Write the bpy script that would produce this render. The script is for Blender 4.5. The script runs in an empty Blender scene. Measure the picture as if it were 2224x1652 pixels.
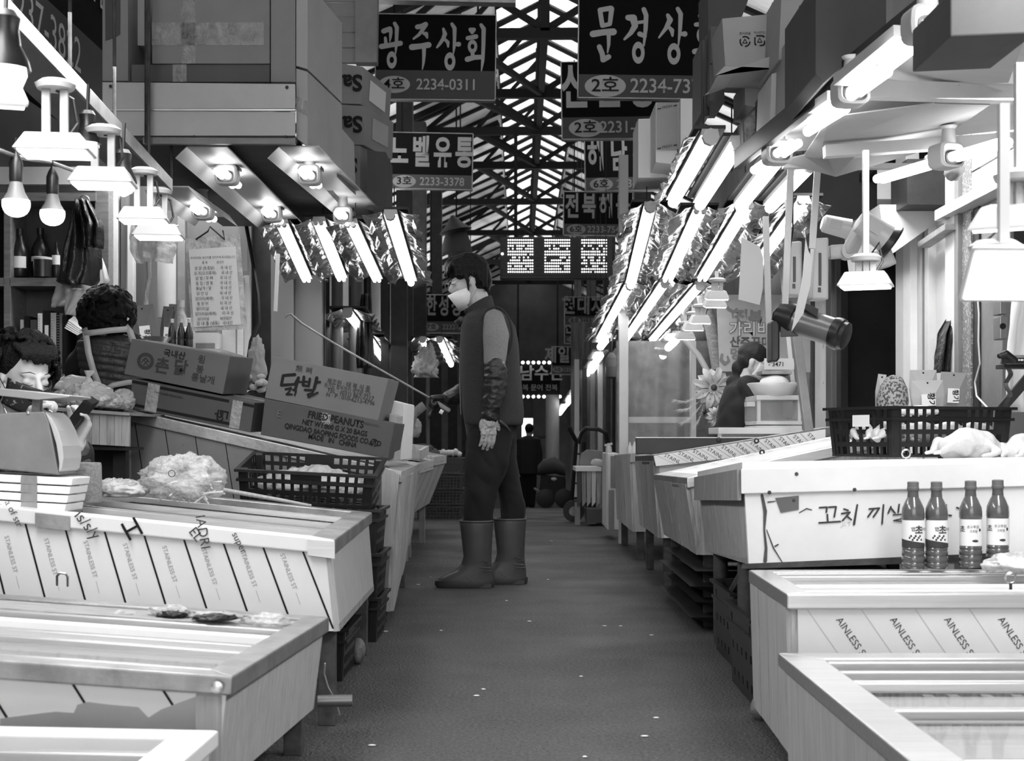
import bpy, bmesh, math, random
import numpy as np
from mathutils import Vector, Matrix, noise
R = random.Random(7)
PI = math.pi
sc = bpy.context.scene
COL = sc.collection
# ---------------- camera ----------------
F, CX, YH, H = 3089.0, 1130.0, 950.0, 0.78
cam = bpy.data.cameras.new('camera'); co = bpy.data.objects.new('camera', cam); COL.objects.link(co)
co.location = (0, 0, H); co.rotation_euler = (PI/2, 0, 0)
cam.sensor_width = 36; cam.lens = F/2224*36
cam.shift_x = -(CX-1112)/2224; cam.shift_y = (YH-826)/2224
cam.clip_start = .05; cam.clip_end = 300
cam.dof.use_dof = True; cam.dof.focus_distance = 6.0; cam.dof.aperture_fstop = 7.5
sc.camera = co
# ---------------- world, exposure ----------------
w = bpy.data.worlds.new('overcast'); sc.world = w; w.use_nodes = True
bgn = w.node_tree.nodes['Background']; bgn.inputs[0].default_value = (1, 1, 1, 1); bgn.inputs[1].default_value = 2.2
sc.view_settings.view_transform = 'Standard'; sc.view_settings.look = 'None'
sc.view_settings.gamma = 1; sc.view_settings.exposure = 0.12
sc.view_settings.use_curve_mapping = False
sc.cycles.use_denoising = True
sc.cycles.max_bounces = 7; sc.cycles.transparent_max_bounces = 16
sc.cycles.sample_clamp_indirect = 4
def area_light(loc, sx, sy, power, rot=(0, 0, 0)):
    l = bpy.data.lights.new('unseen_light', 'AREA'); l.shape = 'RECTANGLE'; l.size = sx; l.size_y = sy; l.energy = power
    o = bpy.data.objects.new('unseen_light', l); COL.objects.link(o); o.location = loc; o.rotation_euler = rot
    return o
# strip lights over the stalls next to the camera, outside the frame, the same as those in view
area_light((-1.15, 2.6, 1.95), .5, 1.6, 40)
area_light((1.25, 2.3, 2.0), .5, 1.6, 50)
area_light((-1.2, 4.4, 2.05), .4, 1.2, 20)
area_light((1.3, 3.9, 1.80), .4, 1.0, 15)
# unseen lights added to brighten the small shops behind the stalls
area_light((-1.95, 8.45, 2.6), 1.0, .25, 26)
area_light((-2.2, 7.0, 1.95), .3, .8, 10, (0, .5, 0))
area_light((1.6, 6.4, 2.35), .3, 1.2, 26, (0, -.5, 0))
# added fill light standing in for daylight from the open street mouth behind the camera
area_light((0, -5, 3.4), 5, 3.2, 72, (PI/2+.12, 0, 0))

for yy_, pw_ in ((13, 80), (19, 95), (26, 110), (34, 120)): area_light((-1.9, yy_, 2.75), .6, 2.5, pw_, (PI, -.25, 0)); area_light((2.0, yy_, 2.75), .6, 2.5, pw_, (PI, .25, 0))  # unseen uplights along both sides, added to brighten the roof
# ---------------- helpers ----------------
def P(px, py, Y): return Vector(((px-CX)*Y/F, Y, H-(py-YH)*Y/F))
def floorz(Y): return 0 if Y < 7.5 else -0.0015*(Y-7.5)**2
MATS = {}
def mat(name, v=.5, rough=.6, metal=0, bump=0, bs=60, var=0, vs=4, stretch=(1, 1, 1), emit=0, alpha=1, trans=0, spec=.5, spots=None, thr=None, coat=0):
    if name in MATS: return MATS[name]
    m = bpy.data.materials.new(name); m.use_nodes = True; MATS[name] = m
    nt = m.node_tree; b = nt.nodes['Principled BSDF']
    b.inputs['Base Color'].default_value = (v, v, v, 1); b.inputs['Roughness'].default_value = rough
    b.inputs['Metallic'].default_value = metal; b.inputs['Specular IOR Level'].default_value = spec
    b.inputs['Alpha'].default_value = alpha; b.inputs['Coat Weight'].default_value = coat
    if trans: b.inputs['Transmission Weight'].default_value = trans
    if emit:
        b.inputs['Emission Color'].default_value = (1, 1, 1, 1); b.inputs['Emission Strength'].default_value = emit
    tc = mp = None
    if bump or var or spots:
        tc = nt.nodes.new('ShaderNodeTexCoord'); mp = nt.nodes.new('ShaderNodeMapping')
        mp.inputs['Scale'].default_value = stretch
        nt.links.new(tc.outputs['Object'], mp.inputs[0])
    last = None
    if var:
        n = nt.nodes.new('ShaderNodeTexNoise'); n.inputs['Scale'].default_value = vs; n.inputs['Detail'].default_value = 6; n.inputs['Roughness'].default_value = .65
        nt.links.new(mp.outputs[0], n.inputs['Vector'])
        r = nt.nodes.new('ShaderNodeMapRange'); r.inputs['From Min'].default_value = .3; r.inputs['From Max'].default_value = .7
        r.inputs['To Min'].default_value = max(0, v*(1-var)); r.inputs['To Max'].default_value = min(1, v*(1+var))
        nt.links.new(n.outputs[0], r.inputs[0]); last = r.outputs[0]
    if spots:   # (scale, threshold, value): blotches of wear or grit
        n = nt.nodes.new('ShaderNodeTexNoise'); n.inputs['Scale'].default_value = spots[0]; n.inputs['Detail'].default_value = 5
        nt.links.new(mp.outputs[0], n.inputs['Vector'])
        g = nt.nodes.new('ShaderNodeMapRange'); g.inputs['From Min'].default_value = spots[1]; g.inputs['From Max'].default_value = spots[1]+.04
        nt.links.new(n.outputs[0], g.inputs[0])
        mx = nt.nodes.new('ShaderNodeMix'); mx.data_type = 'FLOAT'
        nt.links.new(g.outputs[0], mx.inputs[0])
        if last: nt.links.new(last, mx.inputs[2])
        else: mx.inputs[2].default_value = v
        mx.inputs[3].default_value = spots[2]; last = mx.outputs[0]
    if last: nt.links.new(last, b.inputs['Base Color'])
    if bump:
        n = nt.nodes.new('ShaderNodeTexNoise'); n.inputs['Scale'].default_value = bs; n.inputs['Detail'].default_value = 4
        nt.links.new(mp.outputs[0], n.inputs['Vector'])
        bp = nt.nodes.new('ShaderNodeBump'); bp.inputs['Strength'].default_value = bump; bp.inputs['Distance'].default_value = .02
        nt.links.new(n.outputs[0], bp.inputs['Height']); nt.links.new(bp.outputs[0], b.inputs['Normal'])
    return m
M = dict(
 steel=mat('brushed steel', .62, .32, .85, var=.12, vs=3, stretch=(1, 30, 30), bump=.05, bs=40),
 steel2=mat('dull rim steel', .34, .42, .7, var=.35, vs=6, bump=.08, bs=30),
 rimdark=mat('dark worn rim steel', .13, .45, .6, var=.5, vs=14),
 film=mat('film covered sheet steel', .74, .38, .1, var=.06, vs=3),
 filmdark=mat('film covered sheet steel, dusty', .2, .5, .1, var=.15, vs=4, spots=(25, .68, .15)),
 white=mat('white enamel', .8, .4, 0, var=.05, vs=5),
 whiteworn=mat('worn white painted board', .72, .5, 0, var=.08, vs=3, spots=(9, .70, .3)),
 wood=mat('weathered plywood', .36, .75, 0, var=.4, vs=9, stretch=(9, 9, .8), bump=.3, bs=40, spots=(30, .72, .08)),
 woodgrey=mat('grey weathered plank', .27, .8, 0, var=.4, vs=8, stretch=(12, 12, .7), bump=.3, bs=40),
 woodlight=mat('pale scratched plywood', .4, .7, 0, var=.2, vs=7, stretch=(14, 14, .8), bump=.2, bs=40),
 woodx=mat('plank with long grain', .3, .7, 0, var=.4, vs=8, stretch=(.8, 14, 14), bump=.2, bs=40),
 darkwood=mat('dark wood', .05, .6, 0, var=.3, vs=8),
 shelfwood=mat('shelf wood', .17, .6, 0, var=.35, vs=6, stretch=(1, 8, 8)),
 card=mat('cardboard', .27, .8, 0, var=.08, vs=5),
 card2=mat('tan cardboard', .16, .75, 0, var=.08, vs=5),
 carddark=mat('dark cardboard', .075, .75, 0, var=.1, vs=5),
 cardlight=mat('light cardboard', .42, .75, 0, var=.07, vs=5),
 cardmid=mat('mid cardboard', .12, .75, 0, var=.09, vs=5),
 carton=mat('white carton', .62, .6, 0, var=.05, vs=5),
 foam=mat('white foam box', .85, .6, 0, bump=.1, bs=150),
 tape=mat('clear packing tape', .5, .12, 0, alpha=.45, var=.3, vs=25, bump=.4, bs=50),
 ink=mat('black print', .008, .6, spec=.2), inkgrey=mat('grey print', .045, .6, spec=.2), inkpale=mat('pale grey print', .3, .5),
 black=mat('black plastic', .012, .35, 0, var=.3, vs=12), crate=mat('black crate plastic', .014, .3, 0, var=.3, vs=20, spec=.4),
 grate=mat('grey crate plastic', .06, .4),
 darkmetal=mat('dark painted steel', .02, .5, .2, var=.5, vs=8), rust=mat('rusty leg steel', .06, .7, .2, var=.6, vs=14),
 greymetal=mat('grey painted metal', .22, .5, .2, var=.2, vs=4),
 panel=mat('satin grey panel', .2, .35, .5, var=.12, vs=2, stretch=(1, 1, .1)),
 palepanel=mat('pale painted frame', .6, .45, 0, var=.08, vs=4, spots=(40, .74, .25)),
 shutter=mat('shutter panel', .5, .5, .1, var=.1, vs=3, stretch=(.6, 1, 1)),
 fascia=mat('fascia sheet', .5, .5, .2, var=.12, vs=2.5, spots=(60, .75, .12)),
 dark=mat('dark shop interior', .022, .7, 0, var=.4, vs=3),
 brown=mat('dark interior board', .05, .6, 0, var=.3, vs=4),
 tube=mat('lit fluorescent tube', .9, .4, emit=8), lampface=mat('lit lamp lens', .9, .4, emit=3.5), bulb=mat('lit bulb glass', .9, .4, emit=3),
 farglow=mat('lit far lamp', .9, .4, emit=4),
 dot=mat('lit diode', .9, .4, emit=3),
 foil=mat('crinkled foil', .35, .3, 1, bump=.9, bs=22, var=.2, vs=9),
 lampwhite=mat('white lamp housing', .5, .45),
 plastic=mat('clear plastic bag', .8, .12, 0, alpha=.35, bump=.9, bs=40),
 plastic2=mat('cloudy plastic bag', .62, .18, 0, alpha=.55, bump=1, bs=30, var=.35, vs=14),
 sheet=mat('clear plastic sheet', .6, .1, 0, alpha=.16, bump=.5, bs=8),
 glass=mat('lid glass', .6, .06, 0, alpha=.35), tankglass=mat('tank glass', .5, .08, 0, alpha=.3),
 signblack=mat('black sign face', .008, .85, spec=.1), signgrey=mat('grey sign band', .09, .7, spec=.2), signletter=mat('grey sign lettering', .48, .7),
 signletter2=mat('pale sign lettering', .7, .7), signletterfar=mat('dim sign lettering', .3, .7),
 paper=mat('white paper', .75, .6), label=mat('white label', .78, .45),
 skin=mat('skin', .5, .5, 0, var=.05, vs=12, bump=.05, bs=90), skinpale=mat('pale skin', .62, .5, 0, var=.05, vs=12),
 hair=mat('black hair', .004, .5, 0, bump=.3, bs=120, spec=.25), hair2=mat('dark curly hair', .005, .55, 0, bump=.5, bs=140, spec=.2),
 fleece=mat('charcoal fleece', .035, .95, 0, bump=.6, bs=260, var=.25, vs=150), knit=mat('grey marl knit', .2, .9, 0, var=.3, vs=200, bump=.2, bs=250),
 nylon=mat('black nylon', .012, .42, 0, bump=.5, bs=26), trousers=mat('black trousers', .006, .9, 0, var=.3, vs=12),
 rubber=mat('grey rubber', .055, .4, 0, var=.15, vs=4), sole=mat('dark rubber sole', .03, .55),
 maskm=mat('white mask fabric', .8, .7), maskd=mat('dark print mask', .03, .6, spots=(70, .64, .35)),
 quilt=mat('dark quilted fabric', .04, .5, 0, bump=.4, bs=30), strap=mat('pale apron strap', .5, .4), hair3=mat('greying dark hair', .02, .6, 0, var=.6, vs=30, stretch=(1, 1, 4), spec=.3), jacket=mat('dark jacket', .015, .8),
 chicken=mat('plucked chicken skin', .5, .4, 0, var=.1, vs=10, bump=.4, bs=25), sauce=mat('dark red sauce', .09, .15, 0, var=.15, vs=30, coat=.5),
 beige=mat('beige enamel', .46, .35), heater=mat('heater shell', .2, .3, .5), petal=mat('white petals', .78, .6),
 frosted=mat('frosted bag', .4, .35, alpha=.85), roofm=mat('roof sheet', .5, .6, 0, var=.3, vs=.8, stretch=(1, 3, 1)), rafter=mat('dark rafter', .012, .85, spec=.1),
 wallm=mat('hall wall', .06, .8, 0, var=.3, vs=1.5), stone=mat('grey stone', .15, .9, 0, var=.4, vs=20, bump=.5, bs=40),
)
class MB:
    def __init__(s): s.v = []; s.f = []
    def add(s, vs, fs):
        n = len(s.v); s.v += [Vector(v) for v in vs]; s.f += [[i+n for i in f] for f in fs]; return s
    def hexa(s, b, t):
        return s.add(list(b)+list(t), [(3, 2, 1, 0), (4, 5, 6, 7), (0, 1, 5, 4), (1, 2, 6, 5), (2, 3, 7, 6), (3, 0, 4, 7)])
    def box(s, c, sz, rot=None):
        c = Vector(c); x, y, z = sz[0]/2, sz[1]/2, sz[2]/2
        pts = [Vector(p) for p in ((-x, -y, -z), (x, -y, -z), (x, y, -z), (-x, y, -z), (-x, -y, z), (x, -y, z), (x, y, z), (-x, y, z))]
        if rot is not None: pts = [rot @ p for p in pts]
        pts = [p+c for p in pts]; return s.hexa(pts[:4], pts[4:])
    def bar(s, p, q, w, h, up=(0, 0, 1)):
        p, q = Vector(p), Vector(q); d = (q-p).normalized(); u = Vector(up); a = d.cross(u)
        if a.length < 1e-4: a = d.cross(Vector((0, 1, 0)))
        a.normalize(); u = a.cross(d).normalized()
        c = [a*w/2-u*h/2, a*-w/2-u*h/2, a*-w/2+u*h/2, a*w/2+u*h/2]
        return s.hexa([p+k for k in c], [q+k for k in c])
    def slab(s, pts, th):
        pts = [Vector(p) for p in pts]; n = (pts[1]-pts[0]).cross(pts[-1]-pts[0]).normalized()*th
        k = len(pts); return s.add(pts+[p+n for p in pts], [list(range(k))[::-1], list(range(k, 2*k))]+[(i, (i+1) % k, (i+1) % k+k, i+k) for i in range(k)])
    def prism(s, pp, Y, depth, dv=None):
        pts = [P(a, b, Y) for a, b in pp]; dv = Vector(dv) if dv else Vector((0, depth, 0)); k = len(pts)
        return s.add(pts+[p+dv for p in pts], [list(range(k)), list(range(k, 2*k))[::-1]]+[(i, i+k, (i+1) % k+k, (i+1) % k) for i in range(k)])
    def tube(s, path, r, n=8, caps=True, flat=1):
        path = [Vector(p) for p in path]; rr = r if hasattr(r, '__len__') else [r]*len(path); base = len(s.v); pu = None
        for i, p in enumerate(path):
            d = (path[min(i+1, len(path)-1)]-path[max(i-1, 0)]).normalized()
            if pu is None:
                pu = d.cross(Vector((0, 0, 1)));  pu = pu if pu.length > .01 else Vector((1, 0, 0))
            a = (pu-d*pu.dot(d)).normalized(); b = d.cross(a); pu = a
            for k in range(n):
                t = 2*PI*k/n; s.v.append(p+(a*math.cos(t)+b*math.sin(t)*flat)*rr[i])
        m = len(path)
        for i in range(m-1):
            for k in range(n):
                s.f.append([base+i*n+k, base+i*n+(k+1) % n, base+(i+1)*n+(k+1) % n, base+(i+1)*n+k])
        if caps: s.f.append([base+k for k in range(n)][::-1]); s.f.append([base+(m-1)*n+k for k in range(n)])
        return s
    def lathe(s, prof, o=(0, 0, 0), ax=(0, 0, 1), n=16, caps=True):
        o = Vector(o); ax = Vector(ax).normalized(); a = ax.cross(Vector((0, 1, 0)))
        if a.length < .01: a = ax.cross(Vector((1, 0, 0)))
        a.normalize(); b = ax.cross(a); base = len(s.v); m = len(prof)
        for r, h in prof:
            for k in range(n):
                t = 2*PI*k/n; s.v.append(o+ax*h+(a*math.cos(t)+b*math.sin(t))*r)
        for i in range(m-1):
            for k in range(n): s.f.append([base+i*n+k, base+i*n+(k+1) % n, base+(i+1)*n+(k+1) % n, base+(i+1)*n+k])
        if caps: s.f.append([base+k for k in range(n)][::-1]); s.f.append([base+(m-1)*n+k for k in range(n)])
        return s
    def loft(s, rings, n=20, caps=True):   # ring: (center, ax vector, ay vector, power)
        base = len(s.v)
        for c, ax, ay, pw in rings:
            for k in range(n):
                t = 2*PI*k/n; cx, sy = math.cos(t), math.sin(t)
                s.v.append(Vector(c)+Vector(ax)*math.copysign(abs(cx)**pw, cx)+Vector(ay)*math.copysign(abs(sy)**pw, sy))
        m = len(rings)
        for i in range(m-1):
            for k in range(n): s.f.append([base+i*n+k, base+i*n+(k+1) % n, base+(i+1)*n+(k+1) % n, base+(i+1)*n+k])
        if caps: s.f.append([base+k for k in range(n)][::-1]); s.f.append([base+(m-1)*n+k for k in range(n)])
        return s
    def ell(s, c, r, n=14, m=9, rot=None):
        c = Vector(c); r = (r, r, r) if not hasattr(r, '__len__') else r; base = len(s.v)
        for i in range(m+1):
            ph = PI*i/m
            for k in range(n):
                t = 2*PI*k/n; p = Vector((math.sin(ph)*math.cos(t)*r[0], math.sin(ph)*math.sin(t)*r[1], math.cos(ph)*r[2]))
                if rot is not None: p = rot @ p
                s.v.append(c+p)
        for i in range(m):
            for k in range(n):
                q = [base+i*n+k, base+(i+1)*n+k, base+(i+1)*n+(k+1) % n, base+i*n+(k+1) % n]
                if i == 0: q = [q[0], q[1], q[2]]
                elif i == m-1: q = [q[0], q[1], q[3]]
                s.f.append(q)
        return s
    def cap(s, path, rr, n=12):       # rounded limb chain: tapered tube with ball joints
        path = [Vector(p) for p in path]; rr = rr if hasattr(rr, '__len__') else [rr]*len(path)
        for i, p in enumerate(path):
            s.ell(p, rr[i], n, 8)
            if i: s.tube([path[i-1], p], [rr[i-1], rr[i]], n)
        return s
    def grid(s, fn, nu, nv):
        base = len(s.v)
        for j in range(nv+1):
            for i in range(nu+1): s.v.append(Vector(fn(i/nu, j/nv)))
        for j in range(nv):
            for i in range(nu):
                a = base+j*(nu+1)+i; s.f.append([a, a+1, a+nu+2, a+nu+1])
        return s
    def build(s, name, m, parent=None, smooth=False, bevel=0, solid=0, label=None, kind=None, weld=False):
        me = bpy.data.meshes.new(name); me.from_pydata([tuple(v) for v in s.v], [], s.f)
        bm = bmesh.new(); bm.from_mesh(me)
        if weld: bmesh.ops.remove_doubles(bm, verts=bm.verts, dist=1e-5)
        bmesh.ops.recalc_face_normals(bm, faces=bm.faces)
        if bevel:
            bmesh.ops.remove_doubles(bm, verts=bm.verts, dist=1e-6)
            bmesh.ops.bevel(bm, geom=[e for e in bm.edges if e.calc_face_angle(0) > .5], offset=bevel, segments=2, affect='EDGES', profile=.6)
        bm.to_mesh(me); bm.free()
        if smooth:
            me.polygons.foreach_set('use_smooth', [True]*len(me.polygons))
            if smooth != 2: me.set_sharp_from_angle(angle=.7)
        me.materials.append(M[m] if isinstance(m, str) else m)
        o = bpy.data.objects.new(name, me); COL.objects.link(o)
        if parent is not None:
            o.parent = parent; o.matrix_parent_inverse = wm(parent).inverted()
        if solid:
            md = o.modifiers.new('t', 'SOLIDIFY'); md.thickness = solid
        if label: o['label'] = label
        if kind: o['kind'] = kind
        return o
def wm(o):
    m = o.matrix_basis
    return m if o.parent is None else wm(o.parent) @ o.matrix_parent_inverse @ m
def thing(name, label, cat, group=None, loc=(0, 0, 0)):
    o = bpy.data.objects.new(name, None); COL.objects.link(o); o.location = loc; o.empty_display_size = .05
    o['label'] = label; o['category'] = cat
    if group: o['group'] = group
    return o
def tag(o, label, cat, group=None, kind=None):
    o['label'] = label; o['category'] = cat
    if group: o['group'] = group
    if kind: o['kind'] = kind
    return o
def struct(o): o['kind'] = 'structure'; return o
def copy_tree(o, label=None, group=None, parent=None, mw=None):
    c = o.copy(); COL.objects.link(c)
    if parent is not None: c.parent = parent
    if label: c['label'] = label
    if group: c['group'] = group
    if mw is not None: c.matrix_basis = mw
    for ch in KIDS.get(o.name, []) or list(o.children): copy_tree(ch, parent=c)
    return c
KIDS = {}
def TR(loc, rx=0, ry=0, rz=0, s=1):
    return Matrix.Translation(loc) @ Matrix.Rotation(rz, 4, 'Z') @ Matrix.Rotation(ry, 4, 'Y') @ Matrix.Rotation(rx, 4, 'X') @ Matrix.Scale(s, 4)
TXT = {}
TMP = bpy.data.scenes.new('tmp')
def isolated(o):
    TMP.collection.objects.link(o); vl = TMP.view_layers[0]; vl.update(); dg = vl.depsgraph; dg.update()
    me = bpy.data.meshes.new_from_object(o.evaluated_get(dg)); TMP.collection.objects.unlink(o); return me
def text(s, size, mw, m, parent, bold=0, name='lettering', align='CENTER', sx=1, ext=.0006, space=1, label=None):
    """flat lettering: local x to the right, local y up; mw places it"""
    key = (s, bold, align, space)
    if key not in TXT:
        cu = bpy.data.curves.new('t', 'FONT'); cu.body = s; cu.size = 1; cu.align_x = align; cu.align_y = 'CENTER'
        cu.offset = bold; cu.extrude = 0; cu.resolution_u = 3; cu.space_character = space
        to = bpy.data.objects.new('t', cu); me = isolated(to); bpy.data.objects.remove(to)
        TXT[key] = me
    me = TXT[key].copy(); me.materials.clear(); me.materials.append(M[m])
    me.transform(mw @ Matrix.Diagonal((size*sx, size, size, 1)))
    me.name = name
    o = bpy.data.objects.new(name, me); COL.objects.link(o)
    if parent is not None:
        o.parent = parent; o.matrix_parent_inverse = wm(parent).inverted()
    if label: o['label'] = label
    return o
def FR(o, xd, yd):
    """frame from origin, x direction, approximate up"""
    xd = Vector(xd).normalized(); yd = Vector(yd); yd = (yd-xd*yd.dot(xd)).normalized(); z = xd.cross(yd)
    m = Matrix((xd, yd, z)).transposed().to_4x4(); m.translation = Vector(o); return m
def ftext(s, px, py, hpx, Y, m, parent, tilt=0, **k):
    """text facing the camera, centred at a picture point, hpx high"""
    d = Vector((math.cos(tilt), 0, -math.sin(tilt))); u = Vector((math.sin(tilt), 0, math.cos(tilt)))
    return text(s, hpx*Y/F*1.36, FR(P(px, py, Y)+Vector((0, -.0012, 0)), d, u), m, parent, **k)
def remesh(mb, name, m, parent, voxel=.006, smooth=4, label=None, noisef=None):
    o = mb.build(name, m, None)
    md = o.modifiers.new('r', 'REMESH'); md.mode = 'VOXEL'; md.voxel_size = voxel; md.use_smooth_shade = True
    s = o.modifiers.new('s', 'SMOOTH'); s.iterations = smooth; s.factor = .5
    COL.objects.unlink(o); me = isolated(o); COL.objects.link(o); mm = o.data.materials[0]; o.modifiers.clear(); o.data = me
    me.materials.clear(); me.materials.append(mm)
    if noisef:
        nv = len(me.vertices); co_ = np.empty(nv*3); no_ = np.empty(nv*3); me.vertices.foreach_get('co', co_); me.vertices.foreach_get('normal', no_)
        co_ = co_.reshape(-1, 3); d_ = np.array([noisef(Vector(c)) for c in co_]); me.vertices.foreach_set('co', (co_+no_.reshape(-1, 3)*d_[:, None]).ravel()); me.update()
    me.polygons.foreach_set('use_smooth', [True]*len(me.polygons))
    if parent is not None:
        o.parent = parent; o.matrix_parent_inverse = wm(parent).inverted()
    if label: o['label'] = label
    return o
def fold(a, s, dirv=(0, 0, 1)):
    d = Vector(dirv)
    return lambda c: a*(noise.noise(Vector((c.x*s, c.y*s, c.z*s)))+.6*math.sin(c.dot(d)*s*5+3*noise.noise(c*s*.6)))
# ================= the hall =================
XC = .27                      # ridge line
def SX(b): return struct(b)
m = MB(); NY = 26             # street, level near the camera and falling away gently beyond
for i in range(NY+1):
    Y = -7+ (14.5 if i > 0 else 0) + (0 if i == 0 else (i-1)*1.62); z = floorz(Y); m.v += [Vector((-3.3, Y, z)), Vector((3.3, Y, z))]
for i in range(NY): m.f.append([2*i, 2*i+1, 2*i+3, 2*i+2])
asphalt = mat('asphalt', .066, .5, 0, var=.9, vs=95, bump=1, bs=120, spots=(130, .66, .17), spec=.5)
SX(m.build('floor', asphalt))
nt = asphalt.node_tree; tcn = [n for n in nt.nodes if n.type == 'TEX_COORD'][0]
big = nt.nodes.new('ShaderNodeTexNoise'); big.inputs['Scale'].default_value = 1.6; nt.links.new(tcn.outputs['Object'], big.inputs['Vector'])
rr = nt.nodes.new('ShaderNodeMapRange'); rr.inputs['From Min'].default_value = .35; rr.inputs['From Max'].default_value = .65
rr.inputs['To Min'].default_value = .42; rr.inputs['To Max'].default_value = .7; nt.links.new(big.outputs[0], rr.inputs[0])
nt.links.new(rr.outputs[0], nt.nodes['Principled BSDF'].inputs['Roughness'])
for s, nm in ((-1, 'wall_left'), (1, 'wall_right')):
    SX(MB().box((s*3.3, 19, 2), (.15, 52, 5.8)).build(nm, 'wallm'))
SX(MB().box((-2.0, 45.5, 1.6), (2.5, .2, 6.6)).build('wall_far', 'wallm'))
SX(MB().box((1.95, 45.5, 1.6), (2.7, .2, 6.6)).build('wall_far', 'wallm'))
SX(MB().box((0, 45.5, 3.2), (7, .25, 3.6)).build('wall_far', 'wallm')); SX(MB().slab([(-3.5, 46.1, 4.9), (3.5, 46.1, 4.9), (3.5, 46.1, 5.0), (XC+.6, 46.1, 6.1), (XC, 46.1, 6.5), (XC-.6, 46.1, 6.1), (-3.5, 46.1, 5.0)], .1).build('wall_far', 'wallm'))
SX(MB().box((-.45, 45.4, 0), (1.0, .25, 6)).build('wall_far', 'wallm')); SX(MB().box((.95, 45.4, 0), (1.1, .25, 6)).build('wall_far', 'wallm')); SX(MB().box((.2, 45.3, -1.2), (1.4, .25, 3.9)).build('wall_far', 'wallm'))
SL = .45
roof = [SX(MB().slab([(XC+s*.6, -7, 6.0), (XC+s*.6, 46, 6.0), (s*3.5, 46, 6.0-SL*(3.5-s*XC-.6)), (s*3.5, -7, 6.0-SL*(3.5-s*XC-.6))], .05*s).build('ceiling', 'roofm')) for s in (-1, 1)]
for s in (-1, 1):
    SX(MB().box((XC+s*.6, 19.5, 6.06), (.06, 53, .16)).build('trim_1', 'rafter'))
    sk = mat('skylight sheet', .9, .3, alpha=.22)
    g = SX(MB().slab([(XC+s*.6, -7, 6.12), (XC, -7, 6.42), (XC, 46, 6.42), (XC+s*.6, 46, 6.12)], .01).build('window_1', sk))
    # ribs of the roof slope, one by one
    k = 0; Y = 14.0
    while Y < 44:
        m = MB().bar((XC+s*.62, Y, 5.94), (s*3.4, Y, 5.94-SL*(3.4-s*XC-.62)), .09, .1)
        m.build('rafter', 'rafter', roof[0 if s < 0 else 1]); Y += .85 if Y < 30 else 1.5
    Y = 12.0
    while Y < 44:
        MB().bar((XC+s*.6, Y, 6.1), (XC, Y, 6.4), .06, .07).build('glazing_bar', 'rafter', g); Y += .8 if Y < 30 else 1.4
SX(MB().box((XC, 19.5, 6.4), (.07, 53, .09)).build('trim_2', 'rafter'))
SX(MB().box((0, 5.2, 7.0), (7.2, 24.5, .04)).build('trim_3', 'rafter')) if False else None
for i, Y in enumerate((15.5, 18.3, 20.4, 23.1, 26.5, 30.7, 35.5, 40.5)):
    t = thing('roof_truss', 'dark steel roof truss, '+['nearest to the camera', 'second from the camera', 'third from the camera', 'fourth from the camera', 'fifth from the camera', 'sixth, just above the dot matrix sign', 'seventh, seen below the dot matrix sign', 'farthest one by the end wall'][i], 'truss', 'steel trusses under the gable roof', (XC, Y, 5.2))
    MB().bar((-3.2, Y, 5.2 if i % 2 else 5.15), (3.2, Y, 5.2), .1, .11).build('bottom_chord', 'rafter', t)
    MB().bar((XC, Y, 5.2), (XC, Y, 6.35), .1, .1).build('king_post', 'rafter', t)
    for s in (-1, 1):
        MB().bar((XC+s*.62, Y, 5.9), (s*3.2, Y, 5.9-SL*(3.2-s*XC-.62)), .08, .1).build('top_chord', 'rafter', t)
        MB().bar((XC, Y, 5.22), (XC+s*.9, Y, 5.78), .06, .07).build('web_brace', 'rafter', t)
        MB().bar((XC+s*.9, Y, 5.78), (XC+s*1.6, Y, 5.2), .06, .06).build('web_brace', 'rafter', t)
    if i < 7:
        Y2 = (15.5, 18.3, 20.4, 23.1, 26.5, 30.7, 35.5, 40.5)[i+1]
        MB().bar((XC-1.0, Y, 5.2), (XC, Y2, 5.2), .06, .07).build('bracing_rod', 'rafter', t)
        MB().bar((XC+.0, Y, 6.2), (XC-.9, Y, 5.2), .05, .05).build('bracing_rod', 'rafter', t)
        MB().bar((XC, Y, 5.25), (XC, Y2, 5.25), .08, .1).build('ridge_tie', 'rafter', t)
# hall posts, down both sides
for s, xs in ((-1, -1.42), (1, 1.5)):
    for i, Y in enumerate((17.5, 20, 24, 30, 37)):
        o = MB().box((xs, Y, 2.2), (.2, .2, 6.0)).build('hall_column', 'darkmetal', bevel=.01)
        tag(o, ('square steel column on the %s, %s' % ('poster side' if s < 0 else 'banner side', ['nearest of its row', 'second of its row', 'third of its row', 'fourth of its row', 'last of its row'][i])), 'column', 'steel columns of the hall')

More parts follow.
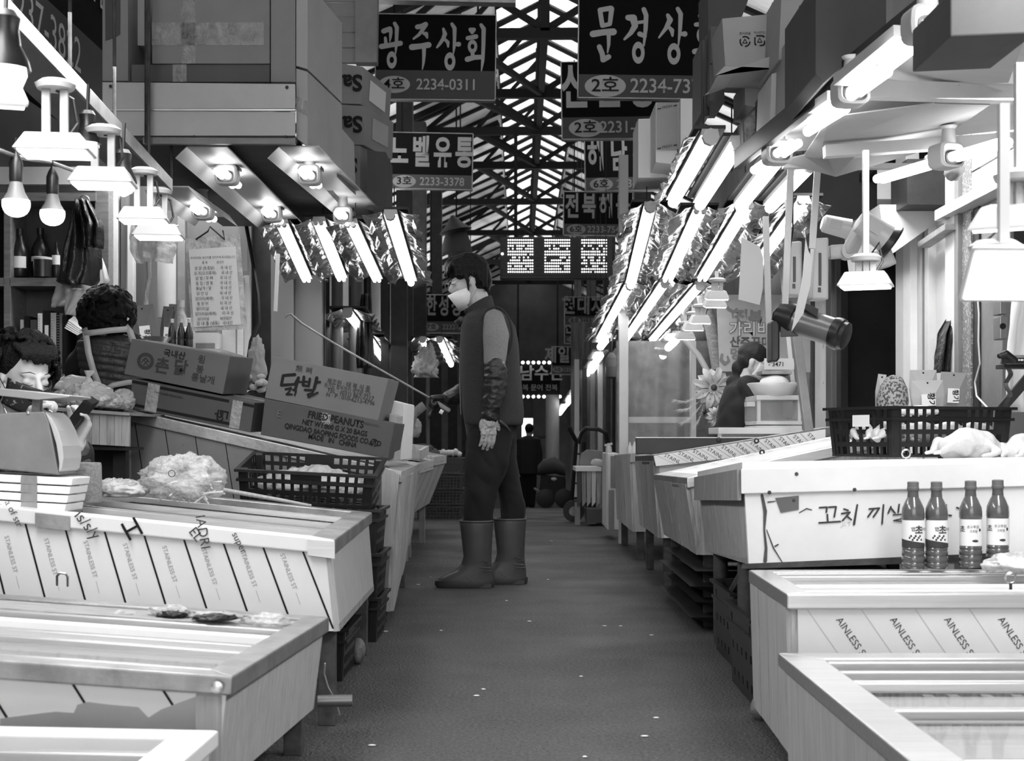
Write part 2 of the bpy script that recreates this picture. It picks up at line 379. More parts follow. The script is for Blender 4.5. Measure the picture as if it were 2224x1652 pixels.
# ================= stalls =================
def film_print(root, A, B, C, D, n, m_line='inkgrey', slant=.35, words=('STAINLESS STEEL',), hgt=.03, dens=1, lw=.004, wv=.5, sparse=False, wm_='inkpale', lines=True):
    """slanting lines and words printed on the film of a panel A(top left) B(top right) C(bottom right) D(bottom left)"""
    A, B, C, D = map(Vector, (A, B, C, D)); nrm = (B-A).cross(D-A).normalized(); 
    if nrm.y > 0: nrm = -nrm
    off = nrm*.0012; mb = MB()
    def pt(u, v): return (A.lerp(B, u)).lerp(D.lerp(C, u), v)+off
    for i in range(n):
        u = (i+.25)/n; du = slant/n
        if u+du < 1 and lines:
            w2 = lw/(B-A).length; e = .97 if not sparse else .5
            mb.add([pt(u-w2/2, .02), pt(u+w2/2, .02), pt(u+du*e+w2/2, e), pt(u+du*e-w2/2, e)], [(0, 1, 2, 3)])
        u2 = u+.42/n
        if u2+du < .99:
            d = (pt(u2+du, 1)-pt(u2, 0)); L = d.length; 
            wd = words[i % len(words)]
            text(wd, hgt, FR(pt(u2+du*wv, wv), d, (B-A).normalized()), wm_, root, name='film_print')
    if mb.v: mb.build('film_line', m_line, root)
def quad_rim(root, c, rw, rh, m_='steel2', mats=None, bev=.004):
    a, b, cc, d = c   # near-aisle, far-aisle, far-outer, near-outer
    def ins(p, q, r_):  # inward offset of corner p by rw
        return p+(q-p).normalized()*rw+(r_-p).normalized()*rw
    A, B, C, D = ins(a, b, d), ins(b, a, cc), ins(cc, b, d), ins(d, a, cc)
    dn = Vector((0, 0, -rh)); mats = mats or [m_]*4
    for i, (p, q, Q, P_) in enumerate(((a, b, B, A), (b, cc, C, B), (cc, d, D, C), (d, a, A, D))):
        MB().hexa([p+dn, q+dn, Q+dn, P_+dn], [p, q, Q, P_]).build('rim', mats[i], root, bevel=bev)
    return A, B, C, D
def stall(name, label, cat, NA, FA, XO, slope, zb, inset, rw, rh, panels, rimm, legs=True, group=None, lid=None, top=None, rimmats=None, farslope=None, legm='rust'):
    s = -1 if NA.x < 0 else 1
    g = lambda p: Vector((XO, p.y, p.z+slope*abs(XO-p.x)))
    c = [NA, FA, g(FA), g(NA)]
    root = thing(name, label, cat, group, (NA.x+s*.3, (NA.y+FA.y)/2, 0))
    A, B, C, D = quad_rim(root, c, rw, rh, rimm, rimmats)
    e = .012; ins = [Vector((s*e, e, -rh*.6)), Vector((s*e, -e, -rh*.6)), Vector((-s*e, -e, -rh*.6)), Vector((-s*e, e, -rh*.6))]
    t = [p+q for p, q in zip(c, ins)]
    zn, zf = zb if hasattr(zb, '__len__') else (zb, zb)
    b = [Vector((NA.x+s*inset, NA.y+.02, zn)), Vector((FA.x+s*inset, FA.y-.03, zf)), Vector((XO-s*.02, FA.y-.03, zf)), Vector((XO-s*.02, NA.y+.02, zn))]
    names = ('aisle_panel', 'back_panel', 'outer_panel', 'front_panel'); th = .015
    for i in range(4):
        j = (i+1) % 4; quad = [b[i], b[j], t[j], t[i]]; n = (quad[1]-quad[0]).cross(quad[3]-quad[0]).normalized()
        cen = (b[0]+b[2])/2; n = n if n.dot(cen-quad[0]) > 0 else -n; n *= th
        MB().hexa(quad, [q+n for q in quad]).build(names[i], panels[i], root)
    MB().hexa([p+Vector((0, 0, .0)) for p in b], [p+Vector((0, 0, .02)) for p in b]).build('bottom_board', 'woodgrey', root)
    if legs:
        for p, q in zip(b, ((1, 1), (1, -1), (-1, -1), (-1, 1))):
            x, y = p.x+s*q[0]*.04, p.y+q[1]*.06
            if p.z-floorz(y) > .03: MB().bar((x, y, floorz(y)), (x, y, p.z), .045, .045).build('leg', legm, root, bevel=.003)
    if top: MB().hexa([p+Vector((0, 0, -.012)) for p in (A, B, C, D)], [p+Vector((0, 0, -.003)) for p in (A, B, C, D)]).build('top_board', top, root)
    if lid:
        dz = Vector((0, 0, -.2 if min(zn, zf)+.25 < min(NA.z, FA.z) else -.15))
        MB().hexa([p+dz for p in (A, B, C, D)], [p+dz+Vector((0, 0, .01)) for p in (A, B, C, D)]).build('well_tray', 'steel', root)
        for t0, kind, w_, dz_ in lid:     # position from near to far, width in metres, depth below the rim top
            p = A.lerp(B, t0)+Vector((0, 0, -dz_)); q = D.lerp(C, t0)+Vector((0, 0, -dz_))
            if kind == 'rail': MB().bar(p, q, w_, .018).build('lid_rail', 'steel', root, bevel=.003)
            if kind == 'white': MB().bar(p, q, w_, .022).build('lid_rail', 'white', root, bevel=.004)
            if kind == 'tube': MB().tube([p+Vector((0, 0, -.02)), q+Vector((0, 0, -.02))], .013, 8).build('cooling_tube', 'steel', root, smooth=1)
            if kind == 'glass': MB().bar(p, q, w_, .005).build('glass_lid', 'glass', root)
            if kind == 'wood': MB().bar(p, q, w_, .03).build('ledge_board', 'woodx', root, bevel=.003)
            if kind == 'dark': MB().bar(p, q, w_, .01).build('rubber_strip', 'black', root)
    return root, c, t, b, (A, B, C, D)
V = Vector
LID = [(.03, 'rail', .02, .012), (.16, 'glass', .2, .016), (.3, 'rail', .022, .01), (.36, 'rail', .018, .03), (.42, 'dark', .03, .045), (.52, 'glass', .22, .03), (.66, 'white', .03, .02), (.71, 'tube', .02, .03), (.76, 'rail', .02, .012), (.9, 'wood', .14, .02)]
# left, nearest
st0 = stall('chest_cooler', 'lowest, nearest white framed chest cooler in the corner below the others on the scale side', 'cooler', V((-.551-.02, 1.75, .245)), P(475, 1585, 2.6), -2.2, .02, .03, .03, .075, .03, ['film']*4, 'white', legs=False, lid=[(.3, 'tube', .02, .03), (.6, 'dark', .03, .05), (.8, 'tube', .02, .03), (.9, 'rail', .03, .02)])
# left 1
st1 = stall('display_cooler', 'low steel rimmed display cooler with torn film, under the chopping block stall', 'cooler', P(504, 1469, 2.70), P(715, 1339, 3.6), -1.95, .07, (.10, .10), .035, .06, .037, ['woodlight', 'wood', 'wood', 'film'], 'steel2', lid=LID)
r1, c1, t1, b1, in1 = st1
film_print(r1, t1[3], t1[0], t1[0].lerp(b1[0], .55), t1[3].lerp(b1[3], .55), 8, 'ink', slant=.5, words=('',), lw=.006)
# torn lower film edge: bare grey sheet below it
pts = [(0, 1560), (60, 1552), (120, 1545), (160, 1548), (168, 1530), (190, 1524), (240, 1530), (300, 1535), (322, 1558), (350, 1540), (425, 1512), (425, 1652), (0, 1652)]
MB().prism([(a, b_) for a, b_ in pts], t1[3].y+.0, .01).build('bare_strip', mat('bare grey sheet', .38, .4, .3, var=.1, vs=5), r1, label='bare grey strip where the film is torn off')
MB().prism([(425, 1508), (480, 1512), (480, 1652), (425, 1652)], t1[3].y-.004, .012).build('corner_post', 'woodlight', r1)
bl = MB().lathe([(.012, 0), (.012, .004), (.006, .006)], P(471, 1492, 2.69), (0, -1, 0), 12).build('bolt', 'steel', r1, smooth=1)
# left 2
st2 = stall('display_cooler', 'film covered display cooler holding the chopping block, kitchen scale and foam boxes', 'cooler', P(727, 1172, 3.79), P(808, 1112, 5.2), -1.47, .10, (.262, .224), -.01, .07, .04, ['woodlight', 'wood', 'wood', 'film'], 'steel2', rimmats=['steel2', 'steel2', 'steel2', 'film'])
r2, c2, t2, b2, in2 = st2
film_print(r2, t2[3], t2[0], b2[0], b2[3], 9, 'ink', slant=.62, words=('STAINLESS ST  ——',), hgt=.017, lw=.0055, wv=.4)
A, B, C, D = in2
cut = .93     # closed table part beyond the opening
MB().hexa([A.lerp(D, cut)+V((0, 0, -.03)), B.lerp(C, cut)+V((0, 0, -.03)), C+V((0, 0, -.03)), D+V((0, 0, -.03))], [A.lerp(D, cut)+V((0, 0, -.002)), B.lerp(C, cut)+V((0, 0, -.002)), C+V((0, 0, -.002)), D+V((0, 0, -.002))]).build('top_board', 'steel', r2)
MB().hexa([p+V((0, 0, -.17)) for p in (A, B, B.lerp(C, cut), A.lerp(D, cut))], [p+V((0, 0, -.16)) for p in (A, B, B.lerp(C, cut), A.lerp(D, cut))]).build('well_tray', 'filmdark', r2)
for t0, k, w_, dz_ in [(.02, 'steel', .03, .012), (.1, 'black', .1, .07), (.2, 'steel', .02, .012), (.3, 'black', .05, .05), (.33, 'steel', .02, .02), (.43, 'steel', .022, .008), (.56, 'film', .12, .03), (.68, 'steel', .024, .008), (.74, 'white', .02, .012)]:
    p = A.lerp(B, t0)+V((0, 0, -dz_)); q = p+(D-A)*cut
    MB().bar(p, q, w_, .016).build('lid_rail' if k != 'black' else 'rubber_strip', k, r2)
for t0 in (.12, .32, .56): MB().bar(A.lerp(B, t0)+V((-.02, 0, -.02)), A.lerp(B, t0)+(D-A)*cut+V((0, 0, -.02)), .2, .004).build('glass_lid', 'glass', r2)
for (px_, py_, s_, tl, tx) in ((190, 1145, 26, .9, 'is/s/y'), (288, 1155, 44, -.5, 'H'), (425, 1165, 22, .9, 'EL'), (440, 1160, 22, 1.4, 'IADRI'), (520, 1183, 16, 1.1, 'super'), (30, 1120, 16, 1.1, 'a of str')):
    zt = c2[0].z + (c2[3].z-c2[0].z)*(px_-CX)*3.79/F/(c2[3].x) if 0 else 0
    ftext(tx, px_, py_-5, s_, 3.79-.003, 'inkgrey' if tx != 'H' else 'ink', r2, tilt=tl, name='film_print')
MB().prism([(76, 1113), (152, 1121), (152, 1152), (76, 1144)], 3.785, .004).build('film_patch', 'steel2', r2)
MB().prism([(668, 1172), (727, 1176), (727, 1213), (668, 1205)], 3.785, .004).build('corner_plate', 'steel', r2)
MB().tube([P(124, 1270, 3.7), P(124, 1250, 3.68), P(130, 1244, 3.67), P(142, 1245, 3.67), P(147, 1252, 3.68), P(147, 1272, 3.7)], .0035, 6).build('pull_handle', 'steel', r1, smooth=1)
# left 3: planked stall behind, sloping to the aisle
NA3 = P(872, 1023, 5.95); FA3 = P(910, 1007, 7.5)
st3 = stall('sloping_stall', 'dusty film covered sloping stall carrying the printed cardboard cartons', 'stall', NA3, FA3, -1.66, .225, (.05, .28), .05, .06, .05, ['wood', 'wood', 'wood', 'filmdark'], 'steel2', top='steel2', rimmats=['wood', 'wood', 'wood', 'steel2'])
r3, c3, t3, b3, in3 = st3
film_print(r3, t3[3], t3[0], b3[0], b3[3], 9, 'ink', slant=.95, words=('STAINLESS STEEL',), hgt=.02, lw=.004, wv=.45, wm_='ink')
# bare plank ends at the aisle end of its front
for i, (a, b_, c_, d_, mm) in enumerate(((832, 868, 826, 856, 'woodlight'), (868, 884, 838, 856, 'wood'))):
    pass
MB().hexa([P(828, 1195, 5.93), P(851, 1188, 5.93), P(851, 1188, 5.96), P(828, 1195, 5.96)], [P(829, 1012, 5.93), P(868, 1030, 5.93), P(868, 1030, 5.96), P(829, 1012, 5.96)]).build('end_plank', 'woodlight', r3)
MB().bar(P(846, 1170, 6.3), P(843, 1232, 8.4), .05, .05) if 0 else None
# left stalls further on
wl = [('plank_stall', 'weathered plank stall with a pale box on top, just beyond the printed cartons', 7.75, 9.1, -.555, .64), ('plank_stall', 'splintered plank stall with a tape wrapped edge beyond the pale box stall', 9.25, 10.8, -.56, .66), ('plank_stall', 'plank stall beside the tall stack of grey crates', 11.0, 13.2, -.72, .66)]
for i, (n_, l_, y0, y1, x_, z_) in enumerate(wl):
    s_ = stall(n_, l_, 'stall', V((x_, y0, z_+floorz(y0))), V((x_, y1, z_+floorz(y1))), -1.3, .2, (.3+floorz(y0), .3+floorz(y1)), .14, .05, .06, ['wood', 'woodgrey', 'woodgrey', 'wood'], 'wood', top='woodgrey', legm='woodgrey')
    k = 6
    for j in range(k):   # upright planks of the aisle side
        a = s_[3][0].lerp(s_[3][1], (j+.04)/k); b_ = s_[3][0].lerp(s_[3][1], (j+.94)/k); c_ = s_[2][0].lerp(s_[2][1], (j+.94)/k); d_ = s_[2][0].lerp(s_[2][1], (j+.04)/k)
        o_ = V((.012+.006*R.random(), 0, 0)); MB().hexa([a, b_, c_, d_], [p+o_ for p in (a, b_, c_, d_)]).build('plank', 'woodlight' if j % 3 else 'wood', s_[0])
# planks on the aisle side of the carton stall too
for j in range(5):
    a = b3[0].lerp(b3[1], (j+.03)/5); b_ = b3[0].lerp(b3[1], (j+.95)/5); c_ = t3[0].lerp(t3[1], (j+.95)/5); d_ = t3[0].lerp(t3[1], (j+.03)/5)
    o_ = V((.012+.006*R.random(), 0, 0)); MB().hexa([a, b_, c_, d_], [p+o_ for p in (a, b_, c_, d_)]).build('plank', 'woodlight' if j % 2 == 0 else 'wood', r3)
# right 1, 2
stR1 = stall('display_cooler', 'nearest steel rimmed display cooler on the sauce bottle side', 'cooler', V((.585, 1.75, .296)), P(1689, 1417, 3.2), 2.3, .0, .02, .02, .085, .03, ['woodlight', 'wood', 'wood', 'film'], 'steel', lid=[(.25, 'white', .05, .02), (.4, 'glass', .25, .02), (.52, 'dark', .02, .04), (.56, 'rail', .03, .012), (.62, 'white', .05, .03), (.7, 'glass', .15, .03), (.78, 'rail', .03, .012), (.86, 'white', .03, .03), (.92, 'rail', .02, .02), (.97, 'rail', .02, .01)])
# slots in its middle rail
for px_ in (2020, 2075, 2148, 2215): MB().prism([(px_-11, 1513), (px_+12, 1513), (px_+12, 1532), (px_-11, 1532)], 2.98, .03).build('rail_slot', 'steel2', stR1[0])
stR2 = stall('display_cooler', 'film covered display cooler with the sauce bottles along its back edge', 'cooler', P(1709, 1290, 3.33), P(1626, 1237, 3.98), 2.3, .003, .035, .02, .06, .036, ['wood', 'wood', 'wood', 'film'], 'steel', lid=[(.1, 'white', .03, .015), (.3, 'tube', .04, .03), (.45, 'white', .04, .02), (.62, 'glass', .16, .02), (.82, 'rail', .03, .012), (.95, 'rail', .03, .01)])
rr2, cR2, tR2, bR2, inR2 = stR2
film_print(rr2, tR2[0], tR2[3], bR2[3], bR2[0], 13, 'inkpale', slant=1.9, words=('AINLESS STEEL',), hgt=.024, lw=.0012, wv=.28, wm_='inkgrey')
for j in range(4):    # planks of its aisle side
    a = bR2[0].lerp(bR2[1], (j+.02)/4); b_ = bR2[0].lerp(bR2[1], (j+.97)/4); c_ = tR2[0].lerp(tR2[1], (j+.97)/4); d_ = tR2[0].lerp(tR2[1], (j+.02)/4)
    o_ = V((-.01-.005*R.random(), 0, 0)); MB().hexa([a, b_, c_, d_], [p+o_ for p in (a, b_, c_, d_)]).build('plank', 'woodlight', rr2)
# right 3: the whitewashed chest with handwriting
NA = P(1612, 1018, 4.15); FA = P(1515, 1035, 5.6)
r = thing('whitewashed_chest', 'worn white painted wooden chest stall with handwriting on its front, behind the sauce bottles', 'stall', None, (1.2, 4.8, 0))
oT = V((2.3, 0, 0))
tn, tf = NA, FA; on = V((2.3, 4.15, NA.z+.03)); of = V((2.3, 5.6, FA.z+.03))
bn = P(1624, 1225, 4.15); bf = P(1535, 1197, 5.6)
fo_ = V((0, -.0215, 0)); MB().hexa([p+fo_ for p in (bn, V((2.3, 4.15, .42)), V((2.3, 4.17, .42)), bn+V((0, .02, 0)))], [p+fo_ for p in (tn, on, on+V((0, .02, 0)), tn+V((0, .02, 0)))]).build('front_panel', 'whiteworn', r)
MB().hexa([bn+V((.002, 0, 0)), bf, bf+V((.02, 0, 0)), bn+V((.022, 0, 0))], [tn+V((.002, 0, 0)), tf, tf+V((.02, 0, 0)), tn+V((.022, 0, 0))]).build('aisle_panel', 'wood', r)
MB().hexa([bf, V((2.3, 5.6, .34)), V((2.3, 5.62, .34)), bf+V((0, .02, 0))], [tf, of, of+V((0, .02, 0)), tf+V((0, .02, 0))]).build('back_panel', 'wood', r)
MB().hexa([tn, on, of, tf], [p+V((0, 0, .02)) for p in (tn, on, of, tf)]).build('top_board', 'whiteworn', r)
MB().hexa([bn, V((2.3, 4.15, .42)), V((2.3, 5.6, .34)), bf], [p+V((0, 0, .02)) for p in (bn, V((2.3, 4.15, .42)), V((2.3, 5.6, .34)), bf)]).build('bottom_board', 'woodgrey', r)
MB().hexa([P(1610, 1072, 4.115), P(2260, 1055, 4.115), P(2260, 1055, 4.16), P(1610, 1072, 4.16)], [P(1609, 1018, 4.115), P(2260, 1001, 4.115), P(2260, 1001, 4.16), P(1609, 1018, 4.16)]).build('rim', 'whiteworn', r, bevel=.003)
a_, b_ = P(1610, 1019, 4.135), P(1514, 1036, 5.58); o_ = V((-.012, 0, 0)); dn = V((0, 0, -.09))
MB().hexa([a_+dn, b_+dn, b_+dn+o_, a_+dn+o_], [a_, b_, b_+o_, a_+o_]).build('rim', 'woodgrey', r, label='dark studded wooden edge strip')
MB().hexa([P(1610, 1235, 4.1), P(2260, 1215, 4.1), P(2260, 1215, 4.3), P(1610, 1235, 4.3)], [P(1612, 1224, 4.1), P(2260, 1196, 4.1), P(2260, 1196, 4.3), P(1612, 1224, 4.3)]).build('base_rail', 'rust', r)
for (px_, Y_, rr_) in ((1565, 5.41, .028), (1622, 4.5, .03)):
    p = P(px_, 1300, Y_); MB().tube([(p.x, p.y, 0), (p.x, p.y, .4)], rr_, 10).build('leg', 'rust', r, smooth=1)
MB().tube([P(1570, 1330, 5.35), P(1612, 1255, 4.7)], .022, 8).build('brace', 'rust', r, smooth=1)
for x_ in (2.2,): 
    for y_ in (4.3, 5.5): MB().box((x_, y_, .2), (.05, .05, .4)).build('leg', 'rust', r)
MB().prism([(1684, 1081), (1735, 1076), (1735, 1106), (1696, 1113)], 4.125, .003).build('tape_patch', 'cardmid', r)
ink = []
def ink_strokes(root, strokes, Y, m_, name='handwriting', sc_=1, org=(0, 0), th=.0008):
    if name in ('handwriting', 'crack') and len(strokes) > 1:
        for i, st in enumerate(strokes): ink_strokes(root, [st], Y-.0001*i, m_, name)
        return
    mb = MB(); Y0 = Y; cnt = 0
    for st in strokes:
        path = [(org[0]+a*sc_, org[1]+b_*sc_, q*sc_) for a, b_, q in st]
        for i, (a, b_, q) in enumerate(path):
            cnt += 1; Y = Y0-.00012*cnt; n = 10; mb.add([P(a, b_, Y)]+[P(a+q*math.cos(2*PI*k/n), b_+q*math.sin(2*PI*k/n), Y) for k in range(n)], [(0, 1+k, 1+(k+1) % n) for k in range(n)])
            if i:
                Y -= .00006; a0, b0, q0 = path[i-1]; dx, dy = a-a0, b_-b0; L = math.hypot(dx, dy) or 1; nx, ny = -dy/L, dx/L
                mb.add([P(a0+nx*q0, b0+ny*q0, Y), P(a0-nx*q0, b0-ny*q0, Y), P(a-nx*q, b_-ny*q, Y), P(a+nx*q, b_+ny*q, Y)], [(0, 1, 2, 3)])
    return mb.build(name, m_, root)
q = 1.9
hw = [[(1736, 1113, 1), (1752, 1104, 1.3), (1763, 1107, 1)],
      [(1780, 1102, q), (1796, 1101, q), (1795, 1112, q)], [(1800, 1101, q), (1816, 1100, q), (1812, 1122, q)], [(1797, 1117, q), (1798, 1133, q)], [(1779, 1135, q), (1825, 1132, q)],
      [(1833, 1105, q), (1842, 1108, q)], [(1828, 1115, q), (1846, 1112, q), (1830, 1130, q)], [(1839, 1120, q), (1849, 1128, q)], [(1862, 1096, q), (1855, 1138, q+.6)],
      [(1888, 1105, q), (1898, 1104, q), (1885, 1122, q)], [(1900, 1104, q), (1910, 1103, q), (1897, 1122, q)], [(1919, 1096, q), (1916, 1137, q)],
      [(1935, 1100, q), (1929, 1114, q)], [(1936, 1104, q), (1944, 1114, q)], [(1953, 1095, q), (1951, 1112, q)], [(1940, 1118, 1.4), (1960, 1116, 1.4), (1958, 1126, 1.4), (1941, 1130, 1.4), (1962, 1132, 1.4)],
      [(2055, 1096, q), (2057, 1118, q)], [(2057, 1118, q), (2066, 1119, q)], [(2078, 1102, q), (2084, 1104, q)]]
ink_strokes(r, hw, 4.1255, 'inkgrey')
crk = [[(1655, 1075, 3), (1662, 1110, 4), (1660, 1150, 2), (1664, 1190, 3), (1662, 1218, 4)], [(1665, 1150, 1), (1680, 1190, 1.5), (1700, 1222, 1)], [(1668, 1090, 1.5), (1684, 1088, 1)], [(1676, 1066, 1), (1780, 1058, 1.2), (1935, 1054, 1)], [(1683, 1186, 1.6), (1690, 1182, 1.6)]]
ink_strokes(r, crk, 4.1257, 'rust', 'crack')
for a, b_ in ((1730, 1029), (1671, 1069), (1724, 1086), (1856, 1063)): MB().lathe([(.006, 0), (.004, .004)], P(a, b_, 4.127 if b_ > 1075 else 4.115), (0, -1, 0), 8).build('nail_head', 'rust', r)
# right 4..: planked stalls down the aisle
R4 = stall('sloping_stall', 'plank sided sloping stall with printed film top behind the whitewashed chest', 'stall', P(1492, 1037, 5.8), P(1420, 1030, 7.1), 1.6, .215, (.3, .3), .06, .07, .045, ['wood', 'wood', 'wood', 'wood'], 'steel2', top='film', rimmats=['steel2', 'film', 'film', 'steel'])
A, B, C, D = R4[4]
film_print(R4[0], B+V((0, 0, .002)), C+V((0, 0, .002)), C.lerp(D, .4)+V((0, 0, .002)), B.lerp(A, .4)+V((0, 0, .002)), 9, 'inkgrey', slant=.9, words=('STAINL',), hgt=.03, lw=.002, wm_='inkgrey')
R5 = stall('sloping_stall', 'steel topped stall with dark rim band where the black board leans', 'stall', V((.69, 7.35, .69)), V((.69, 8.55, .67)), 1.65, .16, (.26, .26), .04, .06, .05, ['woodlight', 'wood', 'wood', 'film'], 'steel2', top='film', rimmats=['rimdark', 'film', 'film', 'rimdark'])
A, B, C, D = R5[4]
up = V((0, -.0, .07))
# printed film back board rising behind the near sloping stall
rb = R5[0]
q4 = [P(1425, 1012, 7.3), P(1793, 972, 7.3), P(1793, 932, 7.3), P(1420, 990, 7.3)]
MB().hexa(q4, [p+V((0, .03, 0)) for p in q4]).build('front_board', 'film', rb)
film_print(rb, q4[3], q4[2], q4[1], q4[0], 12, 'inkgrey', slant=1.1, words=('STAINL',), hgt=.028, lw=.002, wm_='inkgrey')
R6 = stall('plank_stall', 'plank stall with riveted rim strips beside the white freezer cabinet', 'stall', V((.70, 9.05, .68)), V((.70, 10.6, .65)), 1.6, .12, (.18, .18), .03, .05, .06, ['woodlight', 'wood', 'wood', 'woodlight'], 'wood', top='white')
for st_, k in ((R4, 5), (R5, 5), (R6, 5)):
    s_ = st_
    for j in range(k):
        a = s_[3][0].lerp(s_[3][1], (j+.04)/k); b_ = s_[3][0].lerp(s_[3][1], (j+.94)/k); c_ = s_[2][0].lerp(s_[2][1], (j+.94)/k); d_ = s_[2][0].lerp(s_[2][1], (j+.04)/k)
        o_ = V((-.012-.006*R.random(), 0, 0)); MB().hexa([a, b_, c_, d_], [p+o_ for p in (a, b_, c_, d_)]).build('plank', 'wood' if (j+k) % 3 else 'woodlight', s_[0])
# ================= hanging signs =================
def rotp(x0, y0, tilt):
    return lambda a, b: (x0+(a-x0)*math.cos(tilt)-(b-y0)*math.sin(tilt), y0+(a-x0)*math.sin(tilt)+(b-y0)*math.cos(tilt))
def sign(label, x0, y0, x1, y1, Y, tilt, title, tcx, tcy, th, num, ncx, nh, badge=None, bcx=0, strokes=None, rings=None, lm='signletter', tsx=.8, tspace=1.1, wires=True, band=.66, tb=.03):
    r = thing('hanging_sign', label, 'sign', 'black shop signs hanging over the aisle', P((x0+x1)/2, y1, Y))
    g = rotp(x0, y0, tilt); yb = y0+(y1-y0)*band
    MB().prism([g(x0, y0), g(x1, y0), g(x1, y1), g(x0, y1)], Y, .06).build('sign_board', 'signblack', r)
    MB().prism([g(x0, yb), g(x1, yb), g(x1, y1), g(x0, y1)], Y-.004, .004).build('lower_band', 'signgrey', r)
    e = 1.4*max(1, 10/Y)
    for q in ([(x0-e, y0-e), (x1+e, y0-e), (x1+e, y0+.3*e), (x0-e, y0+.3*e)], [(x0-e, y1-.3*e), (x1+e, y1-.3*e), (x1+e, y1+e), (x0-e, y1+e)], [(x0-e, y0-e), (x0+.3*e, y0-e), (x0+.3*e, y1+e), (x0-e, y1+e)], [(x1-.3*e, y0-e), (x1+e, y0-e), (x1+e, y1+e), (x1-.3*e, y1+e)]):
        MB().prism([g(*p) for p in q], Y-.008, .075).build('edge_trim', 'steel2', r)
    d = -tilt
    if strokes:
        for k, ch in enumerate(strokes): ink_strokes(r, ch, Y-.002, lm, 'lettering')
    if rings:
        for (cx, cy, rx, ry, ix, iy) in rings:
            n = 28; mb = MB()
            mb.v = [P(cx+rx*math.cos(2*PI*k/n), cy+ry*math.sin(2*PI*k/n), Y-.0025) for k in range(n)]+[P(cx+ix*math.cos(2*PI*k/n), cy+iy*math.sin(2*PI*k/n), Y-.0025) for k in range(n)]
            mb.f = [[k, (k+1) % n, n+(k+1) % n, n+k] for k in range(n)]; mb.build('lettering', lm, r)
    if title: ftext(title, tcx, tcy, th, Y-.004, lm, r, tilt=tilt, bold=tb, sx=tsx, space=tspace)
    if num:
        ftext(num, *g(ncx, (yb+y1)/2), nh*.82, Y-.008, lm, r, tilt=tilt, bold=.012, sx=.92)
    if badge:
        rx, ry = nh*1.15, nh*.62; cx, cy = g(bcx, (yb+y1)/2); n = 24
        MB().prism([(cx+rx*math.cos(2*PI*k/n), cy+ry*math.sin(2*PI*k/n)) for k in range(n)][::-1], Y-.006, .004).build('number_badge', lm, r)
        ftext(badge, cx, cy, nh*.72, Y-.01, 'ink', r, tilt=tilt, bold=.01, sx=1.15)
    if wires:
        for x_ in (x0+.15*(x1-x0), x0+.85*(x1-x0)):
            p = P(x_, y0, Y+.03); MB().tube([p, (p.x, p.y, 5.3 if Y > 12 else 5.1)], .008, 6).build('hanger_rod', 'rafter', r)
    return r
def zs(chs, s, ox, oy): return [[[(ox+a*s, oy+b_*s, q*s) for a, b_, q in st] for st in ch] for ch in chs]
k = .1392
gw = [[[(240,485,40),(335,450,38)],[(335,450,38),(350,500,28),(345,580,20),(335,650,8)],[(265,590,22),(275,690,28)],[(205,725,42),(330,705,38),(500,675,40)],[(410,365,28),(445,430,32),(440,600,27),(435,700,25),(425,840,8)]],
 [[(765,420,38),(830,410,38),(895,375,35)],[(895,380,38),(850,460,30),(790,540,25),(705,605,16)],[(865,520,25),(900,530,35),(920,590,14)],[(680,735,48),(820,720,42),(940,700,46)],[(868,740,32),(868,850,28),(860,980,20),(843,1080,8)]],
 [[(1170,450,20),(1195,530,34),(1165,610,30),(1110,690,24),(1070,740,14)],[(1190,610,22),(1240,660,28),(1245,730,14)],[(1305,375,26),(1345,440,32),(1345,600,26),(1340,720,24),(1325,850,8)],[(1345,690,25),(1410,690,38)]],
 [[(1590,460,28),(1650,460,28),(1620,505,28),(1590,460,28)],[(1550,595,33),(1680,570,36)],[(1625,820,30),(1630,880,28)],[(1545,925,42),(1650,895,38),(1770,890,35)],[(1760,390,28),(1800,450,34),(1795,700,30),(1785,950,25),(1763,1110,8)]]]
ring = lambda L, s, ox, oy: [(ox+a*s, oy+b_*s, c_*s, d_*s, e_*s, f_*s) for a, b_, c_, d_, e_, f_ in L]
sign('black hanging sign reading 광주상회 with number 2234-0311', 817, 30, 1077, 214, 11, .012, None, 0, 0, 0, '2234-0311', 972, 30, '4호', 858,
     strokes=zs(gw, k, 800, 0), rings=ring([(365,935,78,135,35,50),(1272,958,85,142,38,56),(1625,725,74,105,30,40)], k, 800, 0))
k = .2542
mk = [[[(405,85,20),(500,70,22)],[(405,85,20),(425,215,20)],[(505,75,22),(490,205,18)],[(425,220,18),(490,205,18)],[(345,290,28),(440,275,26),(520,272,30)],[(480,290,18),(480,380,14),(470,450,6)],[(400,400,22),(425,460,22),(432,510,22)],[(432,510,24),(480,485,22)]],
 [[(645,150,24),(690,155,32),(705,220,26),(670,280,20),(615,335,10)],[(730,192,14),(785,185,14)],[(745,290,22),(790,310,16)],[(780,80,20),(800,130,20),(795,250,18),(780,390,8)]],
 [[(985,130,16),(1005,170,24),(970,240,18),(910,320,8)],[(990,225,12),(1020,260,20),(1025,305,10)],[(1070,75,18),(1095,120,20),(1090,250,16),(1075,390,6)],[(1095,290,14),(1130,290,24)]],
 [[(1260,135,18),(1300,135,18),(1280,160,20)],[(1225,210,18),(1330,200,20)],[(1275,370,18),(1275,410,18)],[(1215,440,24),(1300,425,22),(1370,420,20)],[(1375,90,20),(1400,140,20),(1392,400,16),(1378,520,6)]]]
sign('large black hanging sign reading 문경상회 with number 2234-737, partly behind boxes', 1258, -6, 1565, 211, 10, .012, None, 0, 0, 0, '2234-7372', 1457, 39, '2호', 1317,
     strokes=zs(mk, k, 1200, 0), rings=ring([(733,450,54,94,24,40),(1037,460,56,92,25,38),(1280,300,48,70,20,28)], k, 1200, 0), band=.77)
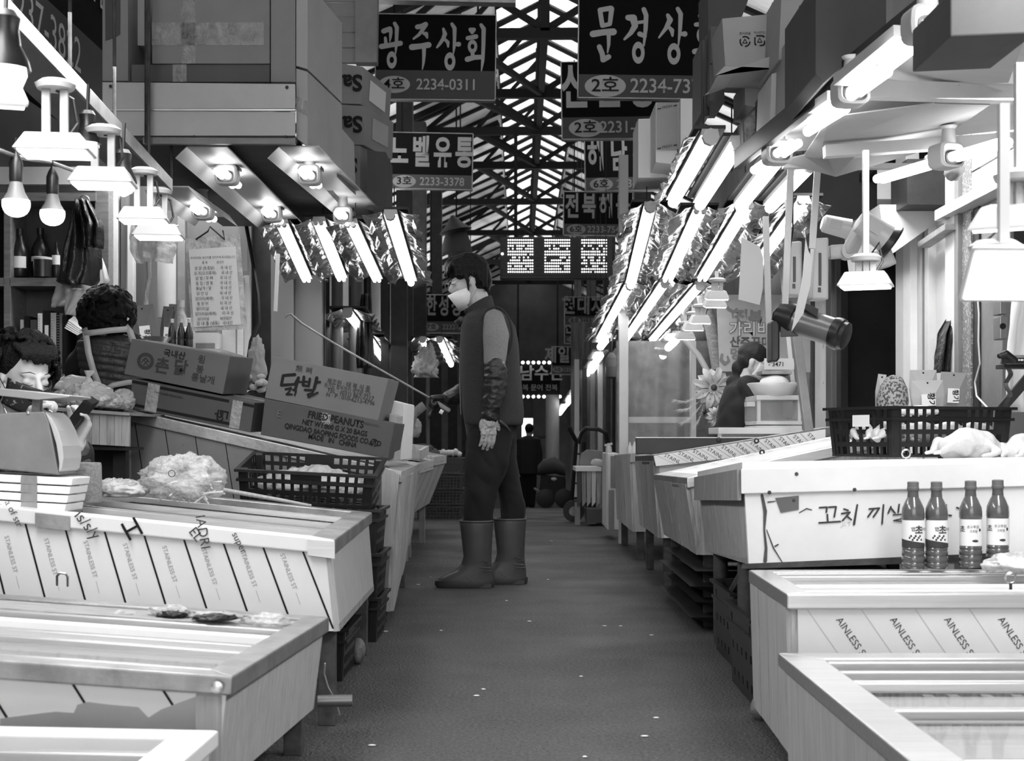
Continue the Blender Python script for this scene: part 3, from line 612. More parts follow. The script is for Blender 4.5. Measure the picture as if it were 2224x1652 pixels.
sign('black hanging sign reading 신안상회 half hidden by the large sign in front', 1219, 135, 1500, 302, 12, -.015, '신안상회', 1358, 192, 76, '2231-0555', 1372, 32, '2호', 1270, band=.72, lm='signletter', tsx=.66, tspace=1.3)
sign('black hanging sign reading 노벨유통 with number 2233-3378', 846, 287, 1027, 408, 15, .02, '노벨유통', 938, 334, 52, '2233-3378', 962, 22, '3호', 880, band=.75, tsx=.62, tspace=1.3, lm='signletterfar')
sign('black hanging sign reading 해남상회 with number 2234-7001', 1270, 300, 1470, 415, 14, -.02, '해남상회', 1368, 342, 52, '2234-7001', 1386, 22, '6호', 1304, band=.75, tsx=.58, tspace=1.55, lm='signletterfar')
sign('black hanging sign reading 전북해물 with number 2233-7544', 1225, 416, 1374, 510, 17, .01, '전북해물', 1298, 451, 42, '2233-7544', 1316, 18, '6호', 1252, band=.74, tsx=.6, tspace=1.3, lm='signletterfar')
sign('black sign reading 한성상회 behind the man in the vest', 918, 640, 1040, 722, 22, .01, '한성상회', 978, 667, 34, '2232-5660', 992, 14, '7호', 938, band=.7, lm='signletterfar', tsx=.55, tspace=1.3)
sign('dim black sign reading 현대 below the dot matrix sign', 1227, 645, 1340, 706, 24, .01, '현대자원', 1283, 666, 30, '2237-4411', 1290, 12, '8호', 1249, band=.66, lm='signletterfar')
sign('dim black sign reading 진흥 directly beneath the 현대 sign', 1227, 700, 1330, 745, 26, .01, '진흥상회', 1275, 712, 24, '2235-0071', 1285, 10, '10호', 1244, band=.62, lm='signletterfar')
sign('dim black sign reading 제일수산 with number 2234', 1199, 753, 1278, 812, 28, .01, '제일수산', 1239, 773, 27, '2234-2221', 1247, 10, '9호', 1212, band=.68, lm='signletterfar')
r = thing('bulb_lit_sign', 'farthest dark sign reading 남수산 with rows of round bulbs above and below', 'sign', None, P(1170, 865, 32))
MB().prism([(1120, 792), (1216, 792), (1216, 856), (1120, 856)], 32, .1).build('sign_board', 'signblack', r)
for x_ in (1125, 1211): p = P(x_, 792, 32.05); MB().tube([p, (p.x, p.y, 5.4)], .02, 6).build('hanger_rod', 'rafter', r)
ftext('전남수산', 1160, 812, 26, 31.99, 'signletter', r, bold=.02)
ftext('전복 문어 전복', 1166, 842, 11, 31.99, 'signletterfar', r)
for yy in (787, 861):
    for i in range(9): MB().ell(P(1124+11.5*i, yy, 31.9), .035, 8, 6).build('bulb', 'farglow', r, smooth=1)
r = thing('signboard_edge', 'sign above the 광주상회 sign of which only its lower pale edge shows', 'sign', None, P(950, 0, 9.8))
MB().prism([(700, -60), (1120, -60), (1120, 1), (700, -6)], 9.8, .08).build('sign_board', 'signgrey', r)
MB().prism([(780, -6), (1120, 0), (1120, 6), (780, -1)], 9.78, .1).build('edge_trim', 'steel2', r)
# dot matrix sign
r = thing('dot_matrix_sign', 'black dot matrix display with three glowing blocks of dots hanging in the aisle', 'sign', None, P(1207, 606, 20))
MB().prism([(1086, 514), (1330, 514), (1330, 606), (1086, 606)], 20, .16).build('housing', 'black', r, bevel=.01)
lit = MB(); unl = MB(); R2_ = random.Random(4)
pats = ['111111111111', '111111111110', '011111111110', '110111011011', '111111111111', '111111111111', '101111111111', '110110110111', '111111111111', '111111111111', '011110111011', '111111111111']
for g_ in range(3):
    for c_ in range(17):
        for r_ in range(13):
            x_ = 1090+g_*80+c_*4.75; y_ = 521+r_*6.3
            on = 3 <= c_ < 15 and r_ < 12 and R2_.random() < (.97 if r_ in (0, 1, 4, 5, 8, 10, 11) else .7)
            (lit if on else unl).ell(P(x_, y_, 19.97), (.0098, .005, .0098) if on else (.007, .004, .007), 6, 4)
lit.build('lit_dots', 'dot', r, kind='stuff'); unl.build('unlit_dots', 'darkmetal', r, kind='stuff')
MB().ell(P(1091, 551, 19.96), .018, 8, 6).build('indicator', 'dot', r)
for x_ in (1120, 1300):
    p = P(x_, 514, 20.05); MB().bar(p, (p.x, p.y, 5.2), .05, .05).build('hanger_rod', 'rafter', r)
# sign on the left wall
r = thing('wall_sign', 'dark wall sign with number 2237-3 high above the corner bulbs', 'sign', None, (-2.0, 6, 2.6))
MB().box((-2.03, 6.2, 2.66), (.04, 2.4, .95)).build('sign_board', 'signblack', r)
MB().box((-2.005, 6.2, 2.46), (.012, 2.4, .34)).build('lower_band', 'signgrey', r)
text('2237-3822', .22, FR((-1.998, 6.0, 2.50), (0, 1, 0), (0, 0, 1)), 'signletter2', r)
text('사/소 신선', .26, FR((-1.998, 6.4, 2.92), (0, 1, 0), (0, 0, 1)), 'signletter2', r)

# ================= lamps =================
def strip_lamp(label, A, B, tubes=2, wing=.10, gap=.022, tr=.011, group='foil flanked strip lights', foilL=True, foilR=True, tray=True):
    A, B = V(A), V(B); d = (B-A).normalized(); s_ = d.cross(V((0, 0, 1))).normalized(); u = s_.cross(d).normalized()
    r = thing('strip_light', label, 'lamp', group, (A+B)/2)
    if tray:
        MB().hexa([A+s_*.035+u*.012, A-s_*.035+u*.012, B-s_*.035+u*.012, B+s_*.035+u*.012], [A+s_*.03+u*.04, A-s_*.03+u*.04, B-s_*.03+u*.04, B+s_*.03+u*.04]).build('batten', 'lampwhite', r)
        MB().hexa([A+s_*wing+u*.036, A-s_*wing+u*.036, B-s_*wing+u*.036, B+s_*wing+u*.036], [A+s_*wing+u*.05, A-s_*wing+u*.05, B-s_*wing+u*.05, B+s_*wing+u*.05]).build('backing_board', 'darkmetal', r)
    for i in range(tubes):
        o = s_*((i-(tubes-1)/2)*gap*2)
        MB().tube([A+o, A.lerp(B, .01)+o, A.lerp(B, .99)+o, B+o], [tr*.7, tr, tr, tr*.7], 10).build('tube', 'tube', r, smooth=1)
        MB().tube([A+o-d*.03, A+o], tr*1.25, 8).build('end_cap', 'lampwhite', r); MB().tube([B+o, B+o+d*.004], tr*1.0, 8).build('end_cap', 'lampwhite', r)
    for t_ in (.15, .85):
        q_ = A.lerp(B, t_)+u*.05; MB().tube([q_, (q_.x, q_.y, q_.z+.16)], .003, 5).build('hanging_cable', 'darkmetal', r)
    for sg, on in ((-1, foilL), (1, foilR)):
        if not on: continue
        sd = R.random()*20
        def fn(a, b_, sg=sg):
            p = A.lerp(B, a); nz = noise.noise(V((a*9+sd, b_*2, 1)))*.025+noise.noise(V((a*40+sd, b_*5, 3)))*.01
            return p+s_*sg*(.04+b_*(wing+.0+nz))+u*(.03-b_*(.045)+nz*(.4+b_))
        MB().grid(fn, 36, 3).build('foil_wing', 'foil', r, solid=.0015)
    return r
# right: three long rows over the far planked stalls
ordn = ['nearest the aisle', 'second from the aisle', 'third from the aisle', 'fourth from the aisle']
for i, (x0, y0, x1, y1) in enumerate(((1302, 738, 1368, 622), (1358, 740, 1444, 617), (1416, 740, 1520, 622))):
    X = (.70, .93, 1.16)[i]; Yb = X*F/(x0-CX); Ya = X*F/(x1-CX)
    strip_lamp('long low strip light in the far run over the plank stalls, '+ordn[i], P(x1, y1, Ya), P(x0, y0, Yb), tubes=1, tr=.024)
for i, (x0, y0, x1, y1) in enumerate(((1370, 620, 1412, 452), (1450, 610, 1520, 460), (1525, 608, 1622, 450), (1620, 610, 1745, 440))):
    X = (.70, .93, 1.16, 1.42)[i]; Yb = X*F/(x0-CX); Ya = X*F/(x1-CX)
    strip_lamp('foil flanked strip light in the middle run, '+ordn[i], P(x1, y1, Ya), P(x0, y0, Yb), tubes=1 if i == 0 else 2, tr=.026 if i == 0 else .012, gap=.018)
for i, (x0, y0, x1, y1) in enumerate(((1462, 440, 1542, 300), (1520, 446, 1604, 315), (1608, 450, 1692, 345), (1672, 452, 1760, 360))):
    X = (.72, .86, 1.05, 1.2)[i]; Yb = X*F/(x0-CX); Ya = X*F/(x1-CX)
    strip_lamp('thick tube strip light directly beyond the cardboard laden shelf, '+ordn[i], P(x1, y1, Ya), P(x0, y0, Yb), tubes=1, tr=.026, foilL=(i == 0), foilR=False, wing=.06, tray=True)
# left: four strip lights
for i, (x0, y0, x1, y1) in enumerate(((893, 615, 848, 470), (819, 610, 762, 490), (742, 608, 692, 485), (666, 610, 612, 490))):
    X = (-.634, -.87, -1.06, -1.28)[i]; Yb = X*F/(x0-CX); Ya = X*F/(x1-CX)
    strip_lamp('slanting foil flanked strip light beyond the stacked cartons, '+ordn[i], P(x1, y1, Ya), P(x0, y0, Yb), tubes=1 if i == 0 else 2, tr=.02 if i == 0 else .011, gap=.014, wing=.085)
# farther lamps, both sides
for i, (x0, y0, x1, y1, Yb, l) in enumerate(((980, 792, 955, 738, 17, 'small strip light above the flowers, one of two side by side, nearer the man'), (945, 790, 918, 738, 17, 'small strip light above the flowers, one of two side by side, farther from the man'), (830, 778, 800, 735, 14, 'strip light beyond the hook tip, lower of the two'), (786, 718, 755, 680, 12, 'strip light beyond the hook tip, upper of the two'))):
    p = P(x0, y0, Yb); q = V((p.x, Yb-2.2, H+(YH-y1)*(Yb-2.2)/F)); q.x = (x1-CX)*(Yb-2.2)/F
    strip_lamp(l, q, p, tubes=1, tr=.03, wing=.13, group='strip lights far down the aisle')
pts = [(1310, 745), (1322, 705), (1298, 780), (1288, 800), (1276, 812), (1268, 825), (1257, 840), (1248, 855), (1238, 870), (1222, 890)]
for i, (a, b_) in enumerate(pts):
    if i == 1: continue
    Yb = [13.5, 0, 15, 16.5, 18, 19.5, 21, 22.5, 24, 26][i]
    p = P(a-6, b_+8, Yb); q = P(a+6, b_-8, Yb-.9)
    r = thing('far_strip_light', 'short blurred strip light in the receding run, %s from the near end' % ['first', '', 'second', 'third', 'fourth', 'fifth', 'sixth', 'seventh', 'eighth', 'ninth and last'][i], 'lamp', 'strip lights receding toward the far end', p)
    MB().tube([q, p], .035, 8).build('tube', 'farglow', r); MB().bar(q+V((0, 0, .05)), p+V((0, 0, .05)), .16, .02).build('batten', 'foil', r); MB().tube([q+V((0, 0, .05)), (q.x, q.y, 5.6)], .003, 5).build('hanging_cable', 'darkmetal', r)
for i, (a, b_, c_, d_, Yb) in enumerate(((1385, 796, 1375, 772, 13), (1422, 795, 1440, 772, 12), (1448, 758, 1468, 738, 11.5), (1350, 770, 1340, 790, 15))):
    r = thing('far_strip_light', ['short square ended lamp hanging behind the pale post', 'lower dash shaped strip light behind the plastic sheet', 'upper dash shaped strip light behind the plastic sheet', 'small strip light next to the hanging gas bottle'][i], 'lamp', None, P(a, b_, Yb))
    MB().tube([P(a, b_, Yb), P(c_, d_, Yb-.6)], .03, 8).build('tube', 'farglow', r)
    MB().bar(P(a, b_, Yb)+V((0, 0, .06)), P(c_, d_, Yb-.6)+V((0, 0, .06)), .14, .02).build('batten', 'foil', r)

def compact_lamp(label, px, py, Y, L=.34, group='twin tube lamps with square sockets', tray=None, s=1, ang=0):
    """twin tube running away from the camera through a square socket under its tray"""
    p = P(px, py, Y); r = thing('twin_tube_lamp', label, 'lamp', group, p)
    rot = Matrix.Rotation(ang, 3, 'Z'); d = rot @ V((0, 1, 0)); sd = rot @ V((1, 0, 0))
    for o in (-.013, .013):
        MB().cap([p+sd*o*s-d*L*.42, p+sd*o*s+d*L*.58], .016*s, 10).build('tube', 'tube', r, smooth=1)
    q = p+V((0, 0, .012)); m = MB()
    m.loft([(q-d*.03*s, sd*.042*s, V((0, 0, .036*s)), .5), (q-d*.022*s, sd*.05*s, V((0, 0, .044*s)), .5), (q+d*.05*s, sd*.05*s, V((0, 0, .044*s)), .5)], 16)
    m.build('socket', 'lampwhite', r, smooth=1)
    MB().loft([(q-d*.034*s-V((0, 0, .012*s)), sd*.036*s, V((0, 0, .024*s)), .6), (q-d*.028*s-V((0, 0, .012*s)), sd*.036*s, V((0, 0, .024*s)), .6)], 16).build('socket_lip', 'black', r)
    MB().lathe([(.028*s, 0), (.022*s, .05*s), (.03*s, .06*s)], q+V((0, 0, .04*s)), (0, 0, 1), 12).build('mount', 'lampwhite', r, smooth=1)
    for i in range(6):
        MB().box(q+sd*.052*s+d*(.0+i*.012)*s+V((0, 0, .03*s)), (.006*s, .006*s, .014*s)).build('cooling_fin', 'black', r)
    return r
def tray(label, A, B, w_=.2, dep=.05):
    A, B = V(A), V(B); d = (B-A).normalized(); sd = d.cross(V((0, 0, 1))).normalized(); u = V((0, 0, 1))
    r = thing('lamp_tray', label, 'tray', 'inverted metal trays holding the twin tube lamps', (A+B)/2)
    MB().bar(A, B, w_*.7, .006).build('top_plate', 'lampwhite', r)
    for s_ in (-1, 1):
        q = [A+sd*s_*w_*.35, B+sd*s_*w_*.35, B+sd*s_*w_*.55-u*dep, A+sd*s_*w_*.55-u*dep]
        MB().slab(q, .003).build('side_flange', 'fascia', r)
    return r
# left canopy
tray('pale inverted lamp tray under the fascia, nearer the aisle', P(650, 318, 5.95), P(815, 478, 8.2), .24)
tray('pale inverted lamp tray under the fascia, in the middle', P(450, 318, 5.95), P(625, 485, 7.8), .24)
tray('inverted lamp tray under the fascia, farthest from the aisle', P(375, 405, 6.3), P(470, 470, 7.3), .2)
compact_lamp('twin tube lamp under the fascia corner, nearest the aisle', 672, 385, 6.3)
compact_lamp('twin tube lamp hanging below the middle of the fascia', 492, 385, 6.3)
compact_lamp('twin tube lamp second along the tray nearer the aisle', 745, 472, 7.3)
compact_lamp('twin tube lamp second along the middle tray', 590, 468, 7.3)
compact_lamp('twin tube lamp directly above the paper price list', 440, 462, 6.9)
# fascia and its shelf
r = thing('canopy_shelf', 'pale ribbed sheet canopy shelf with cartons piled on it', 'shelf', None, P(430, 310, 5.9))
for a, b_, y0 in ((178, 236, 5.9), (239, 302, 5.9)):
    MB().prism([(222, a), (641, a+4), (641, b_), (222, b_)], 5.9, .012).build('fascia_board', 'fascia', r, bevel=.002)
MB().prism([(222, 236), (641, 237), (641, 240), (222, 240)], 5.89, .02).build('rib', 'steel', r)
MB().prism([(310, 298), (641, 300), (641, 312), (310, 312)], 5.88, .03).build('bottom_angle', 'greymetal', r)
a = P(222, 310, 5.9); b_ = P(641, 310, 5.9)
MB().box(((a.x+b_.x)/2, 7.1, a.z+.02), (b_.x-a.x, 2.4, .02)).build('shelf_board', 'darkwood', r)
for px_, py_ in ((240, 187), (623, 189), (422, 297), (620, 297)): MB().lathe([(.007, 0), (.005, .005)], P(px_, py_, 5.888), (0, -1, 0), 10).build('screw', 'darkmetal', r)
p = P(320, 310, 5.84); MB().tube([p, (p.x, p.y, 3.2)], .012, 8).build('hanger_rod', 'rust', r, smooth=1)
for px_ in (830, 848): 
    pass
# big cartons on it
def carton(label, quad, Y, dep, mt, dv=None, group=None, name='carton', tapes=(), parent=None, cat='box'):
    r = thing(name, label, cat, group, P(quad[-1][0], quad[-1][1], Y))
    MB().prism(quad, Y, dep, dv).build('body', mt, r, bevel=.003)
    a, b_, c_, d_ = [P(x, y, Y) for x, y in quad[:4]]
    dvv = V(dv) if dv else V((0, dep, 0))
    # lid flap seam along the top face
    MB().hexa([a.lerp(d_, 0)+dvv*.48+V((0, 0, .0005)), b_+dvv*.48+V((0, 0, .0005)), b_+dvv*.52+V((0, 0, .0005)), a+dvv*.52+V((0, 0, .0005))], [p_+V((0, 0, .002)) for p_ in (a+dvv*.48, b_+dvv*.48, b_+dvv*.52, a+dvv*.52)]).build('seam_tape', 'tape', r)
    for (u0, v0, u1, v1) in tapes:
        f = lambda u, v: a.lerp(b_, u).lerp(d_.lerp(c_, u), v)+V((0, -.0015, 0))
        q = [f(u0, v0), f(u1, v0), f(u1, v1), f(u0, v1)]
        MB().hexa(q, [p_+V((0, -.0008, 0)) for p_ in q]).build('tape_strip', 'tape', r)
    return r
cb = 'cartons piled on the canopy shelf'
carton('big taped cardboard carton in the middle of the canopy shelf', [(330, -60), (586, -60), (586, 138), (330, 138)], 5.97, .5, 'card', group=cb, tapes=((.25, 0, .37, 1), (0, .55, .95, .8)))
carton('flat carton lying under the big taped carton', [(285, 140), (586, 140), (586, 178), (285, 178)], 5.98, .5, 'cardmid', group=cb, tapes=((.3, 0, .4, 1),))
carton('tall grey carton with a dark torn patch at the left end of the canopy shelf', [(222, -60), (278, -60), (278, 176), (222, 176)], 5.95, .4, 'card', group=cb)
MB().prism([(228, -20), (261, -20), (261, 74), (250, 80), (229, 88)], 5.945, .003).build('torn_patch', 'carddark', bpy.data.objects['carton.002'] if 'carton.002' in bpy.data.objects else None)
carton('narrow carton with printed characters between the tall one and the rod', [(280, -60), (314, -60), (314, 99), (280, 99)], 6.1, .4, 'cardlight', group=cb)
carton('plain carton at the aisle end of the canopy shelf', [(588, -60), (641, -60), (641, 178), (588, 178)], 5.95, .35, 'card', group=cb)
carton('tall pale carton taped crosswise, upper one at the aisle corner of the shelf', [(643, -60), (668, -40), (668, 150), (643, 143)], 5.96, 0, 'cardlight', dv=(.07, .6, 0), group=cb)
carton('taped carton below the crosswise taped one at the aisle corner', [(643, 148), (668, 155), (668, 318), (643, 300)], 5.97, 0, 'cardlight', dv=(.07, .6, 0), group=cb, tapes=((0, .4, 1, .6),))
carton('light carton with shiny tape lower down beyond the aisle corner', [(690, 235), (728, 262), (732, 385), (700, 340)], 6.6, 0, 'cardlight', dv=(.03, .5, 0), group=cb, tapes=((.3, 0, .5, 1),))
# printed cartons stacked beyond, lettering upside down
sd = 'upside down printed cartons above the strip lights'
for i, (q, l) in enumerate((([(700, 132), (788, 145), (783, 226), (727, 224)], 'uppermost of the three upside down printed cartons'), ([(730, 226), (793, 230), (790, 315), (733, 312)], 'middle one of the three upside down printed cartons'), ([(734, 314), (782, 316), (782, 415), (734, 400)], 'lowest of the three upside down printed cartons'))):
    r = carton(l, q, 7.9, 0, 'card', dv=(.13, .32, -.02 if i else -.05), group=sd)
    cx, cy = ((745, 178), (748, 268), (742, 358))[i]
    ftext('Sadia'[:5-i], cx+(-8 if i == 0 else 0), cy, 36, 7.89, 'ink', r, tilt=PI, bold=.03)
    a, b_ = P(q[1][0], q[1][1], 7.9), P(q[2][0], q[2][1], 7.9); dv = V((.13, .32, -.02 if i else -.05)); n = V((.003, -.001, 0))
    qq = [a+dv*.25+(b_-a)*.2+n, a+dv*.8+(b_-a)*.2+n, a+dv*.8+(b_-a)*.75+n, a+dv*.25+(b_-a)*.75+n]
    MB().hexa(qq, [p_+n*.3 for p_ in qq]).build('shipping_label' if i == 0 else 'printed_label', 'label' if i == 0 else 'cardlight', r)
carton('dark carton hanging over the end of the nearest strip light', [(797, 326), (838, 330), (838, 462), (797, 455)], 7.6, .4, 'carddark')
carton('small dark carton wedged behind the printed cartons', [(695, 180), (722, 186), (728, 262), (700, 240)], 7.5, .3, 'carddark')
# ribbed shutter boards behind
r = thing('shutter_box', 'ribbed metal shutter boards between the cartons and the 광주상회 sign', 'shutter', None, P(740, 130, 9))
for i in range(6):
    y0 = -60+i*33; MB().prism([(690, y0), (772, y0), (772, y0+31), (690, y0+31)], 9.0, .04).build('slat', 'greymetal', r, bevel=.004)
MB().prism([(771, -60), (820, -60), (818, 135), (771, 135)], 8.98, .1).build('side_post', 'greymetal', r)
# side post hanging beneath, dark
for i, (x0, x1, l) in enumerate(((850, 885, 'dark riveted steel post behind the strip light nearest the aisle'), (828, 846, 'thin dark post left of the riveted one'))):
    a = P(x0, 900, 12.5); b_ = P(x1, 900, 12.5)
    tag(MB().box(((a.x+b_.x)/2, 12.5, 1.32), (b_.x-a.x, .12, 2.75)).build('steel_post', 'darkmetal', bevel=.004), l, 'post')

# left rail with its lamps
r = thing('shelf_rail', 'long angle steel rail with a narrow shelf running over the kitchen scale', 'shelf', None, P(200, 200, 4.7))
A_, B_ = P(-10, -8, 3.5), P(372, 402, 6.0)
MB().bar(A_, B_, .012, .05).build('angle_rail', 'steel2', r, bevel=.002)
MB().bar(A_+V((-.09, 0, .0)), B_+V((-.09, 0, .0)), .17, .008).build('shelf_plate', 'greymetal', r)
for t in (.3, .55, .8, 1):
    p = A_.lerp(B_, t); MB().tube([p, p+V((0, 0, .9))], .006, 6).build('hanger_rod', 'rust', r)
def flood(label, px, py, Y, w_=.175, rz=0, tilt=0, stem=.13, group='white floodlights hanging on brackets', pole=None):
    p = P(px, py, Y); r = thing('floodlight', label, 'lamp', group, p); h = w_/2; dp = w_*.36
    M4 = TR(p, rx=tilt, rz=rz); f = lambda x, y, z: M4 @ V((x, y, z))
    MB().hexa([f(-h, -dp, 0), f(h, -dp, 0), f(h, dp, 0), f(-h, dp, 0)], [f(-h*.72, -dp*.66, .045), f(h*.72, -dp*.66, .045), f(h*.72, dp*.66, .045), f(-h*.72, dp*.66, .045)]).build('housing', 'lampwhite', r, bevel=.006)
    MB().hexa([f(-h*.86, -dp*.82, -.006), f(h*.86, -dp*.82, -.006), f(h*.86, dp*.82, -.006), f(-h*.86, dp*.82, -.006)], [f(-h*.9, -dp*.86, .004), f(h*.9, -dp*.86, .004), f(h*.9, dp*.86, .004), f(-h*.9, dp*.86, .004)]).build('lens', 'lampface', r)
    for s_ in (-1, 1): MB().bar(f(s_*.022, 0, .03), f(s_*.022, 0, .03+stem), .02, .012, (0, 1, 0)).build('bracket', 'lampwhite', r, bevel=.002)
    MB().lathe([(.045, 0), (.05, .012), (.035, .022)], f(0, 0, .03+stem), (0, 0, 1), 14).build('mount_plate', 'lampwhite', r, smooth=1)
    if pole: MB().bar(f(0, 0, .03), f(0, 0, .03)+V((0, 0, pole)), .018, .018).build('pole', 'lampwhite', r)
    MB().tube([f(.03, 0, .04), f(.05, .02, .08), f(.04, .02, .14), f(.0, .01, .03+stem)], .004, 6).build('cable', 'black', r)
    return r
flood('largest white floodlight hanging above the two bare bulbs', 120, 333, 3.55, .185, .12)
flood('second white floodlight along the rail', 224, 402, 3.9, .175, .12, stem=.11)
flood('third white floodlight, above the crinkled plastic cover', 312, 480, 4.9, .17, .1)
flood('fourth white floodlight, partly behind the third', 345, 515, 5.3, .185, .1)
flood('overexposed floodlight cut by the edge of the picture above the nearest bulb', -10, 225, 2.9, .13, .3, .3)
def bell(label, px, py, Y, s=1, lit=True, group='black socket lamps on the rail'):
    p = P(px, py, Y); r = thing('socket_lamp', label, 'lamp', group, p)
    MB().lathe([(.02*s, .10*s), (.03*s, .085*s), (.026*s, .06*s), (.03*s, .03*s), (.045*s, .0), (.05*s, -.02*s)], p, (0, 0, 1), 16, caps=False).build('socket_shade', 'black', r, smooth=1)
    MB().tube([p+V((0, 0, .1*s)), p+V((0, .01, .2*s))], .005, 6).build('cord', 'black', r)
    MB().lathe([(.006, .04*s), (.02*s, .03*s), (.038*s, 0), (.042*s, -.03*s), (.032*s, -.055*s), (.005, -.07*s)], p, (0, 0, 1), 16).build('bulb', 'bulb', r, smooth=1)
    return r
bell('big bulb in a black socket at the top corner of the picture', 12, 130, 2.6, .9)
bell('black socket lamp between the first and second floodlight', 190, 300, 3.9, .75)
bell('black socket lamp between the second and third floodlight', 268, 385, 4.4, .85)
def bulb(label, px, py, Y):
    p = P(px, py, Y); r = thing('light_bulb', label, 'lamp', 'bare bulbs hanging on a wire', p); q = .0325
    MB().lathe([(.0335, .006), (.0345, -.002), (.034, -.01), (.0315, -.018), (.027, -.026), (.019, -.032), (.01, -.0355), (.003, -.0365)], p, (0, 0, 1), 32).build('glass', 'bulb', r, smooth=2)
    MB().lathe([(.0145, .055), (.0165, .045), (.022, .025), (.0335, .006)], p, (0, 0, 1), 18).build('collar', 'greymetal', r, smooth=1)
    MB().lathe([(.004, .13), (.012, .115), (.017, .1), (.017, .06), (.015, .05)], p, (0, 0, 1), 14).build('socket', 'black', r, smooth=1)
    MB().tube([p+V((0, 0, .12)), p+V((0, 0, .165))], .003, 6).build('cord', 'black', r)
bulb('bare bulb nearer the picture edge, hanging on the wire', 35, 440, 3.6); bulb('smaller looking bare bulb, second on the wire', 114, 462, 4.0)
wq = [P(-30, 315, 3.5), P(35, 340, 3.6), P(110, 352, 4.0), P(200, 385, 4.3), P(285, 400, 4.6)]
tag(MB().tube(wq, .006, 8).build('lamp_wire', 'steel2', smooth=1), 'thin metal wire from which the two bare bulbs hang', 'wire')

# ---------------- right overhead shelf ----------------
A_, B_ = P(2090, -25, 3.45), P(1602, 358, 5.6)
r = thing('overhead_shelf', 'dark edged overhead shelf with cardboard pushed against its underside, full of boxes', 'shelf', None, (A_+B_)/2)
MB().bar(A_+V((0, 0, .02)), B_+V((0, 0, .02)), .03, .075).build('edge_rail', 'darkmetal', r, bevel=.003)
e = V((1.2, 0, .12)); q = [A_, B_, B_+e, A_+e]; dn = V((0, 0, .03))
MB().hexa([p_+dn for p_ in q], [p_+dn*1.6 for p_ in q]).build('shelf_board', 'palepanel', r)
MB().bar(P(1790, 330, 5.0), P(2224, 300, 5.0), .05, .04).build('cross_beam', 'palepanel', r)
MB().bar(P(1860, 195, 4.3), P(2224, 205, 4.3), .05, .05).build('cross_beam', 'palepanel', r)
MB().bar(P(1700, 360, 5.5), P(2000, 362, 5.5), .04, .02).build('cross_beam', 'palepanel', r)
def cardsheet(label, pts, mt='carton'):
    # bent cardboard panel: list of (px,py,Y)
    r_ = thing('cardboard_sheet', label, 'cardboard', 'cardboard sheets under the overhead shelf', P(*pts[0]))
    MB().slab([P(*p_) for p_ in pts], .004).build('panel', mt, r_, solid=0); return r_
cs = [cardsheet('bent cardboard sheet hanging under the shelf beside the long tube', [(1960, 80, 3.9), (2224, 90, 3.7), (2190, 180, 4.2), (2000, 185, 4.4), (1880, 160, 4.5)], 'cardlight'),
 cardsheet('creased cardboard sheet in the middle of the shelf underside', [(1800, 255, 4.6), (2030, 225, 4.4), (2150, 228, 4.6), (2060, 290, 5.2), (1780, 345, 5.3), (1745, 340, 5.3)], 'cardlight'),
 cardsheet('drooping cardboard flap with a dark fold by the lamp pole', [(1745, 338, 5.3), (1900, 300, 5.1), (2060, 312, 5.3), (1830, 360, 5.35), (1815, 384, 5.3), (1690, 350, 5.5)], 'card')]
# batten lamps on the rail
def rail_lamp(label, px, py, Y, L=.5, tx=0):
    return compact_lamp(label, px, py, Y, L, group='bright twin tube lamps along the overhead rail', s=1.0, ang=tx)
al = -math.atan2(.2, 2.1)
rail_lamp('bright twin tube lamp at the top of the rail, nearest the camera', 2014, 62, 3.5, .5, -al)
rail_lamp('bright twin tube lamp in the middle of the rail', 1850, 205, 4.2, .62, -al)
rail_lamp('bright twin tube lamp at the low end of the rail', 1690, 337, 5.2, .5, -al)
for i, (a, b_, Ya, Yb) in enumerate((((1985, 100), (1850, 205), 3.75, 4.15), ((1835, 235), (1755, 285), 4.4, 4.9))):
    rr_ = thing('bare_tube', ['stretch of long tube between the first and middle rail lamps', 'stretch of long tube between the middle and low rail lamps'][i], 'lamp', None, P(*a, Ya))
    MB().cap([P(*a, Ya), P(*b_, Yb)], .018, 10).build('tube', 'tube', rr_, smooth=1)
    MB().bar(P(*a, Ya)+V((-.03, 0, .04)), P(*b_, Yb)+V((-.03, 0, .04)), .05, .03).build('batten', 'lampwhite', rr_)
compact_lamp('twin tube lamp by the ribbed shutter board', 2060, 345, 4.9, .7, group='bright twin tube lamps along the overhead rail', ang=.35)
flood('flat floodlight on a long pole in front of the dark doorway', 1880, 622, 4.5, .17, -.35, 0, stem=.05, pole=.40, group='floodlights over the whitewashed chest')
flood('glaring white floodlight cut by the picture edge', 2190, 598, 2.6, .165, .05, -.9, stem=.05, group='floodlights over the whitewashed chest', pole=.3)
flood('slanting floodlight edge above the glaring one', 2215, 490, 2.9, .19, -.5, .2, stem=.06, group='floodlights over the whitewashed chest', pole=.3)
fl = 'small floodlights in a row by the banner'
for i, (a, b_, Y_) in enumerate(((1556, 648, 7.8), (1552, 665, 8.0), (1520, 700, 8.6), (1505, 715, 8.9), (1488, 735, 9.2))):
    flood(['highest', 'second highest', 'third highest', 'fourth highest', 'lowest'][i]+' of the small floodlights by the banner', a, b_, Y_, .13, .1, .2, .06, fl, pole=.12)
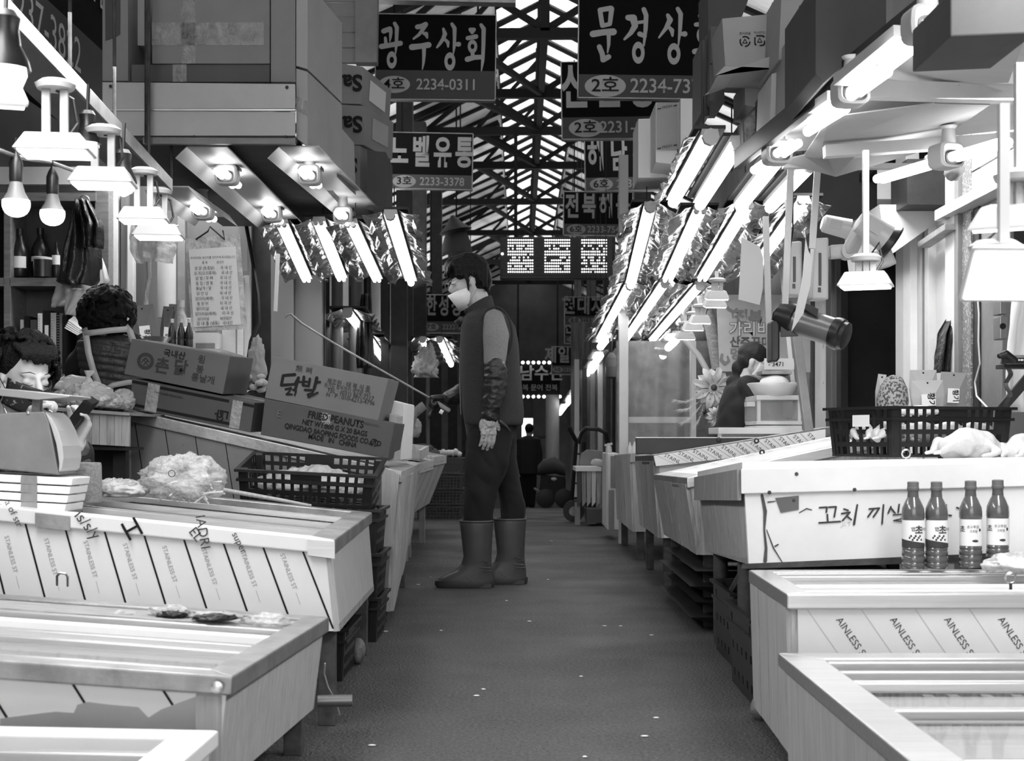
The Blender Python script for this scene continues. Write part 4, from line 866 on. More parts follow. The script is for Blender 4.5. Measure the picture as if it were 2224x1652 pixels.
# cartons on the overhead shelf
cg = 'boxes crammed on the overhead shelf'
rc = carton('pale carton with two recycling marks on the overhead shelf', [(1568, 40), (1695, 28), (1690, 150), (1575, 143)], 5.3, .4, 'cardlight', group=cg)
def recyc(root, cx, cy, rpx, Y, sq=False):
    n = 24; mb = MB()
    for seg in range(3):
        for k2 in range(n//3-2):
            t0 = 2*PI*(seg*8+k2)/n; t1 = 2*PI*(seg*8+k2+1)/n; pw = (lambda c: math.copysign(abs(c)**.5, c)) if sq else (lambda c: c)
            pt = lambda t, q_: P(cx+q_*pw(math.cos(t)), cy+q_*pw(math.sin(t)), Y)
            mb.add([pt(t0, rpx), pt(t1, rpx), pt(t1, rpx*.76), pt(t0, rpx*.76)], [(0, 1, 2, 3)])
    tri = [(cx, cy-rpx*.45), (cx+rpx*.42, cy+rpx*.3), (cx-rpx*.42, cy+rpx*.3)]
    for k2 in range(3):
        (a, b_), (c_, d_) = tri[k2], tri[(k2+1) % 3]; L = math.hypot(c_-a, d_-b_); nx, ny = -(d_-b_)/L*rpx*.07, (c_-a)/L*rpx*.07
        mb.add([P(a+nx, b_+ny, Y), P(a-nx, b_-ny, Y), P(c_-nx, d_-ny, Y), P(c_+nx, d_+ny, Y)], [(0, 1, 2, 3)])
    mb.build('recycling_mark', 'ink', root)
recyc(rc, 1618, 90, 12, 5.297); recyc(rc, 1650, 88, 12, 5.297, True)
ftext('분리배출', 1618, 73, 5, 5.297, 'inkgrey', rc); ftext('PLASTIC', 1650, 71, 5, 5.297, 'inkgrey', rc)
rc = carton('tall carton with a recycling mark, standing beside the double marked one', [(1698, -30), (1768, -30), (1768, 118), (1691, 130)], 5.0, .4, 'cardlight', group=cg); recyc(rc, 1760, 32, 12, 4.997)
rc = carton('carton below the tall marked one, resting by the rail', [(1710, 86), (1770, 84), (1770, 215), (1706, 240)], 4.9, .35, 'cardlight', group=cg); recyc(rc, 1768, 142, 12, 4.897)
carton('large dark carton at the near end of the overhead shelf', [(1771, -40), (1925, -40), (1925, 60), (1790, 180), (1771, 160)], 4.3, .5, 'carddark', group=cg)
carton('pale open carton with a drooping flap under the marked one', [(1575, 145), (1692, 150), (1680, 120), (1560, 160)], 5.2, .3, 'cardlight', group=cg)
carton('thin upright carton beyond the open one', [(1618, 170), (1655, 170), (1655, 235), (1618, 228)], 5.5, .3, 'cardlight', group=cg)
carton('flat sided carton leaning by the shelf rail', [(1676, 160), (1708, 150), (1700, 255), (1672, 268)], 5.1, .3, 'carton', group=cg)
carton('black printed carton at the lower corner of the shelf', [(1645, 215), (1680, 210), (1678, 290), (1645, 320)], 5.45, .25, 'black', group=cg)
carton('taped carton with shiny wrap behind the shelf rail', [(1612, 260), (1645, 225), (1646, 300), (1615, 328)], 5.5, .25, 'cardmid', group=cg, tapes=((.1, .1, .9, .9),))
carton('grey carton left of the marked ones', [(1543, 57), (1568, 57), (1568, 138), (1543, 138)], 5.6, .3, 'cardmid', group=cg)
carton('grey carton under the left one on the shelf end', [(1541, 140), (1568, 140), (1575, 220), (1541, 220)], 5.6, .3, 'cardmid', group=cg)
carton('dark bin like carton edge hanging over the large sign', [(1524, 86), (1541, 84), (1541, 250), (1533, 252), (1523, 245)], 5.7, .3, 'black', group=cg)
carton('dark carton high behind the marked ones', [(1536, -40), (1640, -40), (1610, 40), (1538, 85)], 6.0, .3, 'carddark', group=cg)
fm = 'white foam boxes above the thick tubes'
carton('white foam box lowest and nearest the 해남상회 sign', [(1386, 258), (1440, 256), (1452, 385), (1386, 386)], 7.6, .35, 'foam', group=fm, name='foam_box')
rf = carton('white foam box with printed label tape', [(1424, 222), (1476, 222), (1476, 358), (1424, 352)], 7.3, .35, 'foam', group=fm, name='foam_box')
MB().prism([(1426, 222), (1472, 222), (1472, 325), (1426, 325)], 7.29, .004).build('printed_tape', 'cardlight', rf)
for yy in (232, 318): ftext('▰ FRESH ▰', 1449, yy, 6, 7.285, 'inkgrey', rf, tilt=-.2)
carton('foam box beside the printed one, half under the big sign', [(1478, 214), (1530, 214), (1530, 300), (1478, 345)], 7.2, .35, 'foam', group=fm, name='foam_box')
tag(MB().prism([(2064, -20), (2250, -20), (2250, 72), (2064, 80)], 3.1, .3).build('hood_panel', 'brown', bevel=.004), 'grey sheet metal hood at the top corner beside the rail lamps', 'hood')
# ================= crates =================
def holed(A, B, C, D, nx, ny, fr=.62, skip=lambda i, j: False):
    """panel A(top l) B(top r) C(bottom r) D(bottom l) pierced by nx x ny openings, one connected sheet"""
    A, B, C, D = map(Vector, (A, B, C, D)); pt = lambda u, v: A.lerp(B, u).lerp(D.lerp(C, u), v)
    us = [0.0]; vs = [0.0]; g = (1-fr)/2
    for i in range(nx): us += [(i+g)/nx, (i+1-g)/nx]
    for j in range(ny): vs += [(j+g)/ny, (j+1-g)/ny]
    us.append(1.0); vs.append(1.0); mb = MB(); idx = {}
    for j, v in enumerate(vs):
        for i, u in enumerate(us): idx[i, j] = len(mb.v); mb.v.append(pt(u, v))
    for j in range(len(vs)-1):
        for i in range(len(us)-1):
            if i % 2 == 1 and j % 2 == 1 and not skip(i//2, j//2): continue
            mb.f.append([idx[i, j], idx[i+1, j], idx[i+1, j+1], idx[i, j+1]])
    return mb
def crate(label, w_=.52, d_=.36, h_=.17, mt='crate', group=None, nx=13, ny=4, taper=.012, tag_=False, fine=.62):
    r = thing('plastic_crate', label, 'crate', group); x, y = w_/2, d_/2; xb, yb = x-taper, y-taper
    T = [V((-x, -y, h_)), V((x, -y, h_)), V((x, y, h_)), V((-x, y, h_))]; Bq = [V((-xb, -yb, 0)), V((xb, -yb, 0)), V((xb, yb, 0)), V((-xb, yb, 0))]
    mid = lambda i, j: (j == 0 and abs(i-(nx-1)/2) < 1.6)
    n2 = max(3, int(nx*.68))
    for i in range(4):
        a, b_, c_, e = T[i], T[(i+1) % 4], Bq[(i+1) % 4], Bq[i]; k = nx if i % 2 == 0 else n2
        s = (b_-a)*.06
        holed(a+s, b_-s, c_-s, e+s, k, ny, fine, (lambda i_, j_, k=k: j_ == 0 and abs(i_-(k-1)/2) < 1.6)).build('wall_panel', mt, r, solid=.004)
    for i in range(4):   # corner posts
        a, e = T[i], Bq[i]; q = [a+V((sx_*.03, sy_*.03, 0)) for sx_, sy_ in ((0, 0),)]
        sx_ = 1 if a.x < 0 else -1; sy_ = 1 if a.y < 0 else -1
        MB().hexa([e, e+V((sx_*.035, 0, 0)), e+V((sx_*.035, sy_*.035, 0)), e+V((0, sy_*.035, 0))], [a, a+V((sx_*.035, 0, 0)), a+V((sx_*.035, sy_*.035, 0)), a+V((0, sy_*.035, 0))]).build('corner_post', mt, r, bevel=.006)
    for z_, o_, n_ in ((h_, .012, 'rim'), (h_*.78, .005, 'rib')):
        mb = MB(); o = [V((-x-o_, -y-o_, z_)), V((x+o_, -y-o_, z_)), V((x+o_, y+o_, z_)), V((-x-o_, y+o_, z_))]
        I = [V((-x+.004, -y+.004, z_)), V((x-.004, -y+.004, z_)), V((x-.004, y-.004, z_)), V((-x+.004, y-.004, z_))]; dn = V((0, 0, -.01))
        mb.v = o+I+[p+dn for p in o]+[p+dn for p in I]
        for i in range(4):
            j = (i+1) % 4; mb.f += [[i, j, 4+j, 4+i], [8+i, 12+i, 12+j, 8+j], [i, 8+i, 8+j, j], [4+i, 4+j, 12+j, 12+i]]
        mb.build(n_, mt, r)
    holed(Bq[0]+V((0, 0, .005)), Bq[1]+V((0, 0, .005)), Bq[2]+V((0, 0, .005)), Bq[3]+V((0, 0, .005)), 10, 7, .5).build('base', mt, r, solid=.004)
    if tag_:
        MB().box((-x-.006, -.02, h_*.72), (.003, .09, .04)).build('paper_tag', 'paper', r)
    KIDS[r.name] = list(r.children); return r
cr = crate('black plastic crate at the bottom of the aisle side stack by the film covered cooler', group='black plastic crates stacked by the film covered cooler')
px2 = lambda px, Y: (px-CX)*Y/F
cx_ = px2(830, 5.41)-.26-.012; cy_ = 5.41+.18
cr.matrix_basis = TR((cx_, cy_, 0))
for i, l in enumerate(('second black crate from the floor in the aisle side stack', 'third black crate from the floor in the aisle side stack')):
    copy_tree(cr, l, mw=TR((cx_-.004*i, cy_+.003*i, .168*(i+1))))
top_c = copy_tree(cr, 'black crate holding bagged meat, tilted on top of the aisle side stack', mw=TR((px2(676, 5.6)+.0, 5.62, .512), rx=.17, ry=.05))
for i, (x_, y_, rz_, l) in enumerate(((px2(715, 4.45)-.0, 4.72, .5, 'black bin crate standing under the corner of the film covered cooler'),)):
    copy_tree(cr, l, group='loose crates under the coolers', mw=TR((x_-.22, y_, 0), rz=0))
copy_tree(cr, 'black crate on end behind the cooler leg, next to the bin crate', group='loose crates under the coolers', mw=TR((px2(765, 5.0)-.26, 5.12, .0)))
# crate on the whitewashed chest
c5 = crate('black crate full of plucked chickens on the whitewashed chest', tag_=True, h_=.172); cp = P(1938, 993, 4.75)
th = math.radians(24); c5.matrix_basis = TR(cp+Matrix.Rotation(th, 3, 'Z') @ V((.26, .18, 0)), rz=th)
# far grey crates
g1 = crate('grey lattice crate at the bottom of the tall far stack', .5, .4, .163, 'grate', 'grey lattice crates stacked beside the man', nx=12, ny=5, fine=.55)
gx = (px2(905, 15.2)+px2(1005, 15.2))/2
g1.matrix_basis = TR((gx, 15.4, floorz(15.2)))
for i, l in enumerate(('second grey lattice crate of the tall far stack', 'third grey lattice crate of the tall far stack', 'topmost grey lattice crate of the far stack, with white scraps in it')):
    copy_tree(g1, l, mw=TR((gx+.005*i, 15.4, floorz(15.2)+.163*(i+1))))
# ================= lumpy things =================
def lump(name, label, cat, c, rad, mt, amp=.25, sc_=6, parent=None, group=None, n=26, seed=0, crumple=0):
    mb = MB(); n = n if not crumple else max(n, 52); mb.ell(c, rad, n, n*2//3); c = V(c); R0 = max(rad) if hasattr(rad, '__len__') else rad
    for i, v in enumerate(mb.v):
        d = v-c; q = v*sc_+V((seed*3.1, seed, 0)); k = 1+amp*noise.noise(q)+amp*.6*noise.noise(q*2.3)
        if crumple:
            q2 = d/R0*2.2+V((seed*1.7, 3, seed)); k += crumple*1.6*(.35-abs(noise.noise(q2)))+crumple*1.2*(.3-abs(noise.noise(q2*2.3)))+crumple*.6*(.3-abs(noise.noise(q2*5)))
        p_ = c+d*k
        if crumple and rad[2] and p_.z < c.z-rad[2]*.8: p_.z = c.z-rad[2]*.8
        mb.v[i] = p_
    o = mb.build(name, mt, parent, smooth=2)
    if parent is None: tag(o, label, cat, group)
    elif label: o['label'] = label
    return o
def chicken(label, px, py, Y, s=.11, rz=0, group='plucked chickens', mw=None):
    c = P(px, py, Y) if px is not None else V((0, 0, 0))
    r = thing('plucked_chicken', label, 'poultry', group, c); rot = Matrix.Rotation(rz, 3, 'Z')
    mb = MB(); f = lambda x, y, z: c+rot @ V((x*s, y*s, z*s))
    mb.cap([f(-.75, 0, 0), f(-.2, 0, .12), f(.4, 0, .05), f(.8, 0, -.05)], [.36*s, .52*s, .5*s, .3*s], 14)
    mb.cap([f(.8, 0, -.05), f(1.15, .05, -.2)], [.2*s, .12*s])
    for sg in (-1, 1):
        mb.cap([f(-.4, sg*.35, 0), f(-.85, sg*.42, .12), f(-1.15, sg*.3, -.12)], [.28*s, .22*s, .1*s])
        mb.cap([f(.35, sg*.42, .1), f(.6, sg*.62, -.1), f(.25, sg*.66, -.22), f(.05, sg*.6, -.25)], [.15*s, .11*s, .09*s, .06*s])
    remesh(mb, 'carcass', 'chicken', r, .045*s, 3, noisef=lambda v: .004*noise.noise(v*30))
    for sg in (-1, 1): MB().cap([f(-1.15, sg*.3, -.12), f(-1.4, sg*.25, -.16)], [.07*s, .05*s]).build('leg_end', 'skinpale', r, smooth=1)
    KIDS[r.name] = list(r.children); return r
def bag(label, px, py, Y, wpx, hpx, mt='plastic2', group=None, content=None, knot=False, dep=1.0, seed=0, name='plastic_bag'):
    c = P(px, py, Y); k = Y/F; r = thing(name, label, 'bag', group, c); rx, rz = wpx*k/2, hpx*k/2
    lump('bag_film', None, None, c, (rx, min(rx, rz*1.3)*dep, rz), mt, .2, 9, r, seed=seed, crumple=.25)
    if content: lump('contents', None, None, c-V((0, 0, rz*.15)), (rx*.8, rx*.7*dep, rz*.7), content, .3, 14, r, seed=seed+3, crumple=.3)
    if knot:
        mb = MB(); n = 9
        mb.loft([(c+V((0, 0, rz*.5)), V((rx*.7, 0, 0)), V((0, rx*.5, 0)), 1), (c+V((0, 0, rz*1.1)), V((rx*.3, 0, 0)), V((0, rx*.25, 0)), 1), (c+V((.0, 0, rz*1.6)), V((rx*.1, 0, 0)), V((0, rx*.1, 0)), 1), (c+V((rx*.1, 0, rz*2.1)), V((rx*.32, 0, 0)), V((0, rx*.12, 0)), 1)], 12, False)
        mb.build('twisted_neck', mt, r, smooth=1)
    return r
# ================= left side goods =================
# foam boxes with tape
fb = 'flat white foam boxes taped together'
for i in range(4):
    y0 = 1030+i*19; r = carton(['topmost', 'second from the top', 'third from the top', 'lowest'][i]+' of the taped flat white foam boxes under the kitchen scale', [(-40, y0-2), (158-i*5, y0+8), (155-i*5, y0+24), (-40, y0+14)], 3.86, .16, 'foam', group=fb, name='foam_box')
    MB().prism([(46, y0+2), (80, y0+3), (80, y0+22), (44, y0+20)], 3.855, .002).build('tape_strip', 'steel2', r)
# kitchen scale
r = thing('kitchen_scale', 'grey dial kitchen scale seen from the side on the flat foam boxes', 'scale', None, P(65, 1030, 3.9))
MB().prism([(16, 896), (96, 893), (106, 915), (128, 1031), (-2, 1018), (-30, 1016), (-10, 900)], 3.87, .15).build('body', 'greymetal', r, bevel=.004)
MB().prism([(97, 894), (112, 908), (126, 935), (136, 968), (138, 995), (134, 1018), (127, 1025), (128, 1005), (122, 965), (110, 925)], 3.865, .16).build('dial_rim', 'lampwhite', r, bevel=.003)
MB().prism([(70, 866), (88, 868), (86, 897), (68, 896)], 3.93, .02).build('plate_post', 'steel2', r)
MB().prism([(-60, 838), (40, 846), (150, 858), (150, 862), (80, 868), (-60, 852)], 3.85, .2).build('weighing_plate', 'steel', r, bevel=.002)
MB().lathe([(.005, 0), (.004, .006)], P(61, 898, 3.87), (0, 0, 1), 8).build('screw', 'steel', r)
# chopping block
p = P(180, 1090, 4.25); o = MB().lathe([(.054, 0), (.056, .01), (.054, .11), (.052, .118)], p, (0, 0, 1), 28).build('chopping_block', 'woodx', smooth=1)
tag(o, 'round wooden chopping block standing beside the foam boxes', 'block')
M['woodx'].node_tree
bag('white bag of small goods lying behind the chopping block', 262, 1062, 4.5, 120, 42, 'plastic2', content='chicken', seed=1)
r = bag('large clear bag of pale noodle like strips on the film covered cooler', 395, 1042, 4.55, 170, 98, 'plastic2', content=None, seed=2)
nd = MB()
for i in range(70):
    a = R.random()*6.28; q = P(405+R.uniform(-52, 52), 1062+R.uniform(-22, 18), 4.53+R.uniform(-.05, .05)); d_ = V((math.cos(a), R.uniform(-.3, .3), math.sin(a)*.5))*.05
    nd.tube([q-d_, q+V((0, 0, .006)), q+d_], .003, 5)
nd.build('strips', 'paper', r, kind='stuff')
MB().lathe([(.0095, -.001), (.0115, 0), (.0095, .001)], P(373, 1028, 4.4), (0, 1, .15), 20, caps=False).build('ring', 'ink', r)
bag('wet bag of ice lying in the ledge of the low display cooler', 375, 1330, 3.45, 90, 30, 'plastic2', content='darkmetal', seed=5)
bag('white crumpled bag at the right end of the cooler ledge', 575, 1350, 3.42, 95, 34, 'plastic2', seed=6)
bag('dark wet parcel lying across the cooler ledge', 465, 1338, 3.4, 100, 22, 'frosted', content='darkmetal', seed=7)
tag(lump('ice_lump', '', '', P(270, 1335, 3.45), (.03, .03, .015), 'plastic2', .3, 20, seed=8), 'small lump of crushed ice left of the ice bag', 'ice')
tag(MB().tube([P(475, 1062, 5.0), P(520, 1070, 5.0), P(600, 1084, 5.0), P(676, 1098, 5.02)], [.008, .008, .007, .005], 8).build('wooden_rod', 'woodlight', smooth=1), 'thin pale rod lying in front of the tilted crate', 'rod')
bag('bagged meat inside the tilted black crate', 672, 1048, 5.62, 175, 62, 'plastic2', content='chicken', seed=9, dep=.6)
bag('second bag of meat inside the tilted crate, toward the aisle', 760, 1062, 5.62, 90, 50, 'plastic', content='chicken', seed=10, dep=.6)
# back bench with chicken bags
r = thing('plank_bench', 'low bench of upright planks under the bagged chickens', 'bench', None, P(220, 970, 5.6))
k0 = [(136, 889), (281, 897)]
for i in range(9):
    x0 = 136+i*16.2; MB().prism([(x0, 889+i*.9), (x0+15.4, 890+i*.9), (x0+14.4, 962+i*.9), (x0-1, 961+i*.9)], 5.55+.004*R.random(), .02).build('plank', 'woodlight' if i % 3 else 'wood', r)
MB().prism([(60, 880), (281, 896), (281, 902), (60, 888)], 5.53, .55).build('bench_top', 'woodx', r)
MB().prism([(60, 975), (268, 978), (262, 1055), (60, 1055)], 5.75, .04).build('back_panel', 'darkmetal', r)
MB().prism([(180, 968), (268, 972), (268, 978), (180, 976)], 5.57, .3).build('bottom_rail', 'darkmetal', r)
for x_ in (-1.95, -1.6):
    MB().box((x_, 5.7, .35), (.05, .05, .8)).build('leg', 'darkmetal', r)
bag('clear bag of chicken with a twisted neck standing on the plank bench', 192, 862, 5.7, 90, 55, 'plastic2', content='chicken', knot=True, seed=11)
bag('bagged chicken at the left of the twisted neck bag', 145, 868, 5.9, 85, 40, 'plastic2', content='chicken', seed=12)
bag('bagged chicken between the twisted neck bag and the cartons', 235, 872, 5.75, 60, 36, 'plastic2', content='chicken', seed=13)
bag('bagged chicken pushed against the carton edge', 265, 870, 5.85, 50, 46, 'plastic2', content='chicken', seed=14)
c7 = copy_tree(cr, 'black crate of chicken behind the bagged chickens', group='loose crates under the coolers', mw=TR((px2(150, 6.2), 6.2, .80)))
chicken('plucked chicken on the crate behind the bags', 165, 842, 6.2, .09, 0)
# printed cartons on the sloping stall
pc = 'printed cartons on the dusty sloping stall'
Yc = 6.0
r = carton('upper carton with a round emblem and brush characters reading 촌닭', [(286, 735), (500, 773), (484, 856), (269, 812)], Yc, 0, 'cardmid', dv=(.035, .34, .01), group=pc)
tl = .178
ftext('국내산', 379, 770, 13, Yc-.003, 'ink', r, tilt=tl, bold=.015)
for t_, a, b_ in (('촌', 352, 796), ('닭', 392, 800)): ftext(t_, a, b_, 27, Yc-.003, 'inkgrey', r, tilt=tl, bold=.02, sx=.95)
for t_, a, b_ in (('윙', 438, 781), ('봉', 434, 802), ('통날개', 441, 823)): ftext(t_, a, b_, 14, Yc-.003, 'inkgrey', r, tilt=tl, bold=.01)
def rings_(root, cx, cy, r0, r1, Y, m_, name='emblem', n=28):
    mb = MB(); mb.v = [P(cx+q_*math.cos(2*PI*k/n), cy+q_*math.sin(2*PI*k/n), Y) for q_ in (r0, r1) for k in range(n)]
    mb.f = [[k, (k+1) % n, n+(k+1) % n, n+k] for k in range(n)]; return mb.build(name, m_, root)
rings_(r, 316, 784, 18.5, 11, Yc-.002, 'inkgrey')
ink_strokes(r, [[(308, 786, 1.5), (316, 777, 2), (324, 786, 1.5)], [(312, 792, 1.5), (320, 784, 1.5)], [(311, 780, 1.2), (321, 792, 1.2)]], Yc-.002, 'inkgrey', 'emblem')
r = carton('lower taped carton with dark stripes and an upside down word, below the 촌닭 carton', [(288, 821), (553, 874), (544, 939), (279, 885)], Yc+.0, 0, 'carddark', dv=(.07, .34, .01), group=pc)
tl2 = .2
for a, b_ in (((288, 826), (553, 879)), ((281, 868), (546, 922))):
    pass
for (x0, y0, x1, y1) in ((287, 825, 330, 833), (345, 838, 498, 868), (520, 872, 552, 879), (282, 874, 500, 917)):
    MB().prism([(x0, y0), (x1, y1), (x1-1, y1+6), (x0-1, y0+6)], Yc-.002, .001).build('print_stripe', 'ink', r)
for x0, x1 in ((322, 348), (506, 528)):
    MB().prism([(x0, 824+(x0-288)*.2), (x1, 824+(x1-288)*.2), (x1-9, 884+(x1-288)*.2), (x0-9, 884+(x0-288)*.2)], Yc-.004, .0015).build('tape_strip', 'tape', r)
ftext('Lar', 482, 898, 17, Yc-.003, 'ink', r, tilt=tl2+PI, bold=.02)
ink_strokes(r, [[(476, 906, 1.3), (472, 901, 1.3), (471, 908, 1.3), (477, 914, 1.3), (484, 910, 1.3), (482, 903, 1.3), (476, 906, 1.3)]], Yc-.003, 'ink', 'heart_mark')
ftext('INDUSTRIA BRASILEIRA', 366, 857, 4.5, Yc-.003, 'ink', r, tilt=tl2+PI)
r = carton('upper carton with large brush characters reading 닭발 near the aisle', [(591.5, 773), (844, 822), (821, 913), (575, 864)], Yc-.02, 0, 'card2', dv=(.015, .34, .0), group=pc)
tl = .19
# brush lettering in strokes
D_ = [[(615, 815, 3), (640, 813, 3.4)], [(615, 815, 3), (611, 836, 3.2), (640, 834, 2.6), (646, 822, 2)], [(648, 820, 3.2), (641, 846, 3)], [(645, 828, 2.4), (654, 829, 2.2)], [(620, 845, 2.2), (632, 842, 2.2), (628, 850, 2), (622, 856, 2), (634, 856, 2)], [(636, 846, 2), (643, 848, 2), (640, 858, 1.6)],
      [(660, 818, 3), (658, 836, 3)], [(673, 822, 2.6), (670, 838, 2.6)], [(660, 828, 2), (672, 829, 2)], [(659, 836, 2.4), (670, 838, 2.4)], [(688, 820, 3.4), (682, 844, 3)], [(686, 830, 2.6), (695, 829, 2.4)], [(662, 846, 2.4), (680, 847, 2.4), (678, 853, 2), (668, 856, 2), (670, 862, 2.2), (690, 852, 2)]]
ink_strokes(r, D_, Yc-.023, 'ink', 'lettering')
ftext('無 뼈', 660, 803, 12, Yc-.023, 'inkgrey', r, tilt=tl, space=1.1)
for t_, a, b_, h_ in (('제조원 : 태 복 식 품', 757, 836, 10), ('경기도 동두천시 생연로 222', 754, 845, 7.5), ('TEL : (031) 867-2217', 761, 856, 10), ('H · P : 010-6213-4796', 761, 866, 10)): ftext(t_, a, b_, h_, Yc-.023, 'inkgrey', r, tilt=tl, bold=.005, sx=.88)
r = carton('lower carton printed FRIED PEANUTS under the 닭발 carton', [(575, 865), (857, 919), (843, 996), (566, 944)], Yc-.02, 0, 'carddark', dv=(.015, .34, .0), group=pc)
for t_, a, b_, h_ in (('FRIED PEANUTS', 729, 911, 16), ('NET WT:800 G X 20 BAGS', 727, 929, 11.5), ('QINGDAO JIAOPING FOODS CO.,LTD', 723, 944, 11.5), ('MADE   IN   CHINA', 722, 957, 11.5)): ftext(t_, a, b_, h_, Yc-.023, 'ink', r, tilt=tl, bold=.02, sx=.8)
ftext('3700713133', 806, 922, 5, Yc-.023, 'inkgrey', r, tilt=tl); recyc(r, 812, 961, 9, Yc-.022)
ftext('E', 606, 899, 16, Yc-.023, 'cardmid', r, tilt=tl)
MB().prism([(700, 895), (721, 899), (719, 924), (697, 920)], Yc-.024, .001).build('sticker', mat('speckled sticker', .3, .5, 0, spots=(220, .5, .02)), r)
fo = 'pale boxes behind the aisle side cartons'
carton('white foam box standing behind the FRIED PEANUTS carton', [(846, 868), (878, 876), (872, 998), (845, 1000)], 6.4, 0, 'foam', dv=(.02, .35, 0), group=fo, name='foam_box')
carton('thin pale box squeezed between the carton and the foam box', [(846, 898), (862, 902), (856, 1000), (838, 1000)], 6.15, 0, 'cardlight', dv=(.01, .2, 0), group=fo)
carton('small pale box low at the aisle end of the sloping stall', [(864, 940), (886, 943), (884, 1000), (866, 1000)], 6.8, .3, 'carton', group=fo)
r = thing('meat_tray', 'shallow pale wooden tray on the first plank stall', 'tray', None, P(905, 995, 7.9))
q = [P(880, 990, 7.9), P(912, 993, 7.9), P(928, 982, 8.8), P(896, 978, 8.8)]
MB().hexa([p_-V((0, 0, .02)) for p_ in q], [p_+V((0, 0, 0)) for p_ in q]).build('base', 'woodlight', r)
for i in range(4): MB().bar(q[i]+V((0, 0, .015)), q[(i+1) % 4]+V((0, 0, .015)), .02, .05).build('side_board', 'woodlight', r)

# ================= left backdrop =================
def pbox(name, mt, x0, y0, x1, y1, Y, dep, parent=None, bevel=0, label=None, cat=None, group=None):
    o = MB().prism([(x0, y0), (x1, y0), (x1, y1), (x0, y1)], Y, dep).build(name, mt, parent, bevel=bevel)
    if parent is None and cat: tag(o, label, cat, group)
    elif label: o['label'] = label
    return o
SX(pbox('wall_back', 'brown', -400, 380, 250, 1180, 8.95, .06))
SX(pbox('wall_back', 'panel', 238, 330, 545, 1180, 9.1, .06))
SX(pbox('wall_back', 'darkmetal', 545, 330, 705, 1180, 9.25, .06))
r = thing('wall_shelf', 'wooden wall shelf unit behind the women, with bottles and binders', 'shelf', None, P(120, 950, 8.6))
for x0, x1, y0, y1, n_ in ((8, 23, 425, 950, 'upright'), (206, 236, 405, 950, 'upright')): pbox(n_, 'shelfwood', x0, y0, x1, y1, 8.6, .32, r, .003)
pbox('top_board', 'shelfwood', -60, 418, 208, 436, 8.59, .33, r); pbox('header_board', 'palepanel', -60, 362, 236, 400, 8.58, .04, r)
pbox('shelf_board', 'shelfwood', 21, 603, 208, 621, 8.6, .32, r); pbox('shelf_board', 'shelfwood', 21, 812, 208, 826, 8.6, .32, r); pbox('shelf_board', 'shelfwood', -60, 603, 8, 621, 8.6, .32, r)
pbox('back_board', 'brown', -60, 436, 206, 950, 8.88, .03, r)
def sauce(label, px, yb, Y, hpx, wpx, mt='sauce', lab=None, group='sauce bottles on the wall shelf', cap_='black'):
    k = Y/F; h_, rr_ = hpx*k, wpx*k/2; p = P(px, yb, Y); r = thing('sauce_bottle', label, 'bottle', group, p)
    MB().lathe([(rr_*.9, 0), (rr_, h_*.03), (rr_, h_*.3), (rr_*.94, h_*.33), (rr_, h_*.36), (rr_, h_*.55), (rr_*.75, h_*.68), (rr_*.38, h_*.8), (rr_*.34, h_*.87)], p, (0, 0, 1), 20).build('body', mt, r, smooth=1)
    MB().lathe([(rr_*.42, h_*.87), (rr_*.42, h_), (rr_*.3, h_)], p, (0, 0, 1), 16).build('cap', cap_, r, smooth=1)
    if lab:
        mb = MB(); n = 14
        for i in range(n+1):
            a = PI+PI*(.15+.7*i/n); mb.v += [p+V((math.cos(a)*rr_*1.02, math.sin(a)*rr_*1.02, h_*lab[0])), p+V((math.cos(a)*rr_*1.02, math.sin(a)*rr_*1.02, h_*lab[1]))]
            if i: mb.f.append([2*i-2, 2*i, 2*i+1, 2*i-1])
        mb.build('paper_label', lab[2], r)
    return r
sb = 'black'
sauce('dark sauce bottle cut by the shelf upright', 22, 602, 8.7, 92, 16, 'black', (.55, .85, 'label'))
sauce('large dark sauce bottle, tallest at the left of the shelf', 44, 602, 8.7, 105, 34, 'black', (.18, .42, 'label'))
sauce('large dark sauce bottle behind the label can', 88, 600, 8.75, 104, 38, 'black', (.3, .4, 'label'))
sauce('small dark bottle with a round topped label beside the can', 123, 602, 8.65, 76, 20, 'black', (.35, .62, 'label'))
p = P(93, 602, 8.63); r = thing('tin_can', 'wide dark tin can in front of the large sauce bottles', 'can', None, p)
MB().lathe([(.056, 0), (.056, .115), (.05, .118)], p, (0, 0, 1), 24).build('body', 'black', r, smooth=1)
MB().lathe([(.058, .105), (.058, .117), (.052, .12)], p, (0, 0, 1), 24).build('lid', 'lampwhite', r, smooth=1)
bk = 'binders and notebooks on the lower shelf'
for i, (x0, x1, y0, mt, l) in enumerate(((44, 51, 694, 'cardlight', 'thin pale notebook at the left end of the binders'), (53, 64, 686, 'ink', 'black binder next to the thin pale notebook'), (66, 80, 694, 'brown', 'brown book between two black binders'), (82, 92, 680, 'paper', 'notebook with a pale spiral edge'), (93, 109, 674, 'ink', 'tall black binder with a white spine label'), (110, 122, 679, 'cardlight', 'notebook with a wide pale spiral'), (123, 128, 679, 'ink', 'thin black folder right of the spiral notebooks'), (129, 135, 680, 'cardmid', 'grey folder leaning among the black ones'), (136, 144, 684, 'ink', 'last black folder at the right end'))):
    r = thing('notebook' if 'notebook' in l else 'binder', l, 'book', bk, P(x0, 812, 8.62)); pbox('cover', mt, x0, y0, x1, 812, 8.62, .2, r)
    if 'label' in l: pbox('spine_label', 'label', 97, 706, 105, 740, 8.615, .003, r)
    if 'spiral' in l:
        for j in range(22): MB().lathe([(.006, -.0012), (.0072, 0), (.006, .0012)], P(x0+3, y0+6+j*5.6, 8.61), (0, .3, 1), 6, caps=False).build('spiral_ring', 'steel', r)
